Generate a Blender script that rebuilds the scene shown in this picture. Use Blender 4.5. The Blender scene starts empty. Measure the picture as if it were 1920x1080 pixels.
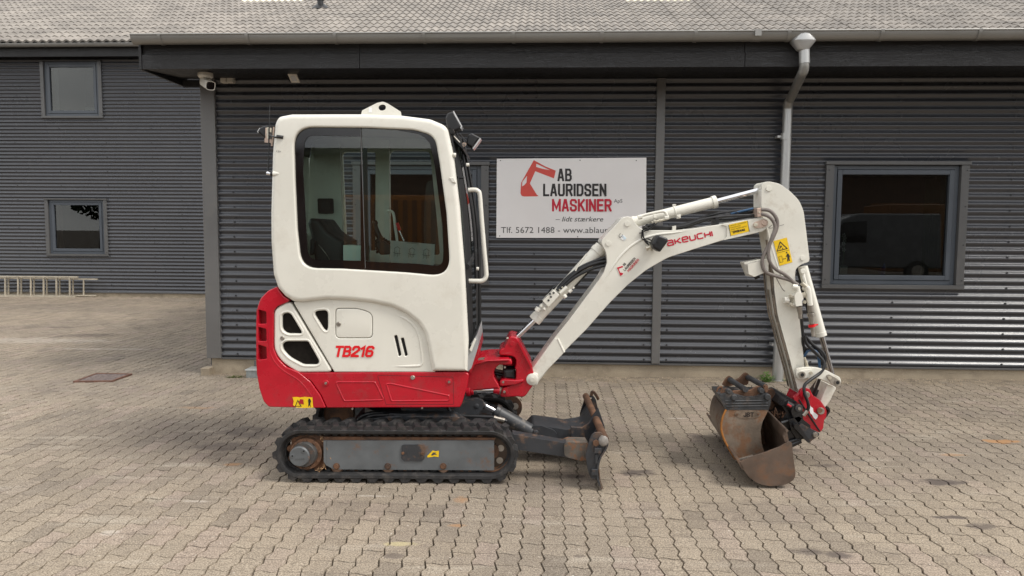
import bpy, bmesh, math, random
import numpy as np
from mathutils import Vector, Matrix
random.seed(7); rng = np.random.default_rng(7)
R = math.radians
scene = bpy.context.scene
COL = scene.collection

# ------------------------------------------------------------------ camera, sky, sun, exposure
F_PX, CAM_H, PITCH, ROLL = 1387.0, 1.654, R(4.45), 0.0062
cam_data = bpy.data.cameras.new('camera'); cam = bpy.data.objects.new('camera', cam_data); COL.objects.link(cam)
cam_data.sensor_width = 36.0; cam_data.lens = F_PX / 1920 * 36.0
cam_data.clip_start = 0.05; cam_data.clip_end = 2000
CAM_M = Matrix.Translation((0, 0, CAM_H)) @ Matrix.Rotation(math.pi/2 - PITCH, 4, 'X') @ Matrix.Rotation(ROLL, 4, 'Z')
cam.matrix_world = CAM_M
scene.camera = cam

SUN_EL, SUN_AZ = R(52), R(118)      # azimuth of the sun, measured from +Y (away from the camera) clockwise to +X
world = bpy.data.worlds.new('World'); scene.world = world; world.use_nodes = True
wt = world.node_tree; wn = wt.nodes; wl = wt.links
bg = wn['Background']
sky = wn.new('ShaderNodeTexSky'); sky.sky_type = 'NISHITA'; sky.sun_disc = False
sky.sun_elevation = SUN_EL; sky.sun_rotation = SUN_AZ
sky.air_density = 1.0; sky.dust_density = 3.0; sky.ozone_density = 1.0
tc = wn.new('ShaderNodeTexCoord')
mp = wn.new('ShaderNodeMapping'); mp.inputs['Scale'].default_value = (1.4, 1.4, 3.6)
nz = wn.new('ShaderNodeTexNoise'); nz.inputs['Scale'].default_value = 1.7; nz.inputs['Detail'].default_value = 7; nz.inputs['Roughness'].default_value = 0.55
wl.new(tc.outputs['Generated'], mp.inputs['Vector']); wl.new(mp.outputs['Vector'], nz.inputs['Vector'])
cr = wn.new('ShaderNodeValToRGB')
cr.color_ramp.elements[0].position = 0.32; cr.color_ramp.elements[0].color = (4.3, 4.55, 5.0, 1)
cr.color_ramp.elements[1].position = 0.70; cr.color_ramp.elements[1].color = (11.0, 10.7, 10.1, 1)
wl.new(nz.outputs['Fac'], cr.inputs['Fac'])
mx = wn.new('ShaderNodeMix'); mx.data_type = 'RGBA'; mx.inputs['Factor'].default_value = 0.82
wl.new(sky.outputs['Color'], mx.inputs['A']); wl.new(cr.outputs['Color'], mx.inputs['B'])
wl.new(mx.outputs['Result'], bg.inputs['Color']); bg.inputs['Strength'].default_value = 0.12

sun_d = bpy.data.lights.new('sun', 'SUN'); sun = bpy.data.objects.new('sun', sun_d); COL.objects.link(sun)
sun_d.energy = 1.5; sun_d.angle = R(18); sun_d.color = (1.0, 0.955, 0.89)
sd = Vector((math.sin(SUN_AZ)*math.cos(SUN_EL), math.cos(SUN_AZ)*math.cos(SUN_EL), math.sin(SUN_EL)))
sun.rotation_euler = sd.to_track_quat('Z', 'Y').to_euler(); sun.location = sd*30
scene.view_settings.view_transform = 'Standard'; scene.view_settings.look = 'None'
scene.view_settings.gamma = 1.0; scene.view_settings.use_curve_mapping = False
scene.view_settings.exposure = 0.74
scene.cycles.max_bounces = 10; scene.cycles.transparent_max_bounces = 16

# ------------------------------------------------------------------ measuring helpers: where a sight line meets a plane of the place
def ray(px, py):
    d = Vector(((px-960)/F_PX, -(py-540)/F_PX, -1.0)); return (CAM_M.to_3x3() @ d)
def hit(px, py, n, v):
    d = ray(px, py); o = Vector((0, 0, CAM_H)); t = (v - o.dot(n)) / d.dot(n); return o + d*t
def E(px, py, Y): return hit(px, py, Vector((0, 1, 0)), Y)                 # machine planes (parallel to X-Z)
ALPHA = R(2.6); CU = Vector((math.cos(ALPHA), -math.sin(ALPHA), 0)); CV = Vector((math.sin(ALPHA), math.cos(ALPHA), 0))
def W(u, v, z): return CU*u + CV*v + Vector((0, 0, z))                     # building frame -> world
def PB(px, py, v):
    p = hit(px, py, CV, v); return p.dot(CU), p.z                          # (u, z) on a building plane
def PG(px, py, z=0.0):
    return hit(px, py, Vector((0, 0, 1)), z)
def sstep(t): t = np.clip(t, 0, 1); return t*t*(3-2*t)
def gz(u, v):
    u = np.asarray(u, dtype=float); v = np.asarray(v, dtype=float)
    return (-0.038+0.066*sstep((u+3.5)/9.0))*sstep((v-5.4)/2.8)*(1-sstep((v-8.6)/5.0))-0.01*sstep((v-8.6)/8.0)
WALL = 8.37; WALL2 = 17.4

# ------------------------------------------------------------------ materials
def mat(name, color, rough=0.5, metal=0.0, var=0.12, vscale=3.0, bump=0.0, bscale=60.0, coat=0.0, spec=0.5,
        dirt=None, dscale=4.0, damt=0.5, dmin=0.55, drough=0.85, fine=0.0, fscale=180.0, edge=None):
    m = bpy.data.materials.new(name); m.use_nodes = True
    t = m.node_tree; n = t.nodes; l = t.links; b = n['Principled BSDF']
    b.inputs['Roughness'].default_value = rough; b.inputs['Metallic'].default_value = metal
    b.inputs['Coat Weight'].default_value = coat; b.inputs['Coat Roughness'].default_value = 0.12
    b.inputs['Specular IOR Level'].default_value = spec
    g = n.new('ShaderNodeNewGeometry')
    def noise(scale, detail=5, rough_=0.6):
        q = n.new('ShaderNodeTexNoise'); q.inputs['Scale'].default_value = scale; q.inputs['Detail'].default_value = detail
        q.inputs['Roughness'].default_value = rough_; l.new(g.outputs['Position'], q.inputs['Vector']); return q
    def ramp(src, lo, hi, a=0.0, c=1.0):
        q = n.new('ShaderNodeMapRange'); q.interpolation_type = 'SMOOTHSTEP'
        q.inputs['From Min'].default_value = lo; q.inputs['From Max'].default_value = hi
        q.inputs['To Min'].default_value = a; q.inputs['To Max'].default_value = c; l.new(src, q.inputs['Value']); return q
    c = tuple(color)+(1,)
    q = noise(vscale); r = ramp(q.outputs['Fac'], 0.3, 0.7, 1-var, 1+var)
    v = n.new('ShaderNodeMix'); v.data_type = 'RGBA'; v.blend_type = 'MULTIPLY'; v.inputs['Factor'].default_value = 1
    v.inputs['A'].default_value = c; l.new(r.outputs['Result'], v.inputs['B']); out = v.outputs['Result']
    rough_out = None
    rr = ramp(q.outputs['Fac'], 0.3, 0.7, max(0, rough-0.06), min(1, rough+0.08)); rough_out = rr.outputs['Result']
    if fine:
        q2 = noise(fscale, 2); r2 = ramp(q2.outputs['Fac'], 0.35, 0.65, 1-fine, 1+fine)
        v2 = n.new('ShaderNodeMix'); v2.data_type = 'RGBA'; v2.blend_type = 'MULTIPLY'; v2.inputs['Factor'].default_value = 1
        l.new(out, v2.inputs['A']); l.new(r2.outputs['Result'], v2.inputs['B']); out = v2.outputs['Result']
    if dirt:
        q3 = noise(dscale, 9, 0.7); r3 = ramp(q3.outputs['Fac'], dmin, dmin+0.16, 0, damt)
        v3 = n.new('ShaderNodeMix'); v3.data_type = 'RGBA'; v3.inputs['B'].default_value = tuple(dirt)+(1,)
        l.new(r3.outputs['Result'], v3.inputs['Factor']); l.new(out, v3.inputs['A']); out = v3.outputs['Result']
        f = n.new('ShaderNodeMix'); f.data_type = 'FLOAT'; l.new(r3.outputs['Result'], f.inputs['Factor'])
        l.new(rough_out, f.inputs['A']); f.inputs['B'].default_value = drough; rough_out = f.outputs['Result']
        if metal > 0.2:
            f2 = n.new('ShaderNodeMix'); f2.data_type = 'FLOAT'; l.new(r3.outputs['Result'], f2.inputs['Factor'])
            f2.inputs['A'].default_value = metal; f2.inputs['B'].default_value = 0.0; l.new(f2.outputs['Result'], b.inputs['Metallic'])
    if edge:     # chipped paint: scattered small flakes down to bare or rusty steel
        q4 = noise(edge[1], 6, 0.75); r4 = ramp(q4.outputs['Fac'], edge[2], edge[2]+0.02, 0, 1)
        v4 = n.new('ShaderNodeMix'); v4.data_type = 'RGBA'; v4.inputs['B'].default_value = tuple(edge[0])+(1,)
        l.new(r4.outputs['Result'], v4.inputs['Factor']); l.new(out, v4.inputs['A']); out = v4.outputs['Result']
    l.new(out, b.inputs['Base Color']); l.new(rough_out, b.inputs['Roughness'])
    if bump:
        q5 = noise(bscale, 5, 0.6); bp = n.new('ShaderNodeBump'); bp.inputs['Strength'].default_value = bump; bp.inputs['Distance'].default_value = 0.01
        l.new(q5.outputs['Fac'], bp.inputs['Height']); l.new(bp.outputs['Normal'], b.inputs['Normal'])
    return m

def glass(name, tint, refl_rough=0.0, extra=0.0):
    m = bpy.data.materials.new(name); m.use_nodes = True
    t = m.node_tree; n = t.nodes; l = t.links; n.remove(n['Principled BSDF'])
    tr = n.new('ShaderNodeBsdfTransparent'); tr.inputs['Color'].default_value = tuple(tint)+(1,)
    gl = n.new('ShaderNodeBsdfGlossy'); gl.inputs['Roughness'].default_value = refl_rough
    fr = n.new('ShaderNodeFresnel'); fr.inputs['IOR'].default_value = 1.55
    ad = n.new('ShaderNodeMath'); ad.operation = 'ADD'; ad.inputs[1].default_value = extra; l.new(fr.outputs['Fac'], ad.inputs[0])
    mxs = n.new('ShaderNodeMixShader'); l.new(ad.outputs['Value'], mxs.inputs['Fac']); l.new(tr.outputs['BSDF'], mxs.inputs[1]); l.new(gl.outputs['BSDF'], mxs.inputs[2])
    l.new(mxs.outputs['Shader'], n['Material Output'].inputs['Surface']); return m

M = {}
M['cream'] = mat('cream_paint', (0.70, 0.68, 0.605), 0.28, var=0.04, vscale=2.2, coat=0.35, bump=0.02, bscale=3.0, edge=((0.30, 0.26, 0.20), 42, 0.745), dirt=(0.42, 0.36, 0.27), dscale=5, damt=0.18, dmin=0.52, drough=0.5)
M['cream_worn'] = mat('cream_paint_worn', (0.68, 0.66, 0.585), 0.36, var=0.05, vscale=3, coat=0.1, dirt=(0.36, 0.29, 0.2), dscale=9, damt=0.3, dmin=0.5, edge=((0.05, 0.035, 0.03), 38, 0.70))
M['red'] = mat('red_paint', (0.43, 0.003, 0.016), 0.25, var=0.10, vscale=4, coat=0.2, dirt=(0.25, 0.035, 0.035), dscale=11, damt=0.40, dmin=0.5, drough=0.6, edge=((0.55, 0.35, 0.32), 26, 0.735))
M['red_dark'] = mat('red_recess', (0.36, 0.008, 0.016), 0.45, var=0.1)
M['red_decal'] = mat('red_lettering', (0.70, 0.006, 0.012), 0.35, var=0.03)
M['crimson_decal'] = mat('crimson_lettering', (0.50, 0.006, 0.03), 0.4, var=0.03)
M['glare_red_decal'] = mat('glare_paled_red_print', (0.62, 0.07, 0.05), 0.4, var=0.05)  # logo red paled towards coral, sun glare put into the colour
M['black_decal'] = mat('black_lettering', (0.018, 0.014, 0.014), 0.4, var=0.03)
M['grey_decal'] = mat('grey_lettering', (0.06, 0.06, 0.06), 0.4, var=0.03)
M['white_decal'] = mat('white_sticker', (0.78, 0.78, 0.78), 0.4, var=0.05)
M['yellow'] = mat('yellow_sticker', (0.80, 0.52, 0.008), 0.4, var=0.05, dirt=(0.3, 0.17, 0.03), dscale=30, damt=0.4, dmin=0.56)
M['chassis'] = mat('dark_grey_steel_paint', (0.030, 0.032, 0.036), 0.42, var=0.15, vscale=6, dirt=(0.15, 0.085, 0.05), dscale=9, damt=0.8, dmin=0.51, bump=0.12, bscale=80, edge=((0.22, 0.2, 0.17), 45, 0.70))
M['frame'] = mat('track_frame_grey_paint', (0.104, 0.112, 0.117), 0.45, var=0.16, vscale=5, dirt=(0.15, 0.075, 0.04), dscale=9, damt=0.75, dmin=0.53, edge=((0.03, 0.025, 0.022), 36, 0.69))
M['rubber'] = mat('track_rubber', (0.016, 0.0155, 0.016), 0.62, var=0.25, vscale=10, dirt=(0.075, 0.064, 0.056), dscale=14, damt=0.5, dmin=0.49, bump=0.25, bscale=60)
M['rust'] = mat('rusty_steel', (0.13, 0.065, 0.035), 0.8, metal=0.1, var=0.35, vscale=12, dirt=(0.035, 0.028, 0.025), dscale=10, damt=0.7, dmin=0.5, bump=0.3, bscale=70)
M['bucket'] = mat('worn_brown_bucket_steel', (0.125, 0.092, 0.072), 0.42, metal=0.45, var=0.22, vscale=5, dirt=(0.15, 0.07, 0.03), dscale=7, damt=0.75, dmin=0.49, bump=0.08, bscale=50)
M['bucket_rust'] = mat('orange_rusted_bucket_steel', (0.24, 0.19, 0.145), 0.48, metal=0.4, var=0.25, vscale=7, dirt=(0.17, 0.078, 0.032), dscale=8, damt=0.85, dmin=0.43, bump=0.15, bscale=60)
M['bucket_dark'] = mat('blackened_hitch_steel', (0.045, 0.047, 0.05), 0.42, metal=0.2, var=0.3, vscale=12, dirt=(0.13, 0.1, 0.08), dscale=16, damt=0.6, dmin=0.5, bump=0.2, bscale=60)
M['black_paint'] = mat('black_hitch_paint', (0.014, 0.014, 0.015), 0.32, var=0.2, vscale=10, edge=((0.30, 0.28, 0.25), 40, 0.68))
M['bare'] = mat('bare_worn_steel', (0.42, 0.38, 0.33), 0.45, metal=0.6, var=0.2, vscale=20)
M['chrome'] = mat('chrome_rod', (0.75, 0.75, 0.77), 0.10, metal=1.0, var=0.05)
M['rod_dark'] = mat('oily_rod', (0.32, 0.30, 0.29), 0.22, metal=1.0, var=0.15, vscale=20)
M['zinc'] = mat('zinc_fitting', (0.58, 0.54, 0.44), 0.35, metal=0.6, var=0.15, vscale=20)
M['bolt'] = mat('bolt_steel', (0.35, 0.32, 0.28), 0.4, metal=0.8, var=0.2, vscale=30)
M['plastic'] = mat('black_plastic', (0.010, 0.010, 0.011), 0.42, var=0.15, vscale=14)
M['hose'] = mat('black_hose', (0.011, 0.011, 0.012), 0.36, var=0.2, vscale=25)
M['hose_grey'] = mat('dusty_grey_hose', (0.17, 0.145, 0.13), 0.55, var=0.15, vscale=25)
M['hose_blue'] = mat('blue_hose', (0.02, 0.07, 0.15), 0.35, var=0.15, vscale=25)
M['mesh_vent'] = mat('dark_vent_mesh', (0.012, 0.010, 0.008), 0.7, var=0.3, vscale=40, spec=0.08)
M['frit'] = mat('black_glass_border', (0.008, 0.006, 0.006), 0.06, var=0.05, spec=0.55)
M['seat'] = mat('black_seat_vinyl', (0.02, 0.02, 0.021), 0.5, var=0.2, vscale=12, bump=0.15, bscale=90)
M['gap'] = mat('dark_gap_rubber', (0.008, 0.008, 0.008), 0.7)
M['copper'] = mat('pink_zinc_bracket', (0.55, 0.42, 0.34), 0.4, metal=0.5, var=0.1, vscale=30)
M['mint'] = mat('pale_plastic_box', (0.72, 0.85, 0.78), 0.5, var=0.04)
M['paper'] = mat('printed_sheet', (0.36, 0.37, 0.36), 0.7, var=0.06, vscale=20)
M['cab_glass'] = glass('cab_glass', (0.70, 0.84, 0.79), 0.0, 0.04)
M['front_glass'] = glass('windscreen_glass', (0.20, 0.23, 0.22), 0.0, 0.0)
M['window_glass'] = glass('window_glass', (0.42, 0.45, 0.44), 0.0, 0.02)
M['lens'] = mat('lamp_lens', (0.5, 0.5, 0.5), 0.1, var=0.05, spec=0.8)

M['clad'] = mat('anthracite_corrugated_steel', (0.044, 0.0465, 0.054), 0.27, var=0.06, vscale=0.6, spec=0.8, dirt=(0.10, 0.095, 0.085), dscale=1.2, damt=0.06, dmin=0.5, drough=0.38, coat=0.15)
M['post'] = mat('grey_corner_flashing', (0.135, 0.132, 0.128), 0.4, var=0.08, vscale=1.2, spec=0.6, dirt=(0.2, 0.185, 0.16), dscale=3, damt=0.3, dmin=0.52)
M['trim'] = mat('grey_steel_flashing', (0.088, 0.087, 0.086), 0.36, var=0.06, vscale=1.5, spec=0.6, dirt=(0.13, 0.12, 0.10), dscale=3, damt=0.25, dmin=0.52)
M['win_frame'] = mat('blue_grey_window_frame', (0.066, 0.077, 0.092), 0.35, var=0.04, spec=0.5)
M['plinth'] = mat('concrete_plinth', (0.33, 0.275, 0.20), 0.85, var=0.18, vscale=1.6, dirt=(0.20, 0.16, 0.115), dscale=5, damt=0.5, dmin=0.5, bump=0.2, bscale=40, fine=0.10)
M['gutter'] = mat('grey_zinc_gutter', (0.265, 0.258, 0.24), 0.38, metal=0.35, var=0.06, vscale=1.2, dirt=(0.2, 0.17, 0.13), dscale=5, damt=0.2)
M['pipe'] = mat('galvanised_downpipe', (0.46, 0.46, 0.45), 0.36, metal=0.55, var=0.08, vscale=3, dirt=(0.3, 0.27, 0.22), dscale=6, damt=0.25)
M['screw'] = mat('screw_head', (0.02, 0.02, 0.022), 0.5)
M['interior'] = mat('dim_interior_wall', (0.045, 0.032, 0.025), 0.8, var=0.3, vscale=1.5)
M['floor_in'] = mat('dim_interior_floor', (0.05, 0.045, 0.04), 0.7)
M['white'] = mat('white_plastic', (0.62, 0.58, 0.50), 0.4, var=0.06, vscale=8)
M['sign'] = mat('white_sign_board', (0.80, 0.775, 0.76), 0.16, var=0.02, vscale=2, spec=0.5, coat=0.3)
M['alu'] = mat('weathered_aluminium', (0.50, 0.45, 0.36), 0.4, metal=0.5, var=0.12, vscale=6)
M['green'] = mat('weed_leaf', (0.10, 0.20, 0.035), 0.55, var=0.3, vscale=20)
M['moss'] = mat('moss', (0.07, 0.085, 0.02), 0.9, var=0.4, vscale=30)
M['pebble'] = mat('pebbles', (0.42, 0.34, 0.25), 0.8, var=0.35, vscale=60)
M['sand'] = mat('joint_sand', (0.080, 0.063, 0.046), 0.95, var=0.55, vscale=2.2, fine=0.2)
M['roof_cream'] = mat('cream_rooflight_sheet', (0.74, 0.70, 0.55), 0.5, var=0.04)
M['petal'] = mat('white_petal', (0.8, 0.78, 0.76), 0.6)
M['blue_fig'] = mat('blue_ceramic', (0.10, 0.13, 0.45), 0.3)
M['container'] = mat('ochre_container_steel', (0.22, 0.10, 0.035), 0.5, var=0.1)
M['brown_wall'] = mat('brown_brick_wall', (0.12, 0.075, 0.05), 0.8, var=0.2)
M['van_grey'] = mat('grey_van_paint', (0.12, 0.125, 0.13), 0.25, coat=0.5)
M['leaf_dark'] = mat('dark_foliage', (0.035, 0.06, 0.02), 0.7, var=0.4, vscale=2)
M['bark'] = mat('bark', (0.10, 0.07, 0.05), 0.9)

def wood_mat():
    m = mat('black_stained_timber', (0.013, 0.0125, 0.013), 0.42, var=0.1, vscale=1.0)
    t = m.node_tree; n = t.nodes; l = t.links; b = n['Principled BSDF']
    g = n.new('ShaderNodeNewGeometry'); mpn = n.new('ShaderNodeMapping'); mpn.inputs['Scale'].default_value = (1.3, 1.3, 22)
    w = n.new('ShaderNodeTexNoise'); w.inputs['Scale'].default_value = 1.6; w.inputs['Detail'].default_value = 3; w.inputs['Distortion'].default_value = 1.2
    s = n.new('ShaderNodeMath'); s.operation = 'SINE'; mu = n.new('ShaderNodeMath'); mu.operation = 'MULTIPLY'; mu.inputs[1].default_value = 60
    l.new(g.outputs['Position'], mpn.inputs['Vector']); l.new(mpn.outputs['Vector'], w.inputs['Vector']); l.new(w.outputs['Fac'], mu.inputs[0]); l.new(mu.outputs['Value'], s.inputs[0])
    bp = n.new('ShaderNodeBump'); bp.inputs['Strength'].default_value = 0.35; bp.inputs['Distance'].default_value = 0.004
    l.new(s.outputs['Value'], bp.inputs['Height']); l.new(bp.outputs['Normal'], b.inputs['Normal'])
    return m
M['timber'] = wood_mat()

def paver_mat():
    m = bpy.data.materials.new('concrete_paver'); m.use_nodes = True
    t = m.node_tree; n = t.nodes; l = t.links; b = n['Principled BSDF']
    g = n.new('ShaderNodeNewGeometry')
    def math_(op, a, c=None, d=None):
        q = n.new('ShaderNodeMath'); q.operation = op
        for i, x in enumerate((a, c, d)):
            if x is None: continue
            if isinstance(x, (int, float)): q.inputs[i].default_value = x
            else: l.new(x, q.inputs[i])
        return q.outputs['Value']
    def noise(scale, detail=4, rough_=0.6, vec=None):
        q = n.new('ShaderNodeTexNoise'); q.inputs['Scale'].default_value = scale; q.inputs['Detail'].default_value = detail
        q.inputs['Roughness'].default_value = rough_; l.new(vec or g.outputs['Position'], q.inputs['Vector']); return q.outputs['Fac']
    def rng_(src, lo, hi, a, c):
        q = n.new('ShaderNodeMapRange'); q.interpolation_type = 'SMOOTHSTEP'
        for k, x in (('From Min', lo), ('From Max', hi), ('To Min', a), ('To Max', c)): q.inputs[k].default_value = x
        l.new(src, q.inputs['Value']); return q.outputs['Result']
    def mixc(f, a, c, blend='MIX'):
        q = n.new('ShaderNodeMix'); q.data_type = 'RGBA'; q.blend_type = blend
        if isinstance(f, (int, float)): q.inputs['Factor'].default_value = f
        else: l.new(f, q.inputs['Factor'])
        for k, x in (('A', a), ('B', c)):
            if isinstance(x, tuple): q.inputs[k].default_value = x+(1,)
            else: l.new(x, q.inputs[k])
        return q.outputs['Result']
    at = n.new('ShaderNodeAttribute'); at.attribute_name = 'tone'
    oi = n.new('ShaderNodeObjectInfo')
    rnd = math_('FRACT', math_('ADD', at.outputs['Fac'], oi.outputs['Random']))
    rnd2 = math_('FRACT', math_('MULTIPLY', rnd, 7.31))
    base = mixc(rnd, (0.268, 0.224, 0.172), (0.316, 0.265, 0.204))
    base = mixc(math_('MULTIPLY', rng_(rnd2, 0.72, 1.0, 0, 1), 0.5), base, (0.335, 0.265, 0.222))      # a few pinker stones
    big = noise(0.42, 4)
    base = mixc(rng_(big, 0.38, 0.62, 0, 0.85), base, mixc(1.0, base, (0.76, 0.77, 0.80), 'MULTIPLY'))
    base = mixc(math_('MULTIPLY', rng_(math_('FRACT', math_('MULTIPLY', rnd, 13.7)), 0.86, 0.95, 0, 1), 0.55), base, mixc(1.0, base, (0.70, 0.70, 0.72), 'MULTIPLY'))
    mid = noise(2.6, 6, 0.7)
    base = mixc(rng_(mid, 0.5, 0.72, 0, 0.5), base, (0.185, 0.155, 0.130))
    mps = n.new('ShaderNodeMapping'); mps.inputs['Scale'].default_value = (0.5, 3.0, 1); l.new(g.outputs['Position'], mps.inputs['Vector'])
    streak = noise(2.0, 5, 0.6, mps.outputs['Vector'])
    base = mixc(rng_(streak, 0.56, 0.72, 0, 0.45), base, (0.40, 0.36, 0.30))
    sp = noise(125, 2, 0.6)
    base = mixc(1.0, base, mixc(rng_(sp, 0.30, 0.72, 0, 1), (0.56, 0.54, 0.52), (1.46, 1.46, 1.44)), 'MULTIPLY')
    blot = noise(14, 5, 0.7)
    base = mixc(rng_(blot, 0.5, 0.68, 0, 0.45), base, mixc(1.0, base, (0.66, 0.63, 0.60), 'MULTIPLY'))
    sp2 = noise(60, 3, 0.6)
    base = mixc(rng_(sp2, 0.61, 0.67, 0, 0.7), base, (0.10, 0.08, 0.065))
    sp3 = noise(44, 2, 0.5)
    base = mixc(rng_(sp3, 0.71, 0.75, 0, 0.7), base, (0.62, 0.58, 0.50))
    # staining, plus a bright ground patch and machine shade put into the colour: (px, py, length x, length y, strength, colour)
    wob = noise(9, 4, 0.65)
    stains_and_shading = [(1195, 887, .17, .08, .9, 0), (425, 838, .30, .12, .6, 0), (470, 812, .30, .20, .5, 0), (1758, 904, .22, .07, .9, 0), (1780, 970, .14, .03, .9, 0), (1845, 987, .12, .05, .7, 0),  # the dark pair left of the tracks also carries the excavator's soft shade
              (1508, 1034, .12, .05, .7, 0), (1572, 1041, .09, .05, .8, 0), (1555, 873, .12, .05, .6, 0), (1600, 862, .10, .04, .5, 0), (1080, 893, .07, .05, .6, 0), (740, 1042, .06, .04, .6, 0), (1088, 1043, .04, .03, .6, 0),
              (1875, 828, .17, .06, .85, 1), (1790, 853, .14, .04, .45, 1), (435, 871, .09, .04, .6, 1), (866, 936, .05, .08, .5, 1), (860, 985, .06, .03, .6, 1), (370, 762, .2, .06, .3, 1),
              (165, 626, .55, .22, .5, 0), (115, 612, .30, .12, .5, 0), (205, 998, .07, .04, .4, 2), (750, 1020, .11, .03, .35, 3), (60, 635, 1.5, .30, .25, 2), (190, 650, .8, .06, .35, 2), (370, 940, .10, .02, .35, 2), (1268, 784, .12, .02, .5, 2),  # the wide pale far-left spot paints brighter light on the ground
              (1010, 905, .5, .25, .35, 0), (640, 960, .7, .2, .25, 0), (330, 800, .8, .5, .25, 0), (1380, 830, .5, .3, .35, 0), (1420, 960, .6, .25, .25, 0), (700, 930, .12, .02, .4, 2)]  # includes the bucket's shade as a broad weak dark spot
    cols = [(0.085, 0.068, 0.06), (0.36, 0.19, 0.08), (0.55, 0.50, 0.44), (0.60, 0.52, 0.25)]
    sx = n.new('ShaderNodeSeparateXYZ'); l.new(g.outputs['Position'], sx.inputs['Vector'])
    for px, py, lx, ly, st, ci in stains_and_shading:
        p = PG(px, py)
        dx = math_('DIVIDE', math_('SUBTRACT', sx.outputs['X'], p.x), lx); dy = math_('DIVIDE', math_('SUBTRACT', sx.outputs['Y'], p.y), ly)
        d2 = math_('ADD', math_('MULTIPLY', dx, dx), math_('MULTIPLY', dy, dy))
        d2 = math_('ADD', d2, math_('MULTIPLY', math_('SUBTRACT', wob, 0.5), 3.2))
        base = mixc(rng_(d2, 0.1, 1.1, st, 0), base, cols[ci])
    uv = n.new('ShaderNodeUVMap'); uv.uv_map = 'UVMap'; su = n.new('ShaderNodeSeparateXYZ'); l.new(uv.outputs['UV'], su.inputs['Vector'])
    gw = math_('ABSOLUTE', math_('SUBTRACT', su.outputs['Y'], 0.5))
    gr = math_('MULTIPLY', rng_(gw, 0.006, 0.013, 1, 0), rng_(rnd2, 0.25, 0.6, 0.25, 0.8))
    base = mixc(gr, base, (0.10, 0.08, 0.062))
    l.new(base, b.inputs['Base Color']); b.inputs['Roughness'].default_value = 0.82; b.inputs['Specular IOR Level'].default_value = 0.35
    bp = n.new('ShaderNodeBump'); bp.inputs['Strength'].default_value = 0.55; bp.inputs['Distance'].default_value = 0.004
    h = math_('ADD', math_('MULTIPLY', sp, 0.6), math_('MULTIPLY', noise(22, 4), 1.2)); h = math_('SUBTRACT', h, math_('MULTIPLY', gr, 1.0))
    l.new(h, bp.inputs['Height']); l.new(bp.outputs['Normal'], b.inputs['Normal'])
    return m
M['paver'] = paver_mat()

def roof_mat():
    m = mat('weathered_fibre_cement_sheet', (0.245, 0.222, 0.196), 0.75, var=0.24, vscale=1.2, dirt=(0.14, 0.125, 0.112), dscale=3.5, damt=0.45, dmin=0.48, fine=0.10, fscale=40, bump=0.2, bscale=30, edge=((0.34, 0.32, 0.24), 9, 0.70))
    return m
M['roof'] = roof_mat()

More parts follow.
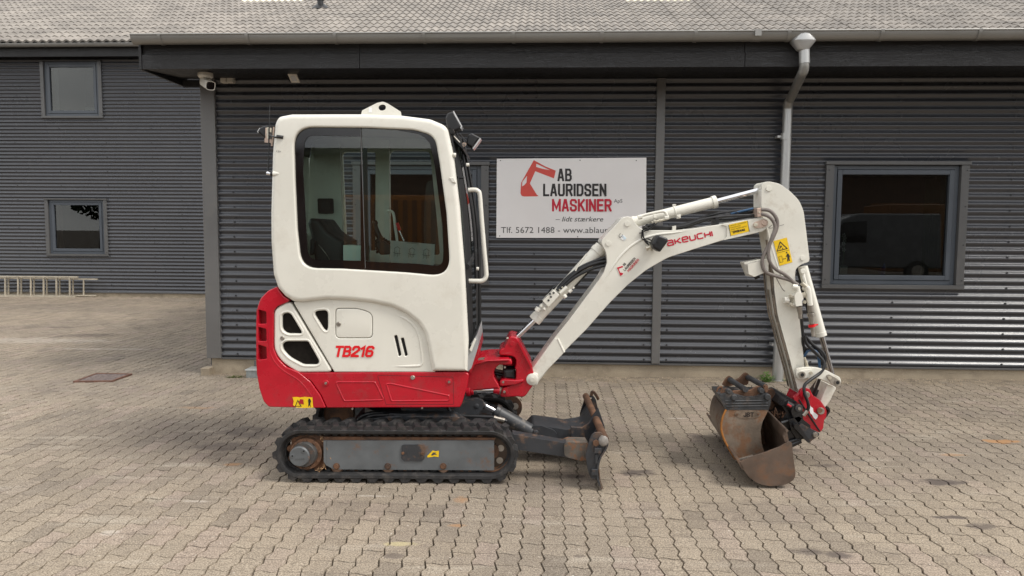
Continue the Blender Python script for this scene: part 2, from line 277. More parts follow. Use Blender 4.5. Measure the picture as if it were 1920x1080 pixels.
# ------------------------------------------------------------------ mesh building
class MB:
    def __init__(s, xf=None): s.v = []; s.f = []; s.xf = xf
    def add(s, verts, faces):
        k = len(s.v)
        for p in verts: s.v.append(s.xf(*p) if s.xf else Vector(p))
        for f in faces: s.f.append([i+k for i in f])
        return s
    def box(s, x0, x1, y0, y1, z0, z1):
        return s.add([(x0,y0,z0),(x1,y0,z0),(x1,y1,z0),(x0,y1,z0),(x0,y0,z1),(x1,y0,z1),(x1,y1,z1),(x0,y1,z1)],
                     [(0,3,2,1),(4,5,6,7),(0,1,5,4),(1,2,6,5),(2,3,7,6),(3,0,4,7)])
    def obox(s, c, ax, ay, az):      # oriented box: centre and three half-axis vectors
        c = Vector(c); ax = Vector(ax); ay = Vector(ay); az = Vector(az); vs = []
        for z in (-1, 1):
            for x, y in ((-1,-1),(1,-1),(1,1),(-1,1)): vs.append(c+ax*x+ay*y+az*z)
        return s.add(vs, [(0,3,2,1),(4,5,6,7),(0,1,5,4),(1,2,6,5),(2,3,7,6),(3,0,4,7)])
    def prism(s, p, Y0, Y1):         # p: list of (x, z); extruded along y
        n = len(p); vs = [(x, Y0, z) for x, z in p]+[(x, Y1, z) for x, z in p]
        fs = [list(range(n)), list(range(2*n-1, n-1, -1))]+[(i, i+n, (i+1)%n+n, (i+1)%n) for i in range(n)]
        return s.add(vs, fs)
    def rings(s, rings, close=True, cap=True):
        n = len(rings[0]); vs = [p for r in rings for p in r]; fs = []
        for k in range(len(rings)-1):
            for i in range(n if close else n-1):
                j = (i+1) % n; fs.append((k*n+i, k*n+j, (k+1)*n+j, (k+1)*n+i))
        if cap: fs.append(list(range(n))[::-1]); fs.append([ (len(rings)-1)*n+i for i in range(n)])
        return s.add(vs, fs)
    def tube(s, path, r, seg=10, cap=True, smooth=0):
        P = [Vector(p) for p in path]
        if smooth: P = catmull(P, smooth)
        rs = r if isinstance(r, (list, tuple)) else None
        d = (P[1]-P[0]).normalized(); up = Vector((0, 1, 0)) if abs(d.y) < 0.9 else Vector((1, 0, 0))
        a = d.cross(up).normalized(); out = []
        for i, p in enumerate(P):
            d = (P[min(i+1, len(P)-1)]-P[max(i-1, 0)]).normalized(); a = (a-d*a.dot(d)).normalized(); b = d.cross(a)
            if rs:
                t = i/(len(P)-1)*(len(rs)-1); k = min(int(t), len(rs)-2); rr = rs[k]+(rs[k+1]-rs[k])*(t-k)
            else: rr = r
            out.append([p+(a*math.cos(q)+b*math.sin(q))*rr for q in [2*math.pi*j/seg for j in range(seg)]])
        return s.rings(out, True, cap)
    def cyl(s, p0, p1, r, seg=20, r1=None):
        return s.tube([p0, p1], [r, r1 if r1 is not None else r], seg)
    def cone_steps(s, p0, p1, steps, seg=20):    # steps: list of (t, r)
        p0 = Vector(p0); p1 = Vector(p1); d = (p1-p0).normalized(); up = Vector((0, 1, 0)) if abs(d.y) < 0.9 else Vector((1, 0, 0))
        a = d.cross(up).normalized(); b = d.cross(a); out = []
        for t, r in steps: out.append([p0.lerp(p1, t)+(a*math.cos(q)+b*math.sin(q))*r for q in [2*math.pi*j/seg for j in range(seg)]])
        return s.rings(out)
    def hexbolt(s, c, r, h, axis=(0,-1,0)):
        c = Vector(c); return s.cyl(c, c+Vector(axis)*h, r, 6)
    def ball(s, c, r, seg=12, sc=(1,1,1)):
        c = Vector(c); out = []
        for i in range(1, seg//2):
            t = math.pi*i/(seg//2); out.append([c+Vector((math.sin(t)*math.cos(q)*r*sc[0], math.sin(t)*math.sin(q)*r*sc[1], math.cos(t)*r*sc[2])) for q in [2*math.pi*j/seg for j in range(seg)]])
        return s.rings(out[::-1])

def catmull(P, n):
    out = []
    for i in range(len(P)-1):
        p0 = P[max(i-1, 0)]; p1 = P[i]; p2 = P[i+1]; p3 = P[min(i+2, len(P)-1)]
        for k in range(n):
            t = k/n; out.append(0.5*((2*p1)+(p2-p0)*t+(2*p0-5*p1+4*p2-p3)*t*t+(3*p1-p0-3*p2+p3)*t**3))
    out.append(P[-1]); return out

BASE = {}     # object name -> base point its meshes are stored relative to
def empty(name, loc, label=None, cat=None, group=None, kind=None):
    o = bpy.data.objects.new(name, None); COL.objects.link(o); o.location = loc; o.empty_display_size = 0.1
    BASE[o.name] = Vector(loc); tag(o, label, cat, group, kind); return o
def tag(o, label=None, cat=None, group=None, kind=None):
    if label: o['label'] = label
    if cat: o['category'] = cat
    if group: o['group'] = group
    if kind: o['kind'] = kind
    return o
SPLIT = {'cylinder_collar', 'bolt', 'pin_head', 'rivet', 'plug', 'drain_plug', 'plug_socket', 'pivot_pin', 'cylinder_pin', 'extension_latch', 'slot_back', 'bolt_boss', 'pipe_clamp', 'fitting', 'lamp_stud', 'rail_mount', 'lock_pin', 'threaded_fitting', 'pin_bore', 'quick_coupling'}
def islands(mb):
    par = list(range(len(mb.v)))
    def find(i):
        while par[i] != i: par[i] = par[par[i]]; i = par[i]
        return i
    for f in mb.f:
        for a in f[1:]: par[find(a)] = find(f[0])
    g = {}
    for f in mb.f: g.setdefault(find(f[0]), []).append(f)
    out = []
    for fs in g.values():
        ids = sorted({i for f in fs for i in f}); k = {i: j for j, i in enumerate(ids)}; q = MB(); q.v = [mb.v[i] for i in ids]; q.f = [[k[i] for i in f] for f in fs]; out.append(q)
    return out
def put(name, mb, m, parent=None, **kw):
    if name in SPLIT and kw.get('kind') is None:
        parts = islands(mb)
        if 1 < len(parts) <= 14: return [put1(name, q, m, parent, **kw) for q in parts][0]
    return put1(name, mb, m, parent, **kw)
def put1(name, mb, m, parent=None, bev=0.0, seg=2, sharp=35, label=None, kind=None, wn=False, base=None):
    if parent is not None: b = BASE[parent.name]
    else: b = Vector(base) if base is not None else Vector((0, 0, 0))
    me = bpy.data.meshes.new(name)
    me.from_pydata([tuple(Vector(p)-b) for p in mb.v], [], mb.f); me.validate()
    bm = bmesh.new(); bm.from_mesh(me); bmesh.ops.recalc_face_normals(bm, faces=bm.faces); bm.to_mesh(me); bm.free()
    me.materials.append(m if not isinstance(m, str) else M[m])
    me.shade_smooth(); me.set_sharp_from_angle(angle=R(sharp))
    o = bpy.data.objects.new(name, me); COL.objects.link(o)
    if parent is not None: o.parent = parent
    else: o.location = b
    BASE[o.name] = b
    if bev:
        q = o.modifiers.new('bevel', 'BEVEL'); q.width = bev; q.segments = seg; q.limit_method = 'ANGLE'; q.angle_limit = R(32); q.harden_normals = True
    if wn: q = o.modifiers.new('wn', 'WEIGHTED_NORMAL'); q.keep_sharp = True
    if label: o['label'] = label
    if kind: o['kind'] = kind
    return o

def rpoly(pts, step=7.0):
    """polygon with rounded corners: (x, y) or (x, y, r)"""
    out = []; n = len(pts)
    for i in range(n):
        p = pts[i]; x = Vector((p[0], p[1])); r = p[2] if len(p) > 2 else 0
        if not r: out.append((x.x, x.y)); continue
        a = Vector(pts[i-1][:2]); c = Vector(pts[(i+1) % n][:2]); da = (a-x); dc = (c-x); la = da.length; lc = dc.length; da /= la; dc /= lc
        ang = da.angle(dc); tl = min(r/math.tan(ang/2), la*0.49, lc*0.49)
        p0 = x+da*tl; p1 = x+dc*tl; k = max(3, int(math.degrees(math.pi-ang)/12)+1)
        for j in range(k+1):
            t = j/k; q = p0*(1-t)**2+x*2*t*(1-t)+p1*t*t; out.append((q.x, q.y))
    return out
def XZ(pts, Y):
    o = []
    for p in pts: q = E(p[0], p[1], Y); o.append((q.x, q.z))
    return o
def area(p): return 0.5*sum(p[i-1][0]*p[i][1]-p[i][0]*p[i-1][1] for i in range(len(p)))
def offset(p, d):
    """inward offset of a closed polygon (positive = shrink)"""
    n = len(p); s = 1 if area(p) > 0 else -1; out = []
    for i in range(n):
        a = Vector(p[i-1]); b = Vector(p[i]); c = Vector(p[(i+1) % n]); e1 = (b-a); e2 = (c-b)
        if e1.length < 1e-9 or e2.length < 1e-9: out.append(tuple(b)); continue
        e1.normalize(); e2.normalize(); n1 = Vector((-e1.y, e1.x)); n2 = Vector((-e2.y, e2.x)); m = (n1+n2)
        if m.length < 1e-6: m = n1
        m.normalize(); k = 1/max(0.5, m.dot(n1)); q = b+m*(d*k*s); out.append((q.x, q.y))
    return out
def fill(loops):
    bm = bmesh.new(); idx = []; es = []
    for lp in loops:
        vs = [bm.verts.new((x, z, 0)) for x, z in lp]; idx += vs
        es += [bm.edges.new((vs[i-1], vs[i])) for i in range(len(vs))]
    bm.verts.index_update(); bmesh.ops.triangle_fill(bm, use_beauty=True, use_dissolve=False, edges=es)
    bm.verts.index_update(); f = [[v.index for v in fc.verts] for fc in bm.faces]; bm.free(); return f
def plate(mb, outer, Y0, Y1, holes=(), r=0.0, rh=0.0, n=4, back=True):
    """plate in x-z between Y0 (near) and Y1; outer edge rounded by r and hole edges by rh on the near side"""
    def near(lp, rr, sgn):
        if rr <= 0: return [[(x, Y0, z) for x, z in lp]]
        out = []
        for k in range(n+1):
            a = (math.pi/2)*k/n; o = offset(lp, sgn*rr*(1-math.sin(a))); out.append([(x, Y0+rr*(1-math.cos(a)), z) for x, z in o])
        return out
    loops = [near(outer, r, 1)]+[near(h, rh, -1) for h in holes]
    front = [[(p[0], p[2]) for p in L[0]] for L in loops]
    tri = fill(front); vs = [p for L in loops for p in L[0]]
    mb.add(vs, tri)
    for L, src in zip(loops, [outer]+list(holes)):
        rg = L+[[(x, Y1, z) for x, z in src]]; mb.rings(rg, True, False)
    if back: mb.add([(x, Y1, z) for h in [outer]+list(holes) for x, z in h], [f[::-1] for f in fill([outer]+list(holes))])
    return mb
def weld(o, d=0.0001):
    bm = bmesh.new(); bm.from_mesh(o.data); bmesh.ops.remove_doubles(bm, verts=bm.verts, dist=d); bmesh.ops.recalc_face_normals(bm, faces=bm.faces)
    bm.to_mesh(o.data); bm.free(); o.data.shade_smooth(); o.data.set_sharp_from_angle(angle=R(35)); return o

# flat lettering, fitted between two points on a surface
def _font_mesh(txt, bold, shear, space=1.0):
    c = bpy.data.curves.new('t', 'FONT'); c.body = txt; c.size = 1.0; c.shear = shear; c.offset = bold; c.extrude = 0.0; c.space_character = space; c.resolution_u = 3
    o = bpy.data.objects.new('t', c); COL.objects.link(o); bpy.context.view_layer.update()
    dg = bpy.context.evaluated_depsgraph_get(); me = bpy.data.meshes.new_from_object(o.evaluated_get(dg)); bpy.data.objects.remove(o); bpy.data.curves.remove(c)
    v = np.array([tuple(x.co) for x in me.vertices]); f = [list(p.vertices) for p in me.polygons]; bpy.data.meshes.remove(me); return v, f
_cap = None
def text(name, txt, p0, p1, hpx, mapper, m, parent, bold=0.0, shear=0.0, off=0.0015, nrm=(0,-1,0), space=1.0, thick=0.0006):
    global _cap
    if _cap is None:
        v, f = _font_mesh('H', 0, 0); _cap = v[:, 1].max()
    v, f = _font_mesh(txt, bold, shear, space)
    a = mapper(*p0); b = mapper(*p1); ex = b-a; dpx = Vector((p1[0]-p0[0], p1[1]-p0[1])).normalized()
    up = mapper(p0[0]+dpx.y*hpx, p0[1]-dpx.x*hpx)-a
    x0, x1 = v[:, 0].min(), v[:, 0].max(); nn = Vector(nrm)
    pts = [a+ex*((x-x0)/(x1-x0))+up*(y/_cap)+nn*off for x, y, _ in v]
    mb = MB(); mb.v = pts+[p+nn*thick for p in pts]; k = len(pts)
    mb.f = [[i+k for i in q] for q in f]
    return put(name, mb, m, parent)
def flat(name, pts, mapper, m, parent, off=0.001, nrm=(0,-1,0), thick=0.0008, holes=()):
    """thin sheet (sticker, print) of given pixel outline lying on a surface"""
    nn = Vector(nrm); loops = [pts]+list(holes)
    tri = fill([[(p[0], -p[1]) for p in lp] for lp in loops]); P = [mapper(*p[:2])+nn*off for lp in loops for p in lp]; k = len(P)
    mb = MB(); mb.v = P+[p+nn*thick for p in P]; mb.f = [[i+k for i in t] for t in tri]+[list(t)[::-1] for t in tri]; s = 0
    for lp in loops:
        n = len(lp); mb.f += [(s+i, s+(i+1)%n, s+(i+1)%n+k, s+i+k) for i in range(n)]; s += n
    return put(name, mb, m, parent)
def strokes(name, lines, p0, p1, hpx, wpx, th, mapper, m, parent, off=0.0015, nrm=(0,-1,0)):
    """lettering drawn as bars; lines in a box of wpx x hpx along p0 -> p1"""
    d = Vector((p1[0]-p0[0], p1[1]-p0[1])).normalized(); u = Vector((d.y, -d.x)); nn = Vector(nrm); mb = MB(); lift = 0
    for ln in lines:
        P = [Vector(p0)+d*x+u*y for x, y in ln]; L = []; Rr = []
        for i, p in enumerate(P):
            t0 = (P[i]-P[i-1]).normalized() if i else (P[1]-P[0]).normalized(); t1 = (P[i+1]-P[i]).normalized() if i < len(P)-1 else t0
            n0 = Vector((-t0.y, t0.x)); n1 = Vector((-t1.y, t1.x)); mm = (n0+n1).normalized(); k = th/2/max(0.5, mm.dot(n0)); L.append(p+mm*k); Rr.append(p-mm*k)
        n = len(P); vs = [mapper(q.x, q.y)+nn*(off+lift+.00006*(k % n)) for k, q in enumerate(L+Rr)]; mb.add(vs, [(i, i+1, n+i+1, n+i) for i in range(n-1)]); lift += 0.0006
    return put(name, mb, m, parent)

BARS = {'A': (1, [[(0, 0), (.40, 1), (.60, 1), (1, 0)], [(.17, .26), (.83, .26)]]), 'B': (1, [[(0, 0), (0, 1), (.7, 1), (.93, .86), (.93, .64), (.7, .52), (0, .52)], [(.6, .52), (.75, .5), (1, .38), (1, .14), (.75, 0), (0, 0)]]),
 'L': (.85, [[(0, 1), (0, 0), (1, 0)]]), 'U': (1, [[(0, 1), (0, .14), (.2, 0), (.8, 0), (1, .14), (1, 1)]]), 'R': (1, [[(0, 0), (0, 1), (.75, 1), (1, .87), (1, .60), (.75, .48), (0, .48)], [(.55, .48), (1, 0)]]),
 'I': (0, [[(0, 0), (0, 1)]]), 'D': (1, [[(0, 0), (0, 1), (.7, 1), (1, .82), (1, .18), (.7, 0), (0, 0)]]), 'S': (1, [[(1, .78), (1, .88), (.8, 1), (.2, 1), (0, .87), (0, .66), (.2, .54), (.8, .46), (1, .34), (1, .13), (.8, 0), (.2, 0), (0, .12), (0, .24)]]),
 'E': (.9, [[(1, 1), (0, 1), (0, 0), (1, 0)], [(0, .52), (.85, .52)]]), 'N': (1, [[(0, 0), (0, 1)], [(0, 1), (1, 0)], [(1, 0), (1, 1)]]), 'M': (1.35, [[(0, 0), (0, 1)], [(0, 1), (.5, .2), (1, 1)], [(1, 1), (1, 0)]]),
 'K': (1, [[(0, 0), (0, 1)], [(1, 1), (.05, .42)], [(.35, .58), (1, 0)]]), 'T': (1, [[(0, 1), (1, 1)], [(.5, 1), (.5, 0)]]), 'J': (.8, [[(1, 1), (1, .15), (.8, 0), (.2, 0), (0, .2)]]),
 '2': (1, [[(0, .72), (0, .86), (.2, 1), (.8, 1), (1, .86), (1, .64), (0, .12), (0, 0), (1, 0)]]), '1': (.5, [[(0, .8), (.8, 1), (.8, 0)]]), '6': (1, [[(1, .86), (1, .9), (.8, 1), (.2, 1), (0, .86), (0, .14), (.2, 0), (.8, 0), (1, .14), (1, .40), (.8, .54), (0, .54)]])}
def bar_text(name, s, p0, p1, hpx, th, mapper, m, parent, slant=0.0, gap=.38, off=.0015, nrm=(0,-1,0), thv=None):
    """heavy condensed capitals drawn as bars between two baseline points"""
    L = (Vector(p1)-Vector(p0)).length; un = sum(BARS[c][0] for c in s); ngap = len(s)-1; g = th*(1+gap); w = (L-ngap*g-th*len(s)*0-th-slant*hpx)/un if un else 1; w = (L-th-slant*hpx-ngap*g)/un
    lines = []; x = th/2; H = hpx-th
    for c in s:
        k, ls = BARS[c]
        for ln in ls: lines.append([(x+a*k*w+slant*(th/2+b*H), th/2+b*H) for a, b in ln])
        x += k*w+g
    # square ends: lengthen open bars by half a bar width
    out = []
    for ln in lines:
        P = [Vector(q) for q in ln]; P[0] = P[0]+(P[0]-P[1]).normalized()*th*.48; P[-1] = P[-1]+(P[-1]-P[-2]).normalized()*th*.48; out.append([tuple(q) for q in P])
    return strokes(name, out, p0, p1, hpx, 1, th, mapper, m, parent, off, nrm)
# ------------------------------------------------------------------ ground
def build_ground():
    g = MB(); g.add([(-400, -400, -0.09), (400, -400, -0.09), (400, 500, -0.09), (-400, 500, -0.09)], [(0, 1, 2, 3)])
    o = put('ground', g, 'sand'); tag(o, kind='structure')
    bed = MB(); us = np.linspace(-17, 9, 40); vs = np.linspace(-3, 17.5, 34)
    vv = [W(u, v, float(gz(u, v))-0.0150) for v in vs for u in us]; bed.v = vv; n = len(us)
    bed.f = [(j*n+i, j*n+i+1, (j+1)*n+i+1, (j+1)*n+i) for j in range(len(vs)-1) for i in range(n-1)]
    o = put('paving', bed, 'sand', base=(0, 0, 0)); tag(o, kind='structure')
    return o
paving = build_ground()

PW, PD = 0.1165, 0.262
def stone_outline():
    saw = [(0, 0), (.33, -.0095), (.67, .0095), (1, 0), (1.33, -.0095), (1.67, .0095), (2, 0)]
    wv = [(.25, .010), (.5, 0), (.75, -.010)]
    p = [(x*PW, w) for x, w in [(0, 0)]+wv]
    p += [(PW+s, t*PD/2) for t, s in saw]
    p += [(x*PW, PD+w) for x, w in reversed(wv)]
    p += [(s, t*PD/2) for t, s in reversed(saw)]
    return p[:-1]
OUT = stone_outline()
def stone_mesh():
    top = offset(OUT, 0.0031); bot = offset(OUT, 0.0010); n = len(OUT)
    def nick(P, e):
        o = []
        for (x, y), (ox, oy) in zip(P, OUT):
            fr = (oy/(PD/2)) % 1
            if abs(ox) < .012 and .2 < fr < .8: x += e
            elif abs(ox-PW) < .012 and .2 < fr < .8: x -= e
            o.append((x, y))
        return o
    top = nick(top, .0012); bot = nick(bot, .0006)
    v = [(x, y, 0) for x, y in top]+[(x, y, -0.017) for x, y in bot]
    f = [tuple(range(n))]+[(i+n, (i+1) % n+n, (i+1) % n, i) for i in range(n)]
    return np.array(v), f
SV, SF = stone_mesh()
def stones():
    L = []
    for i in range(-150, 90):
        u = i*PW; sh = 0.131*(i % 2)+(0.131 if random.random() < 0.08 else 0); cg = random.uniform(0.978, 1.0); cu = random.uniform(-.0012, .0012)
        for j in range(-6, 72):
            v = j*PD+sh
            if v < 0.6 or u < -16.5: continue
            if u > -3.72 and v > WALL-0.30: continue
            if v > WALL2-0.2: continue
            if abs(u) > v*0.80+2.2: continue
            L.append((u+cu, v, cg))
    return L
def project(p):
    q = CAM_M.inverted() @ Vector(p); return 960+F_PX*q.x/-q.z, 540-F_PX*q.y/-q.z, -q.z
def build_pavers():
    L = stones(); vis = []
    for k, (u, v, g) in enumerate(L):
        x, y, z = project(W(u+PW/2, v+PD/2, 0))
        if z > 0 and -20 < x < 1940 and y < 1092: vis.append((z, k))
    vis.sort(); near = set(k for _, k in vis[:300])
    me = bpy.data.meshes.new('paver'); me.from_pydata([tuple(v) for v in SV], [], SF)
    uv = me.uv_layers.new(name='UVMap'); 
    for lp in me.loops: c = me.vertices[lp.vertex_index].co; uv.data[lp.index].uv = (c.x/PW, c.y/PD)
    me.materials.append(M['paver']); me.polygons[0].use_smooth = False
    for k in sorted(near):
        u, v, g = L[k]; o = bpy.data.objects.new('paver', me); COL.objects.link(o); o.parent = paving
        o.matrix_local = Matrix.Translation(W(u, v, float(gz(u, v))+random.uniform(-.0012, .0012))) @ Matrix.Rotation(-ALPHA, 4, 'Z') @ Matrix.Rotation(random.gauss(0, .005), 4, 'X') @ Matrix.Rotation(random.gauss(0, .007), 4, 'Y') @ Matrix.Diagonal((g, 0.996, 1, 1))
    rest = [x for k, x in enumerate(L) if k not in near]; n = len(SV)
    A = np.array(rest); c, s = math.cos(ALPHA), math.sin(ALPHA)
    X = A[:, 0:1]+SV[None, :, 0]*A[:, 2:3]+rng.uniform(-.0006, .0006, (len(A), 1)); Y = A[:, 1:2]+SV[None, :, 1]*0.996
    tx = rng.normal(0, .007, (len(A), 1)); ty = rng.normal(0, .005, (len(A), 1))
    Z = SV[None, :, 2]+gz(A[:, 0], A[:, 1])[:, None]+rng.uniform(-.0012, .0012, (len(A), 1))+tx*(SV[None, :, 0]-PW/2)+ty*(SV[None, :, 1]-PD/2)
    V = np.stack([X*c+Y*s, -X*s+Y*c, Z], -1).reshape(-1, 3)
    base = np.arange(len(A))*n
    lens = np.array([len(f) for f in SF]); lv = np.concatenate([np.array(f) for f in SF]); nl = len(lv)
    loops = (lv[None, :]+base[:, None]).reshape(-1); sizes = np.tile(lens, len(A)); starts = np.concatenate([[0], np.cumsum(sizes)[:-1]])
    me2 = bpy.data.meshes.new('distant_pavers'); me2.vertices.add(len(V)); me2.vertices.foreach_set('co', V.reshape(-1))
    me2.loops.add(len(loops)); me2.loops.foreach_set('vertex_index', loops); me2.polygons.add(len(sizes)); me2.polygons.foreach_set('loop_start', starts)
    me2.update(calc_edges=True)
    uv = me2.uv_layers.new(name='UVMap'); q = np.stack([SV[lv, 0]/PW, SV[lv, 1]/PD], -1); uv.data.foreach_set('uv', np.tile(q, (len(A), 1)).reshape(-1))
    at = me2.attributes.new('tone', 'FLOAT', 'FACE'); at.data.foreach_set('value', np.repeat(rng.uniform(0, 1, len(A)), len(SF)))
    me2.polygons.foreach_set('use_smooth', np.zeros(len(sizes), dtype=bool)); me2.materials.append(M['paver']); o = bpy.data.objects.new('distant_pavers', me2); COL.objects.link(o); o.parent = paving; o['kind'] = 'stuff'
build_pavers()

# ------------------------------------------------------------------ the low wing on the right
BX = lambda u, v, z: W(u, v, z)
def bmb(): return MB(xf=BX)
wing = empty('workshop_wing', W(-3.6, WALL, 0), 'dark grey corrugated single-storey workshop wing with wide eaves behind the excavator', 'building')
PER, AMP = 0.0848, 0.0125
def cladding(parent, u0, u1, z0, z1, v, name='cladding_sheet'):
    mb = bmb(); st = PER/12; zs = [z0]+[k*st for k in range(int(math.ceil(z0/st+.1)), int(math.floor(z1/st-.1))+1)]+[z1]; n = len(zs); us = [u0, u1]
    vs = [(u, v-AMP*math.sin(2*math.pi*z/PER), z) for z in zs for u in us]
    return put(name, mb.add(vs, [(2*i, 2*i+1, 2*i+3, 2*i+2) for i in range(n-1)]), 'clad', parent, sharp=80)
def window(parent, px0, py0, px1, py1, v, tw=0.088, top=0.04, fw=0.048, sw=0.052, sill=0.045, pts=None, glassmat='window_glass'):
    u0, z1 = PB(px0, py0, v); u1, _ = PB(px1, py0, v); _, z0 = PB((px0+px1)/2, py1, v)
    fr = bmb(); a, b, c, d = u0+tw, u1-tw, z0+sill, z1-top
    def ring(mb, a, b, c, d, w, v0, v1):
        mb.box(a, a+w, v0, v1, c, d); mb.box(b-w, b, v0, v1, c, d); mb.box(a+w, b-w, v0, v1, d-w, d); mb.box(a+w, b-w, v0, v1, c, c+w); return mb
    w = put('window', ring(fr, a, b, c, d, fw, v+0.012, v+0.09), 'win_frame', parent, bev=0.004)
    s = ring(bmb(), a+fw+.003, b-fw-.003, c+fw+.003, d-fw-.003, sw, v+0.0, v+0.07); put('sash', s, 'win_frame', w, bev=0.006)
    for k, (x0, x1, y0, y1, pr) in enumerate(((u0, u0+tw, z0+sill, z1-top, .034), (u1-tw, u1, z0+sill, z1-top, .034), (u0-.01, u1+.01, z1-top, z1, .05), (u0-.005, u1+.005, z0, z0+sill, .042))):
        put('flashing', bmb().box(x0+.001, x1-.001, v-pr, v+.02, y0+.001, y1-.001), 'trim', w, bev=0.003)
    g = bmb().box(a+fw+sw+.001, b-fw-sw-.001, v+.036, v+.042, c+fw+sw+.001, d-fw-sw-.001); put('pane', g, glassmat, w)
    rv = bmb(); ring(rv, a+fw+sw-.03, b-fw-sw+.03, c+fw+sw-.03, d-fw-sw+.03, .03, v+.09, v+.30); put('reveal', rv, 'white', w)
    scr = bmb()
    for uu in (u0+.03, u1-.03):
        for t in (.07, .35, .65, .93): scr.hexbolt((uu, v-.034, z0+(z1-z0)*t), .007, .006)
    put('screw_heads', scr, 'screw', w, kind='stuff')
    return w, (u0, u1, z0, z1), (a+fw+sw, b-fw-sw, c+fw+sw, d-fw-sw)

uL = PB(383, 400, WALL)[0]; uLr = PB(410, 400, WALL)[0]; uM0 = PB(1226.5, 400, WALL)[0]; uM1 = PB(1242.5, 400, WALL)[0]; uR = 8.6
zP = PB(960, 677, WALL)[1]; zS = PB(900, 141, WALL)[1]+0.06
w1, o1, in1 = window(wing, 662, 303, 917, 533, WALL)
w2, o2, in2 = window(wing, 1548, 302.5, 1816.5, 541.5, WALL)
for (a, b, c, d) in ((uLr, o1[0]+.02, zP, zS), (o1[0]+.02, o1[1]-.02, zP, o1[2]+.02), (o1[0]+.02, o1[1]-.02, o1[3]-.02, zS), (o1[1]-.02, uM0, zP, zS),
                     (uM1, o2[0]+.02, zP, zS), (o2[0]+.02, o2[1]-.02, zP, o2[2]+.02), (o2[0]+.02, o2[1]-.02, o2[3]-.02, zS), (o2[1]-.02, uR, zP, zS)):
    cladding(wing, a, b, c, d, WALL)
# flashings: corner, mid post
put('corner_flashing', bmb().box(uL, uLr, WALL-.035, WALL+.02, zP-.012, zS-.02), 'post', wing, bev=.006)
put('joint_flashing', bmb().box(uM0, uM1, WALL-.03, WALL+.01, zP-.005, zS-.10), 'post', wing, bev=.006)
put('base_flashing', bmb().box(uLr+.001, uR, WALL-.016, WALL+.012, zP-.022, zP-.001), 'trim', wing, bev=.002)
put('plinth', bmb().box(uL+.035, uR, WALL+.012, WALL+.25, -.2, zP-.012), 'plinth', wing, bev=.01)
# carcass: side wall, inner floor, back and ceiling so that nothing is hollow
sw_ = bmb(); sw_.box(uL+.02, uL+.10, WALL+.03, WALL2, zP-.1, 3.3); put('side_wall', sw_, 'clad', wing)
inn = bmb(); inn.box(uLr, uR, WALL+.3, WALL+5, .10, .14); inn.box(uLr, uR, WALL+4.9, WALL+5.0, .14, 3.2); inn.box(uLr, uR, WALL+.3, WALL+5, 3.2, 3.3)
inn.box(.4, .5, WALL+.3, WALL+4.9, .14, 3.2); put('interior_wall', inn, 'interior', wing)
for (a, b, c, d) in ((uLr, o1[0]+.05, .14, 3.2), (o1[1]-.05, o2[0]+.05, .14, 3.2), (o2[1]-.05, uR, .14, 3.2), (o1[0]+.05, o1[1]-.05, .14, o1[2]+.03), (o1[0]+.05, o1[1]-.05, o1[3]-.03, 3.2), (o2[0]+.05, o2[1]-.05, .14, o2[2]+.03), (o2[0]+.05, o2[1]-.05, o2[3]-.03, 3.2)):
    put('inner_lining', bmb().box(a, b, WALL+.20, WALL+.28, c, d), 'interior', wing)
# screw heads of the cladding
def screws(parent, cols, rows, v, keep=lambda u, z: True):
    mb = bmb()
    for u in cols:
        for z in rows:
            zz = (math.floor(z/PER)+.42)*PER
            if keep(u, zz): mb.hexbolt((u+random.uniform(-.006, .006), v-AMP*.6, zz), .0105, .010)
    return put('screw_heads', mb, 'screw', parent, kind='stuff')
cols = [PB(x, 400, WALL)[0] for x in (440, 596, 902, 1003, 1212, 1255, 1405, 1530, 1680, 1893)]
scr_rows = [zP+.09+2*PER*k for k in range(20)]
def keep_(u, z):
    for o in (o1, o2):
        if o[0]-.01 < u < o[1]+.01 and o[2]-.02 < z < o[3]+.02: return False
    return True
screws(wing, cols, scr_rows, WALL, keep_)
# eaves
VF = 7.50; uE = PB(266, 112, VF)[0]
zf0 = PB(960, 127, VF)[1]; zf1 = PB(960, 99, VF)[1]; zf2 = zf1+.135
cut1, cut2 = PB(674, 110, VF)[0], PB(1397, 110, VF)[0]
for a, b in ((uE, cut1-.002), (cut1+.002, cut2-.002), (cut2+.002, uR)):
    put('fascia_board', bmb().box(a, b, VF, VF+.028, zf0, zf1-.002), 'timber', wing, bev=.003)
    put('fascia_board', bmb().box(a+.0, b, VF+.022, VF+.05, zf1+.001, zf2), 'timber', wing, bev=.003)
put('barge_board', bmb().box(uE-.03, uE-.002, VF-.004, WALL+.1, zf0-.005, zf2), 'timber', wing, bev=.003)
for k in range(7):
    v0 = VF+.03+k*.122; put('soffit_board', bmb().box(uE, uR, v0, v0+.118, zf0+.012+.02*k*0.5, zf0+.03+.02*k*0.5), 'timber', wing)
put('soffit_trim', bmb().box(uE, uLr, WALL-.03, WALL, zf0-.02, zf0+.06), 'timber', wing)
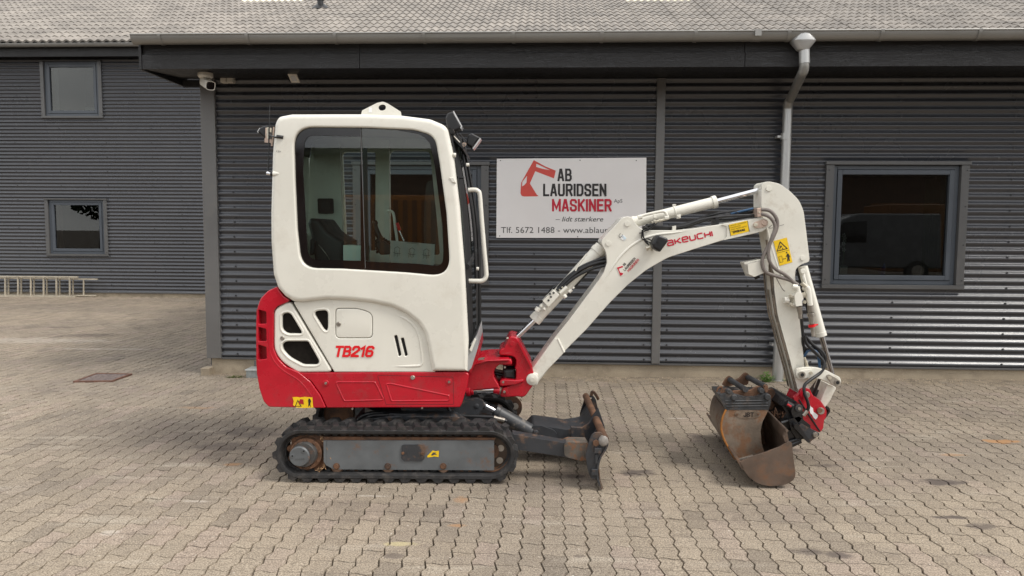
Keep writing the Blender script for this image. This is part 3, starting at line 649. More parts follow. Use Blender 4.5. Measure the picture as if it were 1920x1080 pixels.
# gutter: half round trough with brackets
uG = PB(249, 70, 7.40)[0]; zg = PB(960, 61.5, 7.37)[1]; rg = .074; vg = 7.42
def trough(mb, u0, u1, r, v, z, t=.004, n=14, full=math.pi):
    for rr, flip in ((r, False), (r-t, True)):
        vs = []
        for u in (u0, u1):
            for k in range(n+1): q = math.pi+full*k/n; vs.append((u, v+rr*math.cos(q), z+rr*math.sin(q)*1.12))
        mb.add(vs, [(k, k+1, n+1+k+1, n+1+k) for k in range(n)])
    return mb
gmb = trough(bmb(), uG, uR, rg, vg, zg)
gmb.tube([(uG, vg-rg, zg), (uR, vg-rg, zg)], .009, 8)
gmb.add([(uG, vg+rg*math.cos(math.pi+math.pi*k/14), zg+rg*math.sin(math.pi+math.pi*k/14)*1.12) for k in range(15)], [list(range(15))])
put('gutter', gmb, 'gutter', wing, sharp=50)
for x in (303, 466, 630, 796, 963, 1128, 1303, 1477, 1650, 1832):
    u = PB(x, 70, 7.40)[0]; mb = trough(bmb(), u-.017, u+.017, rg+.009, vg, zg+.004, t=.005); mb.box(u-.014, u+.014, vg+rg, VF+.02, zg-.02, zg-.005); put('gutter_bracket', mb, 'gutter', wing)
u = PB(1418, 70, 7.40)[0]; put('gutter_joint', trough(bmb(), u-.045, u+.045, rg+.003, vg, zg, t=.003).box(u-.03, u+.03, vg-rg-.016, vg-rg-.008, zg-.05, zg+.012), 'gutter', wing)
# low-pitched wing roof, out of sight behind the gutter
put('wing_roof', bmb().add([(uE, VF-.06, zf2+.02), (uR, VF-.06, zf2+.02), (uR, WALL2, 5.1), (uE, WALL2, 5.1), (uE, VF-.06, zf2-.01), (uR, VF-.06, zf2-.01), (uR, WALL2, 5.06), (uE, WALL2, 5.06)], [(0,1,2,3),(7,6,5,4),(0,4,5,1),(1,5,6,2),(2,6,7,3),(3,7,4,0)]), 'roof', wing)
# downpipe with its hopper
def pu(px, py, v): u, z = PB(px, py, v); return (u, v, z)
hop = bmb(); uh, _, zh = pu(1508, 76, 7.38)
def hring(w, d, z, v, n=16):
    return [(uh+w*math.copysign(abs(math.cos(a))**.6, math.cos(a)), v+d*math.copysign(abs(math.sin(a))**.6, math.sin(a)), z) for a in [2*math.pi*k/n for k in range(n)]]
z_a, z_b, z_c = PB(1508, 61, 7.38)[1], PB(1508, 76, 7.38)[1], PB(1508, 93, 7.38)[1]
hop.rings([hring(.056, .07, z_a, vg), hring(.116, .085, z_b+.006, vg), hring(.114, .084, z_b-.004, vg), hring(.05, .05, z_c, vg)])
dp = put('hopper', hop, 'pipe', wing, bev=.006, sharp=60)
path = [pu(1508, 92, 7.42), pu(1508.5, 116, 7.42), pu(1504, 134, 7.45), pu(1497, 150, 7.6), pu(1484, 183, 8.1), pu(1478, 196, 8.22), pu(1477, 214, 8.24), pu(1476, 235, 8.24)]
pm = bmb(); pm.tube([pu(1508, 90, 7.42), pu(1508.3, 119, 7.42)], .05, 20); put('downpipe', pm, 'pipe', wing)
pm = bmb(); pm.tube(catmull([Vector(p) for p in [pu(1508.3, 112, 7.42), pu(1507, 131, 7.43), pu(1502, 142, 7.52), pu(1484, 181, 8.12), pu(1478, 193, 8.22), pu(1477, 206, 8.25)]], 5), .046, 20); put('downpipe_offset', pm, 'gutter', wing, sharp=60)
pm = bmb(); pm.tube([pu(1477.2, 196, 8.25), pu(1469.5, 400, 8.25), pu(1461.5, 640, 8.25)], .049, 20); put('downpipe', pm, 'pipe', wing)
pm = bmb(); pm.tube([pu(1462, 628, 8.25), pu(1458, 712, 8.25)], .060, 20); pm.tube([pu(1458, 712, 8.25), pu(1457.8, 716, 8.25)], .075, 20); put('downpipe_foot', pm, 'pipe', wing)
for (x, y) in ((1473.5, 256), (1462.5, 646)):
    pm = bmb(); p = pu(x, y, 8.25); pm.tube([(p[0], p[1], p[2]-.035), (p[0], p[1], p[2]+.035)], .054 if y < 400 else .064, 20); pm.box(p[0]-.09, p[0]-.03, 8.25, 8.35, p[2]-.012, p[2]+.012); put('pipe_clip', pm, 'pipe', wing)

# ------------------------------------------------------------------ two-storey building at the back left, its roof
house = empty('two_storey_building', W(-9, WALL2, -.05), 'two-storey corrugated building with pale roof at the back left', 'building')
w3, o3, in3 = window(house, 75, 113, 190, 221.5, WALL2, tw=.085, top=.03, fw=.06, sw=.065, sill=.05)
w4, o4, in4 = window(house, 84, 372, 200.5, 480, WALL2, tw=.085, top=.03, fw=.06, sw=.065, sill=.05)
zP2 = PB(200, 547, WALL2)[1]; zT2 = PB(200, 100, WALL2)[1]; uA, uB = -17.5, 9.5
lo, hi = min(o3[0], o4[0])+.05, max(o3[1], o4[1])-.05
for (a, b, c, d) in ((uA, lo, zP2, zT2), (hi, uB, zP2, zT2), (lo, hi, zP2, o4[2]+.02), (lo, hi, o4[3]-.02, o3[2]+.02), (lo, hi, o3[3]-.02, zT2)):
    cladding(house, a, b, c, d, WALL2)
put('plinth', bmb().box(uA, uB, WALL2+.012, WALL2+.2, -.3, zP2-.01), 'plinth', house, bev=.01)
put('base_flashing', bmb().box(uA, uB, WALL2-.016, WALL2+.01, zP2-.03, zP2-.002), 'trim', house)
for o in (o3, o4):
    put('interior_wall', bmb().box(o[0]-.5, o[1]+.5, WALL2+2.5, WALL2+2.6, o[2]-.5, o[3]+.5).box(o[0]-.5, o[1]+.5, WALL2+.3, WALL2+2.5, o[3]+.3, o[3]+.4).box(o[0]-.5, o[1]+.5, WALL2+.3, WALL2+2.5, o[2]-.4, o[2]-.3).box(o[0]-.6, o[0]-.5, WALL2+.1, WALL2+2.5, o[2]-.4, o[3]+.4).box(o[1]+.5, o[1]+.6, WALL2+.1, WALL2+2.5, o[2]-.4, o[3]+.4), 'interior', house)
screws(house, [PB(x, 400, WALL2)[0] for x in (35, 118, 205, 289, 342)], [.3+4*PER*k for k in range(17)], WALL2, lambda u, z: not (lo < u < hi and (o4[2] < z < o4[3] or o3[2] < z < o3[3])))
VE = 16.95; zE = PB(100, 82, VE)[1]
put('fascia_board', bmb().box(uA, uB, VE+.10, VE+.14, PB(100, 104, VE)[1], zE), 'timber', house)
put('soffit_board', bmb().box(uA, uB, VE+.14, WALL2+.05, PB(100, 103, VE)[1]+.03, PB(100, 103, VE)[1]+.06), 'timber', house)
g2 = trough(bmb(), uA, PB(262, 85, VE)[0]+6, .062, VE, zE-.005); g2.tube([(uA, VE-.062, zE-.005), (PB(262, 85, VE)[0]+6, VE-.062, zE-.005)], .008, 8); put('gutter', g2, 'gutter', house, sharp=50)
for x in (10, 85, 160, 232):
    u = PB(x, 85, VE)[0]; put('gutter_bracket', trough(bmb(), u-.018, u+.018, .067, VE, zE-.005, t=.003), 'gutter', house)

SL = 0.46; sn = math.atan(SL); WV = 0.19; NW = 5; SH = 0.50; v_r0, z_r0 = VE+.03, zE+.04
def sheet_mesh():
    xs = np.linspace(0, NW*WV, NW*8+1); rows = [(0, -.02), (0, .024), (SH*.5, .012), (SH+.03, 0.0)]; vs = []
    for d, h in rows:
        for x in xs:
            c = .5+.5*math.cos(2*math.pi*(x/WV)); vs.append((x, d, h+.044*c**0.8+(.006 if abs(x) < .01 else 0)))
    n = len(xs); return np.array(vs), [(r*n+i, r*n+i+1, (r+1)*n+i+1, (r+1)*n+i) for r in range(len(rows)-1) for i in range(n-1)]
RV, RF = sheet_mesh()
cs, ss = math.cos(sn), math.sin(sn)
def roof_pt(u, s, h): return u, v_r0+s*cs-h*ss, z_r0+s*ss+h*cs
def build_roof():
    cells = []
    for j in range(34):
        for i in range(-24, 26): cells.append((i*NW*WV+.3, j*SH, i, j))
    lights = set()
    def cell_at(px, py):
        best = None
        for c in cells:
            x, y, z = project(W(*roof_pt(c[0]+.47, c[1]+.25, .02)))
            d = abs(x-px)+3*abs(y-py)
            if best is None or d < best[0]: best = (d, c)
        return best[1]
    for x0, x1, yb in ((432, 568, 3), (1152, 1292, 3)):
        for c in cells:
            x, y, z = project(W(*roof_pt(c[0]+.47, c[1]+.25, .02)))
            if x0+10 < x < x1-10 and y < yb+1 and y > -30: lights.add((c[2], c[3]))
    vis = []
    for k, c in enumerate(cells):
        x, y, z = project(W(*roof_pt(c[0]+.47, c[1]+.3, .03)))
        lim = 84 if x < 255 else 61
        if -30 < x < 1950 and -6 < y < lim+4: vis.append((z, k))
    vis.sort(); near = set(k for _, k in vis[:300])
    me = bpy.data.meshes.new('roof_sheet'); me.from_pydata([tuple(v) for v in RV], [], RF); me.shade_smooth(); me.set_sharp_from_angle(angle=R(60)); me.materials.append(M['roof'])
    mel = me.copy(); mel.materials.clear(); mel.materials.append(M['roof_cream'])
    rest = []
    for k, c in enumerate(cells):
        li = (c[2], c[3]) in lights
        if k in near or li:
            o = bpy.data.objects.new('roof_light_sheet' if li else 'roof_sheet', mel if li else me); COL.objects.link(o); o.parent = house
            p = W(*roof_pt(c[0], c[1], 0))-BASE[house.name]
            o.matrix_local = Matrix.Translation(p) @ Matrix.Rotation(-ALPHA, 4, 'Z') @ Matrix.Rotation(sn+random.gauss(0, .002), 4, 'X')
        else: rest.append(c)
    mb = MB(); V = []; 
    for c in rest: V.append([W(*roof_pt(c[0]+x, c[1]+d, h)) for x, d, h in RV])
    n = len(RV); mb.v = [p for q in V for p in q]; mb.f = [tuple(i+k*n for i in f) for k in range(len(rest)) for f in RF]
    me2 = bpy.data.meshes.new('distant_roof_sheets'); b = BASE[house.name]; me2.from_pydata([tuple(p-b) for p in mb.v], [], mb.f); me2.shade_smooth(); me2.set_sharp_from_angle(angle=R(60)); me2.materials.append(M['roof'])
    o = bpy.data.objects.new('distant_roof_sheets', me2); COL.objects.link(o); o.parent = house; o['kind'] = 'stuff'
    deck = bmb(); d0 = roof_pt(-23, -.0, -.07); d1 = roof_pt(25, 17.3, -.07)
    deck.add([(-23, d0[1], d0[2]), (25, d0[1], d0[2]), (25, d1[1], d1[2]), (-23, d1[1], d1[2])], [(0, 1, 2, 3)]); put('roof_deck', deck, 'timber', house)
build_roof()
# vent pipe on the roof
s_v = 5.6; vp = None
best = None
for q in np.linspace(0, 14, 200):
    x, y, z = project(W(*roof_pt(0, q, .03)));
for q in np.linspace(0, 14, 281):
    u_ = None
    for uu in np.linspace(-9, -3, 121):
        x, y, z = project(W(*roof_pt(uu, q, .03))); e = abs(x-600)+abs(y-14)
        if best is None or e < best[0]: best = (e, uu, q)
_, uu, q = best; r_ = roof_pt(uu, q, 0)
mb = bmb(); mb.tube([r_, (r_[0], r_[1], r_[2]+.75)], .085, 16); mb.tube([(r_[0], r_[1], r_[2]+.22), (r_[0], r_[1], r_[2]+.27)], .10, 16)
mb.rings([[(r_[0]+a*math.cos(t), r_[1]+a*math.sin(t), r_[2]+h+(a*math.sin(t))*SL*.8) for t in [2*math.pi*k/16 for k in range(16)]] for a, h in ((.24, .03), (.2, .06), (.10, .14))])
put('vent_pipe', mb, 'plastic', house, sharp=50)

# ------------------------------------------------------------------ things on and by the walls
def simple(name, mb, m, label, cat, base, bev=0.0, group=None, **k):
    o = put(name, mb, m, None, bev=bev, base=base, **k); tag(o, label, cat, group); return o
# sign
VS = WALL-.030
def SG(px, py, v=VS): return hit(px, py, CV, v)
NB = -CV
s_base = SG(1071, 448)
sign = empty('sign_board', s_base, 'large white company sign board with red digger arm logo on the grey wall', 'sign')
mb = MB(); c4 = [(931.5, 297.5), (1212, 295.5), (1211.5, 446.8), (930.5, 446)]
P0 = [SG(x, y, VS+.004) for x, y in c4]; mb.v = P0+[p+CV*.012 for p in P0]; mb.f = [(0,1,2,3),(7,6,5,4),(0,4,5,1),(1,5,6,2),(2,6,7,3),(3,7,4,0)]
put('board', mb, 'sign', sign, bev=.0015)
VS2 = VS+.004
SGm = lambda x, y: hit(x, y, CV, VS2)
K = 5.647
def cp(x, y): return (900+x/K, 280+y/K)
flat('digger_logo', [cp(*p) for p in ((570, 114), (690, 180), (802, 226), (783, 308), (585, 232), (528, 362), (600, 478), (620, 494), (600, 498), (470, 500), (440, 492), (428, 465), (436, 352), (455, 318))], SGm, 'glare_red_decal', sign, nrm=NB,
     holes=[[cp(*p) for p in ((597, 152), (680, 192), (742, 220), (660, 206), (594, 186))], [cp(*p) for p in ((498, 280), (492, 352), (470, 378), (446, 392), (448, 345))]])
for s, x0, x1, yb, h, mm in (('AB', 820, 972, 338, 134, 'black_decal'), ('LAURIDSEN', 668, 1338, 497, 133, 'black_decal'), ('MASKINER', 762, 1393, 658, 132, 'crimson_decal')):
    bar_text('lettering', s, cp(x0, yb), cp(x1, yb), h/K, 22/K, SGm, mm, sign, nrm=NB, gap=.45)
for nm, s, x0, x1, yb, h, bo, sh, mm in (('lettering', 'ApS', 1418, 1507, 565, 38, 0, 0, 'grey_decal'), ('lettering', '– lidt stærkere', 800, 1305, 763, 50, .004, .25, 'grey_decal')):
    text(nm, s, cp(x0, yb), cp(x1, yb), h/K, SGm, mm, sign, bold=bo, shear=sh, nrm=NB)
text('lettering', 'Tlf. 5672 1488 - www.ablauridsen.dk', cp(222, 885), (1198, 436.9), 62/K, SGm, 'grey_decal', sign, bold=-.002, nrm=NB, space=1.02)
mb = MB()
for x, y in ((938.5, 301), (1087.5, 300.5), (1193, 301), (937, 442.5), (1083, 444), (1204, 443)):
    p = SGm(x, y); mb.cyl(p, p+NB*.004, .006, 8)
put('screw_heads', mb, 'screw', sign, kind='stuff')

# security camera, junction box, floodlight under the eaves
zs = zf0-.0
p = W(PB(385, 130, 7.75)[0], 7.75, zs+.01); secc = empty('security_camera', p, 'white bullet security camera under the eaves above the corner flashing', 'camera')
mb = MB(); mb.cone_steps(p, p+Vector((0, 0, -.055)), [(0, .075), (.6, .078), (1, .06)], 24); put('mount', mb, 'white', secc)
mb = MB(); q = p+Vector((-.01, -.02, -.10)); mb.tube([p+Vector((0, 0, -.05)), p+Vector((-.012, -.005, -.09)), q], .020, 12, smooth=4); put('arm', mb, 'white', secc)
dirc = Vector((.62, -.70, -.34)).normalized(); sx_ = dirc.cross(Vector((0, 0, 1))).normalized(); up_ = sx_.cross(dirc)
c0 = p+Vector((.03, -.04, -.115))
def ell(c, a, b, n=20, e=.55): return [c+sx_*(a*math.copysign(abs(math.cos(t))**e, math.cos(t)))+up_*(b*math.copysign(abs(math.sin(t))**e, math.sin(t))) for t in [2*math.pi*k/n for k in range(n)]]
mb = MB(); mb.rings([ell(c0-dirc*.11, .03, .03), ell(c0-dirc*.10, .042, .042), ell(c0+dirc*.11, .048, .046), ell(c0+dirc*.105, .040, .038)]); put('body', mb, 'white', secc, sharp=50)
mb = MB(); mb.rings([ell(c0+dirc*.102, .041, .039), ell(c0+dirc*.108, .041, .039)]); put('lens', mb, 'frit', secc)
pj = pu(412, 155, 8.28)
jb = empty('junction_box', W(*pj), 'pale twin junction box beside the security camera at the top of the wall', 'electrical box')
u_, z_ = PB(412.5, 154.5, 8.26); u2, z2 = PB(436, 140.5, 8.26); 
put('box', bmb().box(u_, (u_+u2)/2-.002, 8.26, 8.34, z_, z2), 'white', jb, bev=.008); put('box', bmb().box((u_+u2)/2+.002, u2, 8.26, 8.34, z_, z2), 'white', jb, bev=.008)
pf = W(PB(549, 132, 8.0)[0], 8.0, zs+.01); fl = empty('floodlight', pf, 'small white LED floodlight tilted down under the eaves above the cab', 'floodlight')
a = hit(541, 138.5, CV, 7.95); b = hit(557, 138.5, CV, 7.95); c = hit(561, 154, CV, 7.95); ctr = (a+b)/2*.5+(c+hit(545.5, 154, CV, 7.95))/2*.5
mb = MB(); nrm = Vector((0, -.80, -.60)); upv = Vector((-.22, -.60, .78)).normalized(); sxx = Vector((1, 0, 0)); mb.obox(ctr, sxx*.048, nrm*.012, upv*.052); put('housing', mb, 'white', fl, bev=.006)
mb = MB(); mb.obox(ctr+nrm*.013, sxx*.026, nrm*.002, upv*.03); put('lens', mb, 'lens', fl)
mb = MB(); mb.obox(pf+Vector((0, 0, -.02)), (.035, 0, 0), (0, .03, 0), (0, 0, .022)); mb.tube([pf+Vector((0, 0, -.03)), ctr-nrm*.012], .008, 8); put('bracket', mb, 'plastic', fl)

# ladder on its side along the back wall
VL = WALL2-.22
lad = empty('extension_ladder', W(PB(90, 556, VL)[0], VL, gz(-9, 17)), 'pale aluminium extension ladder lying on its edge at the back wall', 'ladder')
def L3(px, py, v=VL): u, z = PB(px, py, v); return (u, v, z)
def bar(name, a, b, h, t, parent, m='alu'):
    a = Vector(a); b = Vector(b); mb = bmb(); d = (b-a).normalized(); up = Vector((0, 0, 1)); up = (up-d*up.dot(d)).normalized(); mb.obox((a+b)/2, (b-a)/2, Vector((0, t/2, 0)), up*h/2); return put(name, mb, m, parent, bev=.004)
bar('stile', L3(-60, 518), L3(146, 519.5), .035, .055, lad); bar('stile', L3(-60, 555), L3(142, 556.2), .035, .055, lad)
bar('stile', L3(-60, 520.5, VL+.08), L3(183, 523.7, VL+.08), .03, .05, lad); bar('stile', L3(-60, 553, VL+.08), L3(181, 554.2, VL+.08), .03, .05, lad)
for x in (-38, -14, 10, 34, 58, 82, 106, 131): bar('rung', L3(x, 519), L3(x, 555.5), .035, .035, lad); bar('rung', L3(x+6, 520, VL+.08), L3(x+6, 553.5, VL+.08), .03, .03, lad)
bar('rung', L3(157, 523, VL+.08), L3(157, 554, VL+.08), .03, .03, lad)

# manhole cover
mc = [PG(*q, 0.0) for q in ((136.5, 711.5), (211, 710.5), (248, 697), (180, 696))]; ctr = sum(mc, Vector())/4; ctr.z = gz(-4.6, 8.3)+.004
man = empty('manhole_cover', ctr, 'square rusty manhole cover with speckled infill set in the paving', 'manhole cover')
mq = [Vector((q.x, q.y, 0)) for q in mc]; mm_ = sum(mq, Vector())/4
def mquad(f, z): return [mm_+(q-mm_)*f+Vector((0, 0, ctr.z+z)) for q in mq]
def mring(f0, f1, z0, z1): mb = MB(); a, b, c, d = mquad(f0, z0), mquad(f0, z1), mquad(f1, z1), mquad(f1, z0); mb.v = a+b+c+d; mb.f = [(k*4+i, k*4+(i+1) % 4, ((k+1) % 4)*4+(i+1) % 4, ((k+1) % 4)*4+i) for k in range(4) for i in range(4)]; return mb
put('frame', mring(1.0, .86, -.01, .016), mat('cover_frame_rust', (.13, .065, .045), .8, var=.3, vscale=20), man, bev=.003)
mb = MB(); a, b = mquad(.86, -.01), mquad(.855, .010); mb.v = a+b; mb.f = [(4, 5, 6, 7)]+[(i, (i+1) % 4, 4+(i+1) % 4, 4+i) for i in range(4)]; put('infill', mb, mat('speckled_cover_infill', (.13, .10, .09), .8, var=.5, vscale=45, fine=.6, fscale=70), man)

# odds and ends at the foot of the wall
zw = float(gz(-3.4, 8.2))
u_, _ = PB(378, 700, 8.3); u2, _ = PB(395, 700, 8.3)
simple('stone_block', bmb().box(u_, u2, 8.27, 8.42, zw-.01, zw+.085), 'plinth', 'small yellowish stone block at the foot of the wing corner', 'stone', W((u_+u2)/2, 8.34, zw), bev=.01)
u_, _ = PB(459, 700, 8.15); ud = PB(500, 700, 8.15)[0]
gb = empty('galvanised_box', W(u_+.1, 8.15, zw), 'low galvanised metal box at the plinth behind the red counterweight', 'metal box')
put('body', bmb().box(u_+.01, ud+.5, 8.16, 8.36, zw, zw+.085), mat('galvanised_sheet', (.30, .33, .33), .4, metal=.5, var=.2, vscale=15), gb, bev=.004)
put('lid', bmb().box(u_, ud+.51, 8.15, 8.36, zw+.087, zw+.10), mat('galvanised_edge', (.6, .63, .63), .35, metal=.5), gb, bev=.002)
put('back_plate', bmb().box(u_+.03, ud+.5, 8.345, 8.36, zw+.10, zw+.165), M['trim'], gb, bev=.004)

def leafy(name, px, py, v, n, h, spread, m, label, cat, size=.03):
    u, z = PB(px, py, v); z = float(gz(u, v)); mb = MB(); o = W(u, v, z)
    for k in range(n):
        a = random.uniform(0, 2*math.pi); rr = random.random()**.6*spread; hh = h*random.uniform(.15, 1)*(1-.6*rr/spread); p = o+Vector((math.cos(a)*rr, math.sin(a)*rr*.5, hh))
        d = Vector((math.cos(a), math.sin(a), random.uniform(-.2, .8))).normalized(); s = d.cross(Vector((0, 0, 1))).normalized()*size*.38*random.uniform(.6, 1); L = size*random.uniform(.6, 1.3)
        mb.add([p, p+d*L*.5+s, p+d*L, p+d*L*.5-s], [(0, 1, 2, 3)])
        if k % 4 == 0: mb.tube([o+Vector((math.cos(a)*rr*.2, math.sin(a)*rr*.2, 0)), p], .002, 4)
    return simple(name, mb, m, label, cat, o)
leafy('weed', 1438, 712, 8.15, 160, .12, .085, 'green', 'small green weed growing at the foot of the downpipe', 'weed')
leafy('moss_tuft', 440, 700, 8.18, 140, .022, .10, 'moss', 'patch of dark moss and weeds at the plinth left of the cab', 'moss', .014)
leafy('weed', 1476, 707, 8.2, 30, .03, .04, 'green', 'tiny weed tuft at the plinth just right of the downpipe foot', 'weed', .02)

mb = MB(); 
for k in range(2600):
    u = random.uniform(uL+.1, 8.3); v = WALL-.30*random.random()**1.7-.0; 
    if random.random() < .5 and not (.2 < u < 1.4 or 3.0 < u < 4.6): continue
    z = float(gz(u, v)); s = random.uniform(.004, .011); q = [Vector((random.gauss(0, 1), random.gauss(0, 1), random.gauss(0, 1))).normalized()*s for _ in range(4)]
    c = W(u, v, z+s*.3); mb.add([c+x for x in q], [(0, 1, 2), (0, 2, 3), (0, 3, 1), (1, 3, 2)])
simple('gravel_strip', mb, 'pebble', 'loose pebbles along the foot of the wing wall', 'gravel', (0, 0, 0), kind='stuff')
sb = bmb(); us = np.linspace(uL, uR, 40)
sb.add([(u, v, float(gz(u, v))-.001+(.004 if v > 8.3 else 0)) for v in (WALL-.31, WALL-.15, WALL+.1) for u in us], [(j*40+i, j*40+i+1, (j+1)*40+i+1, (j+1)*40+i) for j in range(2) for i in range(39)])
o = put('sand_verge', sb, mat('wall_foot_sand', (.24, .195, .14), .95, var=.3, vscale=8, fine=.35, fscale=110, bump=.4, bscale=90)); tag(o, kind='structure')

# window-sill things
u_, z_ = in2[0], in2[2]
def sill(px, v=WALL+.17): return hit(px, 512, CV, v)
po = W(u_+.10, WALL+.17, z_+.0); orch = empty('potted_orchid', po, 'white orchid in a square white pot on the sill of the right window', 'plant')
mb = MB(); mb.obox(po+Vector((0, 0, .05)), (.05, 0, 0), (0, .04, 0), (0, 0, .045)); put('pot', mb, 'white_decal', orch, bev=.005)
mb = MB(); mb.tube([po+Vector((0, 0, .09)), po+Vector((.015, 0, .25)), po+Vector((.0, 0, .40)), po+Vector((-.04, 0, .46))], .004, 6, smooth=5); mb.tube([po+Vector((.01, 0, .09)), po+Vector((.03, 0, .36))], .003, 6); put('stem', mb, 'green', orch)
mb = MB()
for k in range(9):
    c = po+Vector((random.uniform(-.06, .02), random.uniform(-.02, .02), .18+.033*k))
    for j in range(5):
        a = 2*math.pi*j/5; mb.add([c, c+Vector((math.cos(a-.4)*.02, -.004, math.sin(a-.4)*.02)), c+Vector((math.cos(a)*.028, -.006, math.sin(a)*.028)), c+Vector((math.cos(a+.4)*.02, -.004, math.sin(a+.4)*.02))], [(0, 1, 2, 3)])
put('blossom', mb, 'petal', orch)
pb = W((in2[0]*.42+in2[1]*.58)-.12, WALL+.17, z_); mb = MB(); mb.cone_steps(pb, pb+Vector((.02, 0, .13)), [(0, .035), (.1, .03), (.45, .018), (.6, .024), (.8, .012), (1, .004)], 10); mb.tube([pb+Vector((0, 0, .07)), pb+Vector((-.035, 0, .05)), pb+Vector((-.04, 0, .02))], .007, 6)
simple('figurine', mb, 'blue_fig', 'small blue figurine on the sill of the right window', 'figurine', pb)
mb = bmb(); n = 40; a0, a1 = in2[1]-.17, in2[1]+.03
mb.add([(a0+(a1-a0)*k/n, WALL+.19+.012*math.sin(k*1.3), z) for z in (in2[2], in2[3]-.04) for k in range(n+1)], [(k, k+1, n+2+k, n+1+k) for k in range(n)])
simple('curtain', mb, mat('beige_curtain', (.30, .27, .20), .9), 'narrow beige curtain at the right side of the right window', 'curtain', W(a0, WALL+.2, in2[2]))
a0, a1 = in3[0]-.02, in3[0]+.10; mb = bmb().add([(a0+(a1-a0)*k/20, WALL2+.19+.01*math.sin(k*1.5), z) for z in (in3[2], in3[3]) for k in range(21)], [(k, k+1, 22+k, 21+k) for k in range(20)])
simple('curtain', mb, 'white_decal', 'white curtain edge in the upper left window', 'curtain', W(a0, WALL2+.2, in3[2]))
mb = bmb().box(in3[1]-.26, in3[1]-.02, WALL2+.047, WALL2+.05, in3[2]+.01, in3[2]+.09); simple('window_label', mb, 'white_decal', 'white paper label in the lower corner of the upper left window', 'label', W(in3[1]-.2, WALL2+.05, in3[2]))
a0, a1 = in4[0]-.02, in4[0]+.09; mb = bmb().add([(a0+(a1-a0)*k/20, WALL2+.19+.01*math.sin(k*1.5), z) for z in (in4[2], in4[3]) for k in range(21)], [(k, k+1, 22+k, 21+k) for k in range(20)])
simple('curtain', mb, mat('pink_curtain', (.42, .22, .18), .9), 'pinkish curtain edge in the lower left window', 'curtain', W(a0, WALL2+.2, in4[2]))

# ------------------------------------------------------------------ the yard behind the camera, seen only mirrored in the panes
opp = empty('brick_warehouse', (4, -24, 0), 'long brown brick warehouse across the yard, mirrored in the windows', 'building')
put('wall', MB().box(-16, 34, -32, -24, 0, 5.0), 'brown_wall', opp)
put('roof', MB().prism([(-16.6, 5.0), (34.6, 5.0), (34.6, 5.25), (-16.6, 5.25)], -32.5, -23.4), 'timber', opp)
for k in range(8): put('door', MB().box(-13+5.8*k, -9.6+5.8*k, -23.98, -23.9, 0, 3.2), 'container' if k % 2 else 'trim', opp)
for k, (x, l) in enumerate(((14.2, 'ochre steel storage container across the yard, mirrored in the right window'),)):
    c = empty('storage_container', (x, -13, 0), l, 'container'); mb = MB()
    mb.box(x-1.6, x+1.6, -15.6, -13, .15, 2.75); put('body', mb, 'container', c, bev=.03)
    for j in range(12): put('corrugation', MB().box(x-1.5+.255*j, x-1.38+.255*j, -13.0, -12.96, .3, 2.6), 'container', c)
c = empty('storage_container', (-3.2, -14, 0), 'orange steel storage container added out of view to be mirrored in the cab glass', 'container'); mb = MB()  # unseen container added for an orange reflection in the cab glass
mb.box(-5.4, -1.2, -16.4, -14, .15, 2.75); put('body', mb, mat('orange_container_steel', (.50, .20, .04), .5), c, bev=.03)
for j in range(14): put('corrugation', MB().box(-5.3+.3*j, -5.15+.3*j, -14.0, -13.96, .3, 2.6), M['container'], c)
def tree(x, y, h, label):
    t = empty('tree', (x, y, 0), label, 'tree'); mb = MB(); mb.tube([(x, y, 0), (x+.1, y, h*.35), (x, y+.1, h*.75)], [.22, .15, .05], 8); put('trunk', mb, 'bark', t)
    mb = MB()
    for k in range(2200):
        d = Vector((random.gauss(0, 1), random.gauss(0, 1), random.gauss(0, 1))).normalized()*random.random()**.33; p = Vector((x, y, h*.65))+Vector((d.x*h*.33, d.y*h*.33, d.z*h*.38)); n = Vector((random.gauss(0, 1), random.gauss(0, 1), random.gauss(0, 1))).normalized(); a = n.orthogonal().normalized()*.22; b = n.cross(a)
        mb.add([p-a, p+b*.7, p+a, p-b*.7], [(0, 1, 2, 3)])
    put('crown', mb, 'leaf_dark', t)
tree(-29, -14, 7, 'leafy tree across the yard, mirrored in the lower left window'); tree(-35, -19, 8.5, 'taller leafy tree at the far left of the yard'); tree(-25, -15, 5.6, 'low bushy tree across the yard, mirrored in the lower left window'); tree(-31, -17, 6.2, 'dark bushy tree between two taller ones across the yard'); tree(-23, -24, 8, 'tree standing beside the brick warehouse')

van = empty('reflected_van', (10.6, -9.5, 0), 'grey van added out of view to be mirrored in the right window', 'van')  # unseen van put in to fill the right window's reflection
mb = MB(); mb.prism([(8.4, .45), (8.4, 1.1), (9.0, 1.3), (9.7, 2.1), (10.2, 2.3), (12.9, 2.3), (13.0, .45)], -11.3, -9.5); put('body', mb, 'van_grey', van, bev=.06)
mb = MB(); mb.prism([(9.15, 1.32), (9.75, 2.0), (10.5, 2.05), (10.5, 1.32)], -9.495, -9.47); put('window', mb, 'frit', van)
for x in (9.3, 12.2):
    mb = MB(); mb.cyl((x, -9.7, .36), (x, -9.45, .36), .36, 20); w_ = put('wheel', mb, 'rubber', van); mb = MB(); mb.cyl((x, -9.46, .36), (x, -9.43, .36), .2, 16); put('rim', mb, 'bolt', w_)
rk = empty('reflected_rack', (15.5, -9, 0), 'dark storage rack added out of view to be mirrored in the right window', 'rack')  # rack out of view, added only as more shapes for that reflection
for x in (14.6, 15.6, 16.6, 17.6): put('upright', MB().box(x, x+.08, -9.6, -9.0, 0, 2.6), 'trim', rk)
for z in (.5, 1.3, 2.1): put('shelf', MB().box(14.6, 17.68, -9.62, -9.02, z, z+.06), 'trim', rk)
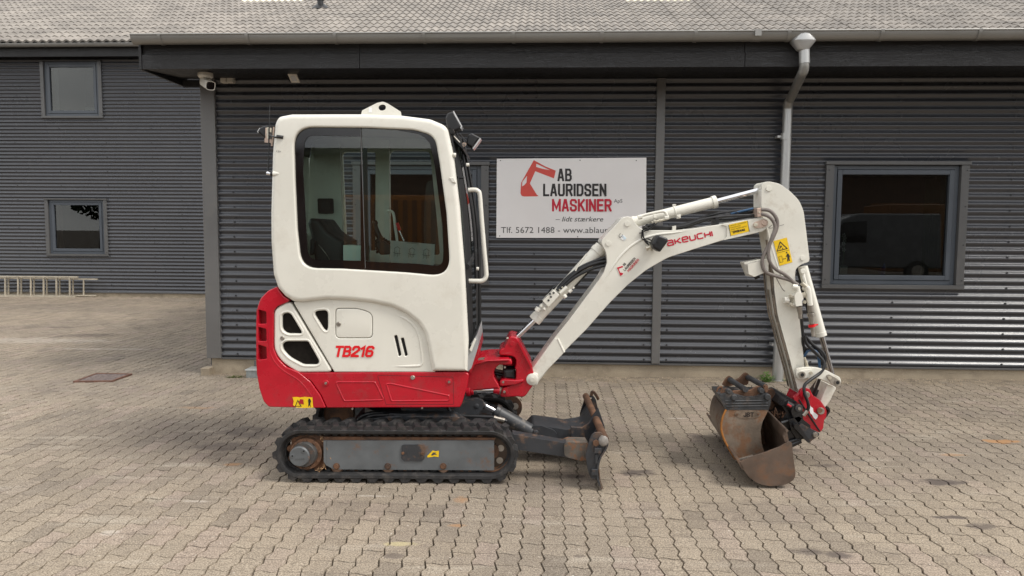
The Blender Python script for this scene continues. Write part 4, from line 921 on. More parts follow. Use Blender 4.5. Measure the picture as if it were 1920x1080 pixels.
for k in range(8): put('load', MB().box(14.75+.36*k, 15.0+.36*k, -9.5, -9.1, (.562, 1.362, 2.162)[k % 3], (.9, 1.75, 2.5)[k % 3]), 'van_grey' if k % 2 else 'plinth', rk)
# ------------------------------------------------------------------ the mini excavator
XC = E(742, 905, 4.72).x
exc = empty('mini_excavator', (XC, 5.32, 0), 'white and red mini excavator with closed cab parked on its rubber tracks in the yard', 'excavator')
def crop(x0, y0, s): return lambda *P: [(x0+p[0]/s, y0+p[1]/s)+tuple(p[2:]) for p in P]
def part(name, pts, Y0, Y1, m, parent=exc, r=0.0, holes=(), rh=0.0, bev=0.0, label=None, wn=True):
    mb = MB(); plate(mb, XZ(rpoly(pts), Y0), Y0, Y1, [XZ(rpoly(h), Y0) for h in holes], r, rh)
    o = put(name, mb, m, parent, bev=bev, label=label); weld(o)
    if wn: q = o.modifiers.new('wn', 'WEIGHTED_NORMAL'); q.keep_sharp = True
    return o
def ctube(name, pts, Y, r_px, m, parent=exc, smooth=6, seg=10):
    """hose or rail: pixel path (x, y[, Y])"""
    P = [E(p[0], p[1], p[2] if len(p) > 2 else Y) for p in pts]; rr = r_px/F_PX*Y
    mb = MB(); mb.tube(P, rr, seg, smooth=smooth if len(P) > 2 else 0); return put(name, mb, m, parent, sharp=60)
def rod(mb, a, b, Y, r_px, seg=20, r1=None):
    k = Y/F_PX; return mb.tube([E(a[0], a[1], Y), E(b[0], b[1], Y)], [r_px*k, (r1 or r_px)*k], seg)
def pin(mb, c, Y, r_px, L, seg=18):
    p = E(c[0], c[1], Y); return mb.cyl(p, p+Vector((0, L, 0)), r_px*Y/F_PX, seg)
def boltcap(mb, c, Y, r_px, h=.008):
    p = E(c[0], c[1], Y); r = r_px*Y/F_PX; mb.cone_steps(p, p+Vector((0, -h, 0)), [(0, r), (.6, r), (1, r*.8)], 16); return mb

YC, YB, YF = 4.84, 4.875, 5.80     # cab side, body side, far side
# ---- cab shell
cab_pts = [(878, 640), (876, 697), (810, 697), (802, 655, 40), (796, 627, 30), (783, 606, 30), (760, 588, 40), (735, 576, 60), (697, 568, 80), (655, 563.5, 80), (610, 562, 80), (566, 567, 14), (549, 566, 12), (533, 556, 16), (520, 541, 14), (511, 515, 20),
           (506.5, 455, 60), (506, 400), (509, 290), (514, 232, 20), (520, 218, 16), (545, 213.3, 22), (620, 213), (677, 213), (752, 215.5), (806, 222.5, 30), (838, 236, 22), (850, 290, 60), (862, 390, 60), (871, 500, 60)]
win_pts = [(549, 237.5, 38), (690, 239), (775, 243, 60), (815, 254, 30), (824, 305, 60), (837, 400, 60), (844.5, 519, 34), (760, 511), (640, 504), (564, 502.5, 34), (556, 430), (552, 340)]
cab = part('cab', cab_pts, YC, YC+.07, 'cream', r=.034, holes=[win_pts], rh=.012)
# roof, rear and underside skin between near and far frame; far frame
near2 = XZ(rpoly(cab_pts), YC)
ys = [YC+.07, YF-.02]
sil = [p for p in near2]
mb = MB(); ring0 = offset(near2, .012)
far_pts = ring0
skin = [p for p in ring0]
def strip(mb, pts, y0, y1, t=.02, closed=False):
    mb.rings([[(x, y, z) for x, z in pts] for y in np.linspace(y0, y1, 3)], closed, False); return mb
# rear (low part), roof
rear_low = XZ([(566, 563), (549, 562), (534, 553), (522, 538), (514, 514), (509.5, 455), (509, 440)], YC+.03)
roof_l = XZ([(512, 262), (516, 236), (523, 222), (546, 216.3), (620, 216), (677, 216), (752, 218.5), (805, 225.5), (835, 239)], YC+.03)
sk = MB(); strip(sk, rear_low, YC+.05, YF-.05); strip(sk, roof_l, YC+.05, YF-.05)
put('cab_skin', sk, 'cream', exc, sharp=60)
put('headliner', strip(MB(), [(x, z-.035) for x, z in roof_l], YC+.07, YF-.07), mat('headliner', (.20, .18, .15), .8), exc, sharp=60)
put('rear_glass', strip(MB(), XZ([(509, 440), (510.5, 340), (512, 262)], YC+.03), YC+.06, YF-.06), 'cab_glass', exc)
# far frame with its openings (seen through the glass)
kf = YC/YF
def FX(pts): return [(960+(p[0]-960)*1.0, p[1])+tuple(p[2:]) for p in pts]
far_out = [(x, z) for x, z in near2]
fh = []
def farhole(pts): return XZ(rpoly(pts), YF-.06)
holes_f = [farhole([(641, 285, 8), (704, 285, 6), (704, 470), (650, 470)]), farhole([(730, 281, 14), (806, 283, 12), (818, 400), (825, 478, 6), (732, 478, 3)])]
mb = MB(); plate(mb, far_out, YF-.06, YF-.02, holes_f, .0, .0); far = put('far_frame', mb, 'cream', exc); weld(far)
# stop the far frame from showing beside the cab: it stays inside the near outline
# ---- side glass
clear = [(571, 254, 20), (676.3, 255.5), (676.3, 489), (640, 488), (578, 487.5, 22), (573, 400), (568.5, 320)]
clear2 = [(677.5, 240.6), (740, 243), (789, 252, 25), (806, 268, 12), (815, 310), (829, 420), (831.5, 470), (830, 499, 16), (780, 494.5), (685, 490)]
YG = YC+.030
op = offset(XZ(rpoly(win_pts), YC), -.004)
mb = MB(); mb.add([(x, YG, z) for lp in (op, XZ(rpoly(clear), YG), XZ(rpoly(clear2), YG)) for x, z in lp], fill([op, XZ(rpoly(clear), YG), XZ(rpoly(clear2), YG)]))
put('glass_border', mb, 'frit', exc)
for cl in (clear, clear2):
    c_ = offset(XZ(rpoly(cl), YG), -.0); mb = MB(); mb.add([(x, YG+.006, z) for x, z in c_], fill([c_])); put('side_glass', mb, 'cab_glass', exc)
mb = MB(); plate(mb, XZ([(675.8, 240), (677, 240), (685.5, 503), (684.3, 503)], YG-.004), YG-.004, YG); put('glass_seam', mb, 'trim', exc)
part('sliding_window_stile', [(680, 276), (687.5, 277), (691, 489), (684, 489)], 4.96, 4.98, mat('brown_stile', (.035, .025, .02), .4), wn=False)
# ---- behind the glass
part('rear_panel', [(591, 270), (637, 270), (643, 470), (643, 495), (590, 495)], 5.62, 5.66, 'cream', wn=False)
mb = MB(); plate(mb, XZ(rpoly([(595, 372, 3), (624.5, 372, 3), (625.5, 400.5, 3), (596.5, 400.5, 3)]), 5.60), 5.60, 5.615); put('speaker', mb, 'plastic', exc)
mb = MB(); mb.cyl(E(610.5, 386.5, 5.599), E(610.5, 386.5, 5.599)+Vector((0, -.006, 0)), .035, 20); put('speaker_grille', mb, 'seat', exc)
part('far_pillar', [(705, 262), (729, 262), (731, 495), (708, 495)], 5.66, 5.70, 'cream', wn=False)
part('seat_back', [(575.5, 418, 6), (580, 409, 5), (596, 409.5, 9), (603, 419), (613, 433), (628, 443.5), (644, 452.5), (644, 495), (590, 495), (584, 450)], 5.05, 5.50, 'seat', r=.03)
part('armrest', [(581, 446, 5), (590, 452, 4), (588, 476, 7), (580, 480, 5)], 4.98, 5.03, 'seat', r=.012)
ctube('belt', [(597, 459, 5.03), (604, 467, 5.02), (612, 477, 5.02), (618, 487, 5.03)], 5.03, .8, 'bolt')
part('side_console', [(643.5, 459.5), (684.5, 461), (684.5, 495), (643.5, 495)], 5.02, 5.20, 'mint', wn=False)
ctube('joystick', [(702, 419, 5.25), (704, 428, 5.25), (711, 444, 5.25), (716, 458, 5.25)], 5.25, 5.6, 'plastic', seg=14)
mb = MB(); mb.ball(E(703, 418, 5.25), .022); put('joystick_knob', mb, 'plastic', exc)
mb = MB()
for k in range(5): rod(mb, (709+k*2.6, 447+k*4.0), (711+k*2.6, 450+k*4), 5.25, 9+k*2.2)
put('joystick_boot', mb, 'seat', exc)
part('control_box', [(703, 458), (716, 450), (733, 462), (733, 477), (712, 478)], 5.15, 5.35, 'seat', bev=.01, wn=False)
ctube('inner_grab_rail', [(726, 396), (733, 396), (738, 402), (741, 425), (744.5, 452), (747, 480)], 5.5, 2.5, 'cream')
ctube('lever', [(745.5, 425, 5.45), (757, 452, 5.45)], 5.45, 1.5, 'chrome'); 
mb = MB(); rod(mb, (744.5, 418), (749.5, 432), 5.45, 3.0); put('lever_grip', mb, 'red_decal', exc)
sheet = [(732, 451), (815.5, 458), (813.5, 498.5), (731, 491)]
mb = MB(); P = [E(x, y, YG+.012) for x, y in sheet]; mb.add(P+[p+Vector((0, .001, 0)) for p in P], [(0,1,2,3),(7,6,5,4)]); put('instruction_sheet', mb, 'paper', exc)
SHm = lambda x, y: E(x, y, YG+.012)
for cx in (745.5, 773, 800):
    cy = 475+(cx-745)*.075; lines = []
    for k in range(4): lines.append([(k*3.0, -6+2*(k % 2)), (k*3.0, 8-3*(k % 3))])
    lines += [[(-1, 9), (5, 13), (11, 9)], [(-2, 2), (3, 0), (12, 1)]]
    strokes('printed_diagram', lines, (cx-6, cy), (cx+6, cy+.9), 10, 10, .8, SHm, 'grey_decal', exc, off=.001)
text('lettering', 'DRIFTSINSTRUKS', (763, 456), (785, 458), 1.5, SHm, 'black_decal', exc, bold=.02)
# inner floor/closing panel so the cab is not see-through downwards
mb = MB(); a = XZ([(512, 498), (876, 500)], YC+.05); mb.box(a[0][0]+.02, a[1][0]-.02, YC+.12, YF-.1, a[0][1]-.10, a[0][1]-.02); put('cab_floor', mb, 'seat', exc)

# ---- front of the cab: windscreen in its black frame
fn = [(842, 246), (852, 300), (862, 370), (869, 440), (873.5, 520), (876, 600), (877, 660)]
ff = [(866, 268), (876, 322), (886, 378), (892.5, 430), (894.5, 480), (896, 560), (896, 645)]
A = catmull([E(x, y, YC+.05) for x, y in fn], 4); B = catmull([E(x, y, YF-.06) for x, y in ff], 4); n = len(A)
def lay(t, bulge=.0): return [a.lerp(b, t)+Vector((bulge*math.sin(math.pi*t), 0, 0)) for a, b in zip(A, B)]
def bandm(ts, out=0.0): m_ = MB(); m_.rings([[p+Vector((out, 0, 0)) for p in lay(t, .012)] for t in ts], False, False); return m_
put('windscreen', bandm([.3, .45, .6]), 'front_glass', exc, sharp=60)
put('windscreen_frame', bandm([0, .1, .2, .3], .004), 'gap', exc, sharp=60); put('windscreen_frame', bandm([.6, .75, .9, 1.0], .004), 'gap', exc, sharp=60)
for k, i in enumerate((0, int(n*.62), n-2)):
    m_ = MB(); P0, P1 = A[i], B[i]; m_.tube([P0+Vector((.012, 0, 0)), P1+Vector((.012, 0, 0))], .017, 8); put('windscreen_rail', m_, 'gap', exc)
for off_, nm in ((.012, .5), (.022, .3)):
    pass
m_ = MB(); P = [lay(.42, .012)[i]+Vector((.02, 0, 0)) for i in range(2, n-6)]; m_.tube(P, .006, 6); put('wiper', m_, 'plastic', exc, sharp=60)
m_ = MB(); P = [lay(.62, .012)[i]+Vector((.03, 0, 0)) for i in range(0, n-9)]; m_.tube(P, .008, 6); put('gas_strut', m_, 'plastic', exc, sharp=60)
m_ = MB(); P = [lay(.985, .0)[i]+Vector((.012, 0, 0)) for i in range(n)]; m_.tube(P, .015, 8); put('door_seal', m_, 'gap', exc, sharp=60)
ctube('drip_line', [(846, 290), (857, 360), (866, 430), (871, 480), (874, 540)], YC+.04, 1.3, 'gap')
mb = MB(); rod(mb, (850, 290.5), (855, 291), 4.86, 4); rod(mb, (874, 309), (880, 309), 4.95, 3.2); rod(mb, (893, 503.5), (898, 504), 5.0, 3.2); put('rail_mount', mb, 'cream', exc, bev=.003)
mb = MB(); rod(mb, (853, 333), (870, 333.5), 4.95, 2.4); put('rubber_stop', mb, 'plastic', exc)
part('cab_notch', [(842, 333), (850, 333), (855, 343), (849, 342)], YC-.006, YC+.02, 'cream', bev=.002, wn=False)
ctube('grab_rail', [(878, 356.5), (890, 356), (896, 358.5), (899.5, 366), (903, 410), (908, 470), (911.5, 508), (911, 519), (905, 526), (893, 527), (873, 526.5)], 5.0, 4.3, 'cream', smooth=6, seg=14)
ctube('front_post', [(867, 400, 5.1), (872, 450, 5.1), (876, 520, 5.12)], 5.1, 1.5, 'cream')
part('front_sill', [(878, 652), (894, 628), (896, 652), (884, 690), (877, 697)], 4.90, 5.7, mat('sill_grey', (.33, .33, .33), .5), wn=False)
part('front_sill_bar', [(880, 656), (890, 634), (893, 637), (884, 660)], 4.885, 4.90, 'cream', bev=.002, wn=False)
part('front_sill_red', [(878, 690), (896, 651), (898, 668), (882, 700)], 4.93, 5.7, 'red', wn=False)

# ---- roof things
eye = [(677, 214.5), (679, 207, 2), (707, 192.8, 5), (718, 190.5, 7), (727, 194, 5), (751, 209, 2), (752.5, 217)]
hole = [(716.5+7.2*math.cos(t), 201.3+6*math.sin(t)) for t in [2*math.pi*k/20 for k in range(20)]]
part('lifting_eye', eye, 5.0, 5.016, 'cream', holes=[hole], bev=.003, label='lifting eye plate with round hole')
LEm = lambda x, y: E(x, y, 5.0)
flat('sticker', [(691.5, 201.5), (697.5, 201.5), (697.5, 210.8), (691.5, 210.8)], LEm, 'white_decal', exc)
def work_light(name, pts, Y0, Y1, face, brk, brk2, parent=exc, cable=None):
    o = part(name, pts, Y0, Y1, 'plastic', parent, r=.012)
    mb = MB(); plate(mb, XZ(rpoly(face), Y0-.001), Y0+.004, Y1-.004); put('lens', mb, 'lens', o)
    mb = MB(); plate(mb, XZ(rpoly(brk), Y0+.01), Y0-.004, Y0+.006); put('bracket', mb, 'copper', o)
    mb = MB(); boltcap(mb, brk2, Y0-.004, 2); put('bolt', mb, 'bolt', o)
    return o
work_light('work_light', [(835, 221, 4), (839, 212, 5), (849, 208.5, 2), (865, 236, 1), (863, 242, 2), (848, 247.5, 4), (838, 238, 3)], 4.98, 5.10, [(849, 208.5), (851, 207.5), (866.5, 236), (864.5, 242)], [(841, 245), (850, 243, 3), (854, 249, 3), (846, 255, 1), (843, 252)], (849, 247))
work_light('work_light', [(875, 262, 4), (878, 252, 4), (885, 249.5, 4), (901, 258, 2), (886, 278.5, 2), (874, 270, 3)], 5.10, 5.22, [(900, 258), (902, 260), (887.5, 279.5), (885.5, 278)], [(865, 272), (869, 267, 3), (875, 268.5, 3), (874, 273, 2), (868, 277, 1)], (871, 271))
part('roof_visor', [(846, 246), (852, 250), (870, 277), (868, 281), (855, 268), (846, 256)], 4.98, 5.7, 'plastic', bev=.004, wn=False)
ctube('visor_strip', [(851, 255.5), (862, 267)], 4.97, 1.2, 'white')
for pts in ([(852, 249), (856, 258), (860, 266)], [(855, 247), (861, 262), (867, 271)], [(862, 250), (868, 258), (875, 264)], [(862, 250), (859, 256), (866, 266)]): ctube('cable', pts, 5.0, .7, 'hose')
o = work_light('work_light', [(482, 247, 2), (486, 240, 5), (493, 236.5, 4), (501, 235, 2), (503, 250), (500, 262, 3), (492, 256, 2)], 4.95, 5.05, [(481.5, 247), (486, 239.5), (488, 240.5), (484, 249)], [(499, 240), (505, 240), (505, 262), (499, 262)], (502, 252))
part('lamp_bracket', [(496, 259), (510, 261), (512, 238), (514, 238), (511, 274), (508, 274), (508, 268), (496, 267)], 4.93, 4.94, 'copper', wn=False)
mb = MB(); 
for x, y0, y1 in ((502.5, 239, 250), (507, 240, 248), (503.5, 250, 260)): rod(mb, (x, y0), (x-.3, y1), 4.92, 2.1)
put('lamp_stud', mb, 'zinc', exc)
ctube('cable', [(506, 253, 4.88), (515, 257, 4.84), (524, 256.5, 4.825), (529, 257, 4.83)], 4.84, 1.5, 'hose')
mb = MB(); rod(mb, (519, 256), (531, 257.5), 4.838, 3.2); put('cable_gland', mb, 'plastic', exc)
ctube('antenna', [(505.8, 197), (505, 240), (504.5, 270), (503, 322)], 4.90, .65, 'hose')
mb = MB(); rod(mb, (504.5, 240), (503.2, 318), 4.90, 1.3, 8); put('antenna_sleeve', mb, 'hose', exc)
mb = MB(); rod(mb, (500, 325), (508, 326), 4.88, 3.0); mb.ball(E(502.5, 324, 4.88), .010); put('antenna_base', mb, 'chrome', exc)
mb = MB(); rod(mb, (508, 325.5), (513, 326), 4.865, 5); put('antenna_grommet', mb, 'plastic', exc)
mb = MB(); rod(mb, (512, 326), (524, 326), 4.85, 5.5, r1=3.5); put('antenna_boss', mb, 'cream', exc, bev=.004)
CBm = lambda x, y: E(x, y, YC)
text('lettering', '12V', (518.5, 285.2), (527, 286.2), 3.2, CBm, 'grey_decal', exc)

# ---- white engine covers under the cab
def engine():
    c6 = crop(470, 530, 6.35); c2 = crop(460, 430, 4.0)
    rear = c6((430, 230, 25), (478, 240, 14), (978, 1066, 6), (558, 1070), (400, 970, 90), (318, 880, 90), (274, 780, 60), (275, 345, 30), (320, 290, 30))
    v1 = c6((372, 372, 8), (466, 357, 10), (618, 606, 4), (432, 606, 20), (372, 556, 20)); v2 = c6((420, 700, 60), (682, 700, 6), (838, 976, 8), (625, 976, 20), (455, 885, 60), (378, 790, 60), (376, 730, 30))
    o = part('rear_side_cover', rear, YB, YB+.05, 'cream', r=.014, holes=[v1, v2], rh=.010)
    for v in (v1, v2):
        mb = MB(); plate(mb, XZ(rpoly(v), YB), YB+.022, YB+.03); q = put('vent_mesh', mb, 'mesh_vent', o)
    mb = MB(); boltcap(mb, (529.5, 634), YB, 4.2, .006); put('lock', mb, 'bolt', o)
    mainp = [(549, 566, 3), (570, 563), (610, 558), (655, 558), (700, 563), (740, 572), (765, 586), (790, 606), (800, 627), (808, 655), (816, 698), (626.5, 698, 3)]
    tri = c6((735, 340, 8), (918, 326, 8), (922, 642, 12))
    door = c2((675, 592, 8), (850, 592, 60), (955, 630, 16), (955, 818, 10), (675, 818, 10))
    s1 = [(738.5, 630, 3), (744.5, 628, 3), (752.5, 666, 3), (747.5, 669, 3)]; s2 = [(751, 634.5, 3), (757, 633, 3), (764.5, 666, 3), (759.5, 669, 3)]
    o = part('engine_cover', mainp, YB, YB+.05, 'cream', r=.010, holes=[tri, door, s1, s2], rh=.006)
    mb = MB(); plate(mb, XZ(rpoly(tri), YB), YB+.022, YB+.03); put('vent_mesh', mb, 'mesh_vent', o)
    mb = MB(); plate(mb, XZ(rpoly([(p[0], p[1]) + tuple(p[2:]) for p in s1]), YB), YB+.02, YB+.03); plate(mb, XZ(rpoly(s2), YB), YB+.02, YB+.03); put('slot_back', mb, 'gap', o)
    dd = offset(XZ(rpoly(door), YB), .0035); mb = MB(); plate(mb, dd, YB+.001, YB+.03, r=.006); q = put('access_door', mb, 'cream', o); weld(q)
    mb = MB(); plate(mb, XZ(rpoly(door), YB), YB+.02, YB+.035); put('door_gap', mb, 'gap', o)
    mb = MB(); boltcap(mb, (635, 607.5), YB, 4.4, .006); put('lock', mb, 'bolt', o)
    # raised lip on the cover
    mb = MB(); P = catmull([E(x, y, YB) for x, y in ((733, 590), (748, 593), (765, 601), (778, 614), (786, 632), (790, 655), (792, 676), (790, 683), (783, 686), (740, 687), (705, 686))], 4)
    mb.tube([p+Vector((0, .006, 0)) for p in P], [.001, .011, .011, .011, .011, .011, .001], 12); put('raised_lip', mb, 'cream', o, sharp=80)
    # rims round the vents
    for v, w in ((v1, .009), (v2, .009), (tri, .008)):
        lp = offset(XZ(rpoly(v), YB), -.011); mb = MB(); P = [Vector((x, YB+.005, z)) for x, z in lp]; m2 = []
        for i, p in enumerate(P): m2.append(p)
        nP = len(P); rs_ = []
        for i in range(nP):
            d = (P[(i+1) % nP]-P[i-1]).normalized(); a = Vector((0, 1, 0)); b = d.cross(a); rs_.append([P[i]+(a*math.cos(q)+b*math.sin(q))*w for q in [2*math.pi*k/8 for k in range(8)]])
        rs_.append(rs_[0]); mb.rings(rs_, True, False); put('vent_rim', mb, 'cream', o, sharp=80)
    BBm = lambda x, y: E(x, y, YB)
    bar_text('lettering', 'TB216', (625.5, 669.5), (703.5, 669.5), 21.5, 4.4, BBm, 'red_decal', o, slant=.22, gap=.16, off=.002)
engine()
part('engine_block', [(500, 575), (560, 560), (860, 560), (862, 705), (520, 705)], YB+.06, YF-.04, 'gap', wn=False)

# ---- red counterweight and skirts
c6 = crop(470, 530, 6.35)
cw = [(519.5, 537, 4), (502, 545.5, 20), (488, 560, 16), (482.5, 576, 16), (479.6, 606), (479.6, 672), (481, 700), (486, 729, 10), (494, 753, 10), (504, 763.3, 8), (611, 765.3, 2), (600.5, 742, 14), (582, 716, 20), (560, 698), (536, 688, 20), (520, 672, 30), (511.8, 652, 20), (512.5, 584, 8), (519, 575, 8), (545, 564, 8), (532, 556), (524, 546)]
hl = [[(484.5, 580.5, 2), (499, 584.5, 3), (499.3, 607, 3), (484, 608, 2)], [(484, 613, 2), (499, 617, 3), (499.3, 640, 3), (484, 640, 2)], [(484, 646, 2), (499, 651, 3), (500, 673, 3), (484, 675, 2)]]
o = part('counterweight', cw, YB-.012, YF-.05, 'red', r=.007, holes=hl, rh=.004, label='red rounded counterweight with three grille slots')
for h in hl:
    mb = MB(); plate(mb, XZ(rpoly([(p[0]+(-9 if p[0] < 490 else 0), p[1])+tuple(p[2:]) for p in h]), YB), YB+.055, YB+.07); put('slot_back', mb, 'red_dark', o)
mb = MB(); P = catmull([E(x, y, YB-.012) for x, y in ((513, 575), (506.5, 590), (505, 650), (509, 668), (519, 684), (534, 697), (558, 712), (575, 730), (588, 750), (593, 763))], 4)
mb.tube([p+Vector((0, .010, 0)) for p in P], [.002, .012, .012, .012, .012, .012, .003], 10); put('raised_lip', mb, 'red', o, sharp=80)
CWm = lambda x, y: E(x, y, YB-.012)
stk = [(548.5, 744.5), (556, 744), (563, 745.2), (571, 743.8), (586, 745), (586.5, 757), (588, 764), (571, 765), (556, 764), (549.5, 759), (551, 752)]
flat('warning_sticker', stk, CWm, 'yellow', o, off=.002)
flat('warning_triangle', [(553, 762), (558.5, 749), (566, 762)], CWm, 'black_decal', o, off=.0032, holes=[[(555, 761), (558.5, 752), (563.5, 761)]])
flat('pictogram', [(560, 756), (563, 748), (569, 749), (570, 758), (565, 757)], CWm, 'red_dark', o, off=.0036)
flat('pictogram', [(578, 750), (579.5, 746.5), (582, 748), (583.5, 752), (582, 757), (583, 763), (580.5, 759), (578, 763), (578.8, 757)], CWm, 'black_decal', o, off=.0036); 
skirt = [(560, 699), (873, 697.5), (879, 702, 4), (877, 722), (866, 757, 5), (862, 764, 3), (612.5, 765), (602, 741, 14), (583.5, 715, 20)]
t1 = [(629, 716.5, 4), (703, 716.5, 5), (719.5, 750, 3), (645, 752, 5)]; t2 = [(724, 719.5, 4), (733, 719.5), (842, 742, 3), (842, 751, 3), (734, 752, 4)]
o = part('side_skirt', skirt, YB-.002, YB+.03, 'red', r=.008, label='red side skirt below the engine cover')
for t in (t1, t2):
    lp = XZ(rpoly(t), YB-.002); P = [Vector((x, YB+.002, z)) for x, z in lp]; nP = len(P); rs_ = []
    for i in range(nP+1):
        d = (P[(i+1) % nP]-P[i-1 if i % nP else nP-1]).normalized(); a = Vector((0, 1, 0)); b = d.cross(a); rs_.append([P[i % nP]+(a*math.cos(q)+b*math.sin(q))*.0075 for q in [2*math.pi*k/8 for k in range(8)]])
    mb = MB(); mb.rings(rs_, True, False); put('pressed_bead', mb, 'red', o, sharp=80)
seam = XZ(rpoly([(707.5, 703.5, 3), (849.5, 707, 3), (851, 758, 2), (724, 758.5, 2)]), YB-.002); P = [Vector((x, YB-.002, z)) for x, z in seam]
mb = MB(); a_ = offset(seam, .0012); b_ = offset(seam, -.0012); nn_ = len(seam); mb.add([(x, YB-.0026, z) for x, z in a_]+[(x, YB-.0026, z) for x, z in b_], [(i, (i+1) % nn_, nn_+(i+1) % nn_, nn_+i) for i in range(nn_)]); put('panel_seam', mb, 'gap', o)
mb = MB(); 
for c, r in (((611, 718.5), 6.5), ((842, 716), 6)): mb.cone_steps(E(c[0], c[1], YB), E(c[0], c[1], YB)+Vector((0, -.008, 0)), [(0, r*.0036), (1, r*.003)], 20)
put('bolt_boss', mb, 'red', o, bev=.002)
mb = MB(); boltcap(mb, (611, 718.5), YB-.008, 2.6); boltcap(mb, (842, 716), YB-.008, 2.6); boltcap(mb, (774, 708), YB-.003, 4.3); boltcap(mb, (661, 766.5), YB, 2); boltcap(mb, (791.5, 765), YB, 2); put('bolt', mb, 'bolt', o)
part('frame_floor', [(505, 700), (870, 700), (862, 762), (510, 762)], YB+.04, YF-.06, 'gap', wn=False)
part('far_skirt', [(560, 699), (876, 697), (866, 760), (560, 764)], YF-.08, YF-.05, 'red', wn=False)

# ---- swing bracket (red castings) in front
YK0, YK1 = 5.12, 5.52
c9 = crop(860, 640, 9.0)
kb = c9((150, 480), (190, 400, 10), (310, 350), (470, 320, 30), (690, 312), (880, 300, 60), (905, 345, 20), (900, 400, 10), (720, 400), (690, 395, 30), (625, 450, 60), (595, 520, 60), (600, 620, 60), (660, 700, 60), (690, 780, 20), (690, 800), (120, 850), (120, 700))
o = part('swing_frame', kb, YK0, YK1, 'red', r=.012, label='red front casting carrying the boom swing post')
rg_ = c9((185, 395), (310, 345), (470, 315, 30), (690, 305), (850, 300, 20), (850, 335), (690, 345), (475, 350, 20), (320, 395), (200, 440))
mb = MB(); plate(mb, XZ(rpoly(rg_), YK0-.03), YK0-.03, YK1+.03, r=.008); put('top_flange', mb, 'red', o)
mb = MB(); 
for (x0, y0, x1, y1, r) in ((955, 668, 955, 684, 9), (945, 713, 945, 724, 9)): rod(mb, (x0, y0), (x1, y1), 5.32, r*1.6)
put('pivot_barrel', mb, 'red', o, bev=.006)
lo_ = c9((690, 660, 20), (760, 640, 30), (960, 655), (1100, 640, 20), (1100, 690, 20), (960, 740), (720, 765, 20), (690, 740))
part('lower_lug', lo_, 5.15, 5.45, 'red', r=.01)
mb = MB(); boltcap(mb, (946.5, 688.5), 5.12, 2.2); boltcap(mb, (943.5, 716.5), 5.12, 2.4); put('bolt', mb, 'bolt', o)
for k, (y0, y1, y2) in enumerate(((694, 696, 700), (699, 702, 705), (704, 708, 709), (711, 713, 712))):
    ctube('hydraulic_hose', [(922, y0, 5.3), (938, y1, 5.3), (952, y2, 5.3), (972, y2-2, 5.33), (992, y2-22, 5.34)], 5.3, 3.1, 'hose' if k % 2 else 'hose_grey')
part('hose_sleeve', [(942, 693, 4), (966, 692, 4), (967, 713, 3), (944, 712, 4)], 5.2, 5.42, 'seat', r=.02)
mb = MB(); rod(mb, (874, 732.5), (882, 732.5), 5.15, 11); rod(mb, (882, 732.5), (888, 732.3), 5.15, 8.5); put('swing_cylinder', mb, 'red', exc, bev=.004)
mb = MB(); rod(mb, (887, 731.5), (925.5, 730.5), 5.15, 6.2); put('swing_cylinder_rod', mb, 'chrome', exc)
mb = MB(); rod(mb, (925, 731), (937, 732), 5.15, 6.5, r1=8.5); put('rod_eye', mb, 'red', exc, bev=.003)
post = c9((685, 235, 12), (680, 170, 10), (720, 125, 14), (765, 110), (835, -55, 40), (880, -85, 30), (985, -70, 20), (1022, 0), (1245, 440, 20), (1290, 640, 40), (1260, 740), (1110, 950, 14), (985, 935), (880, 940), (720, 945, 20), (700, 905), (735, 780), (850, 760), (900, 720), (965, 640, 20), (965, 480, 14), (945, 455), (965, 390), (968, 300, 30), (905, 250, 20))
o = part('swing_post', post, 5.17, 5.47, 'red', r=.010, label='red triangular swing post')
pk = c9((800, -20, 20), (870, -70, 20), (960, -60, 10), (1190, 400), (1120, 440), (1010, 440), (990, 250), (930, 210), (730, 210), (715, 160))
mb = MB(); pin(mb, c9((900, 38))[0], 5.165, 4.6, .30); put('pivot_pin', mb, 'red', o, bev=.001)
ribp = c9((1010, 0), (1045, 40), (1245, 420), (1215, 460), (1190, 400), (1000, 30))
mb = MB(); plate(mb, XZ(ribp, 5.15), 5.15, 5.49); put('edge_flange', mb, 'red', o, bev=.003)
SPm = lambda x, y: E(x, y, 5.17)
text('lettering', '710071', c9((755, 212))[0][:2], c9((885, 200))[0][:2], 2.2, SPm, mat('cast_mark', (.55, .09, .1), .5), o)
mb = MB(); plate(mb, XZ(rpoly(c9((735, 830, 20), (770, 780, 40), (830, 790, 20), (840, 890), (800, 895), (800, 850, 20), (770, 830, 20), (750, 890))), 5.14), 5.14, 5.17); put('cylinder_clevis', mb, 'red', o, bev=.004)
mb = MB(); boltcap(mb, c9((770, 850))[0], 5.14, 2.6); put('bolt', mb, 'bolt', o)
mb = MB(); rod(mb, (953.5, 633.8), (950, 634.5), 5.16, 1.5, 8); put('grease_nipple', mb, 'zinc', o)
part('name_plate', c9((325, 300), (360, 275), (445, 268), (425, 310), (330, 320)), YK0-.034, YK0-.03, 'bolt', o, wn=False)

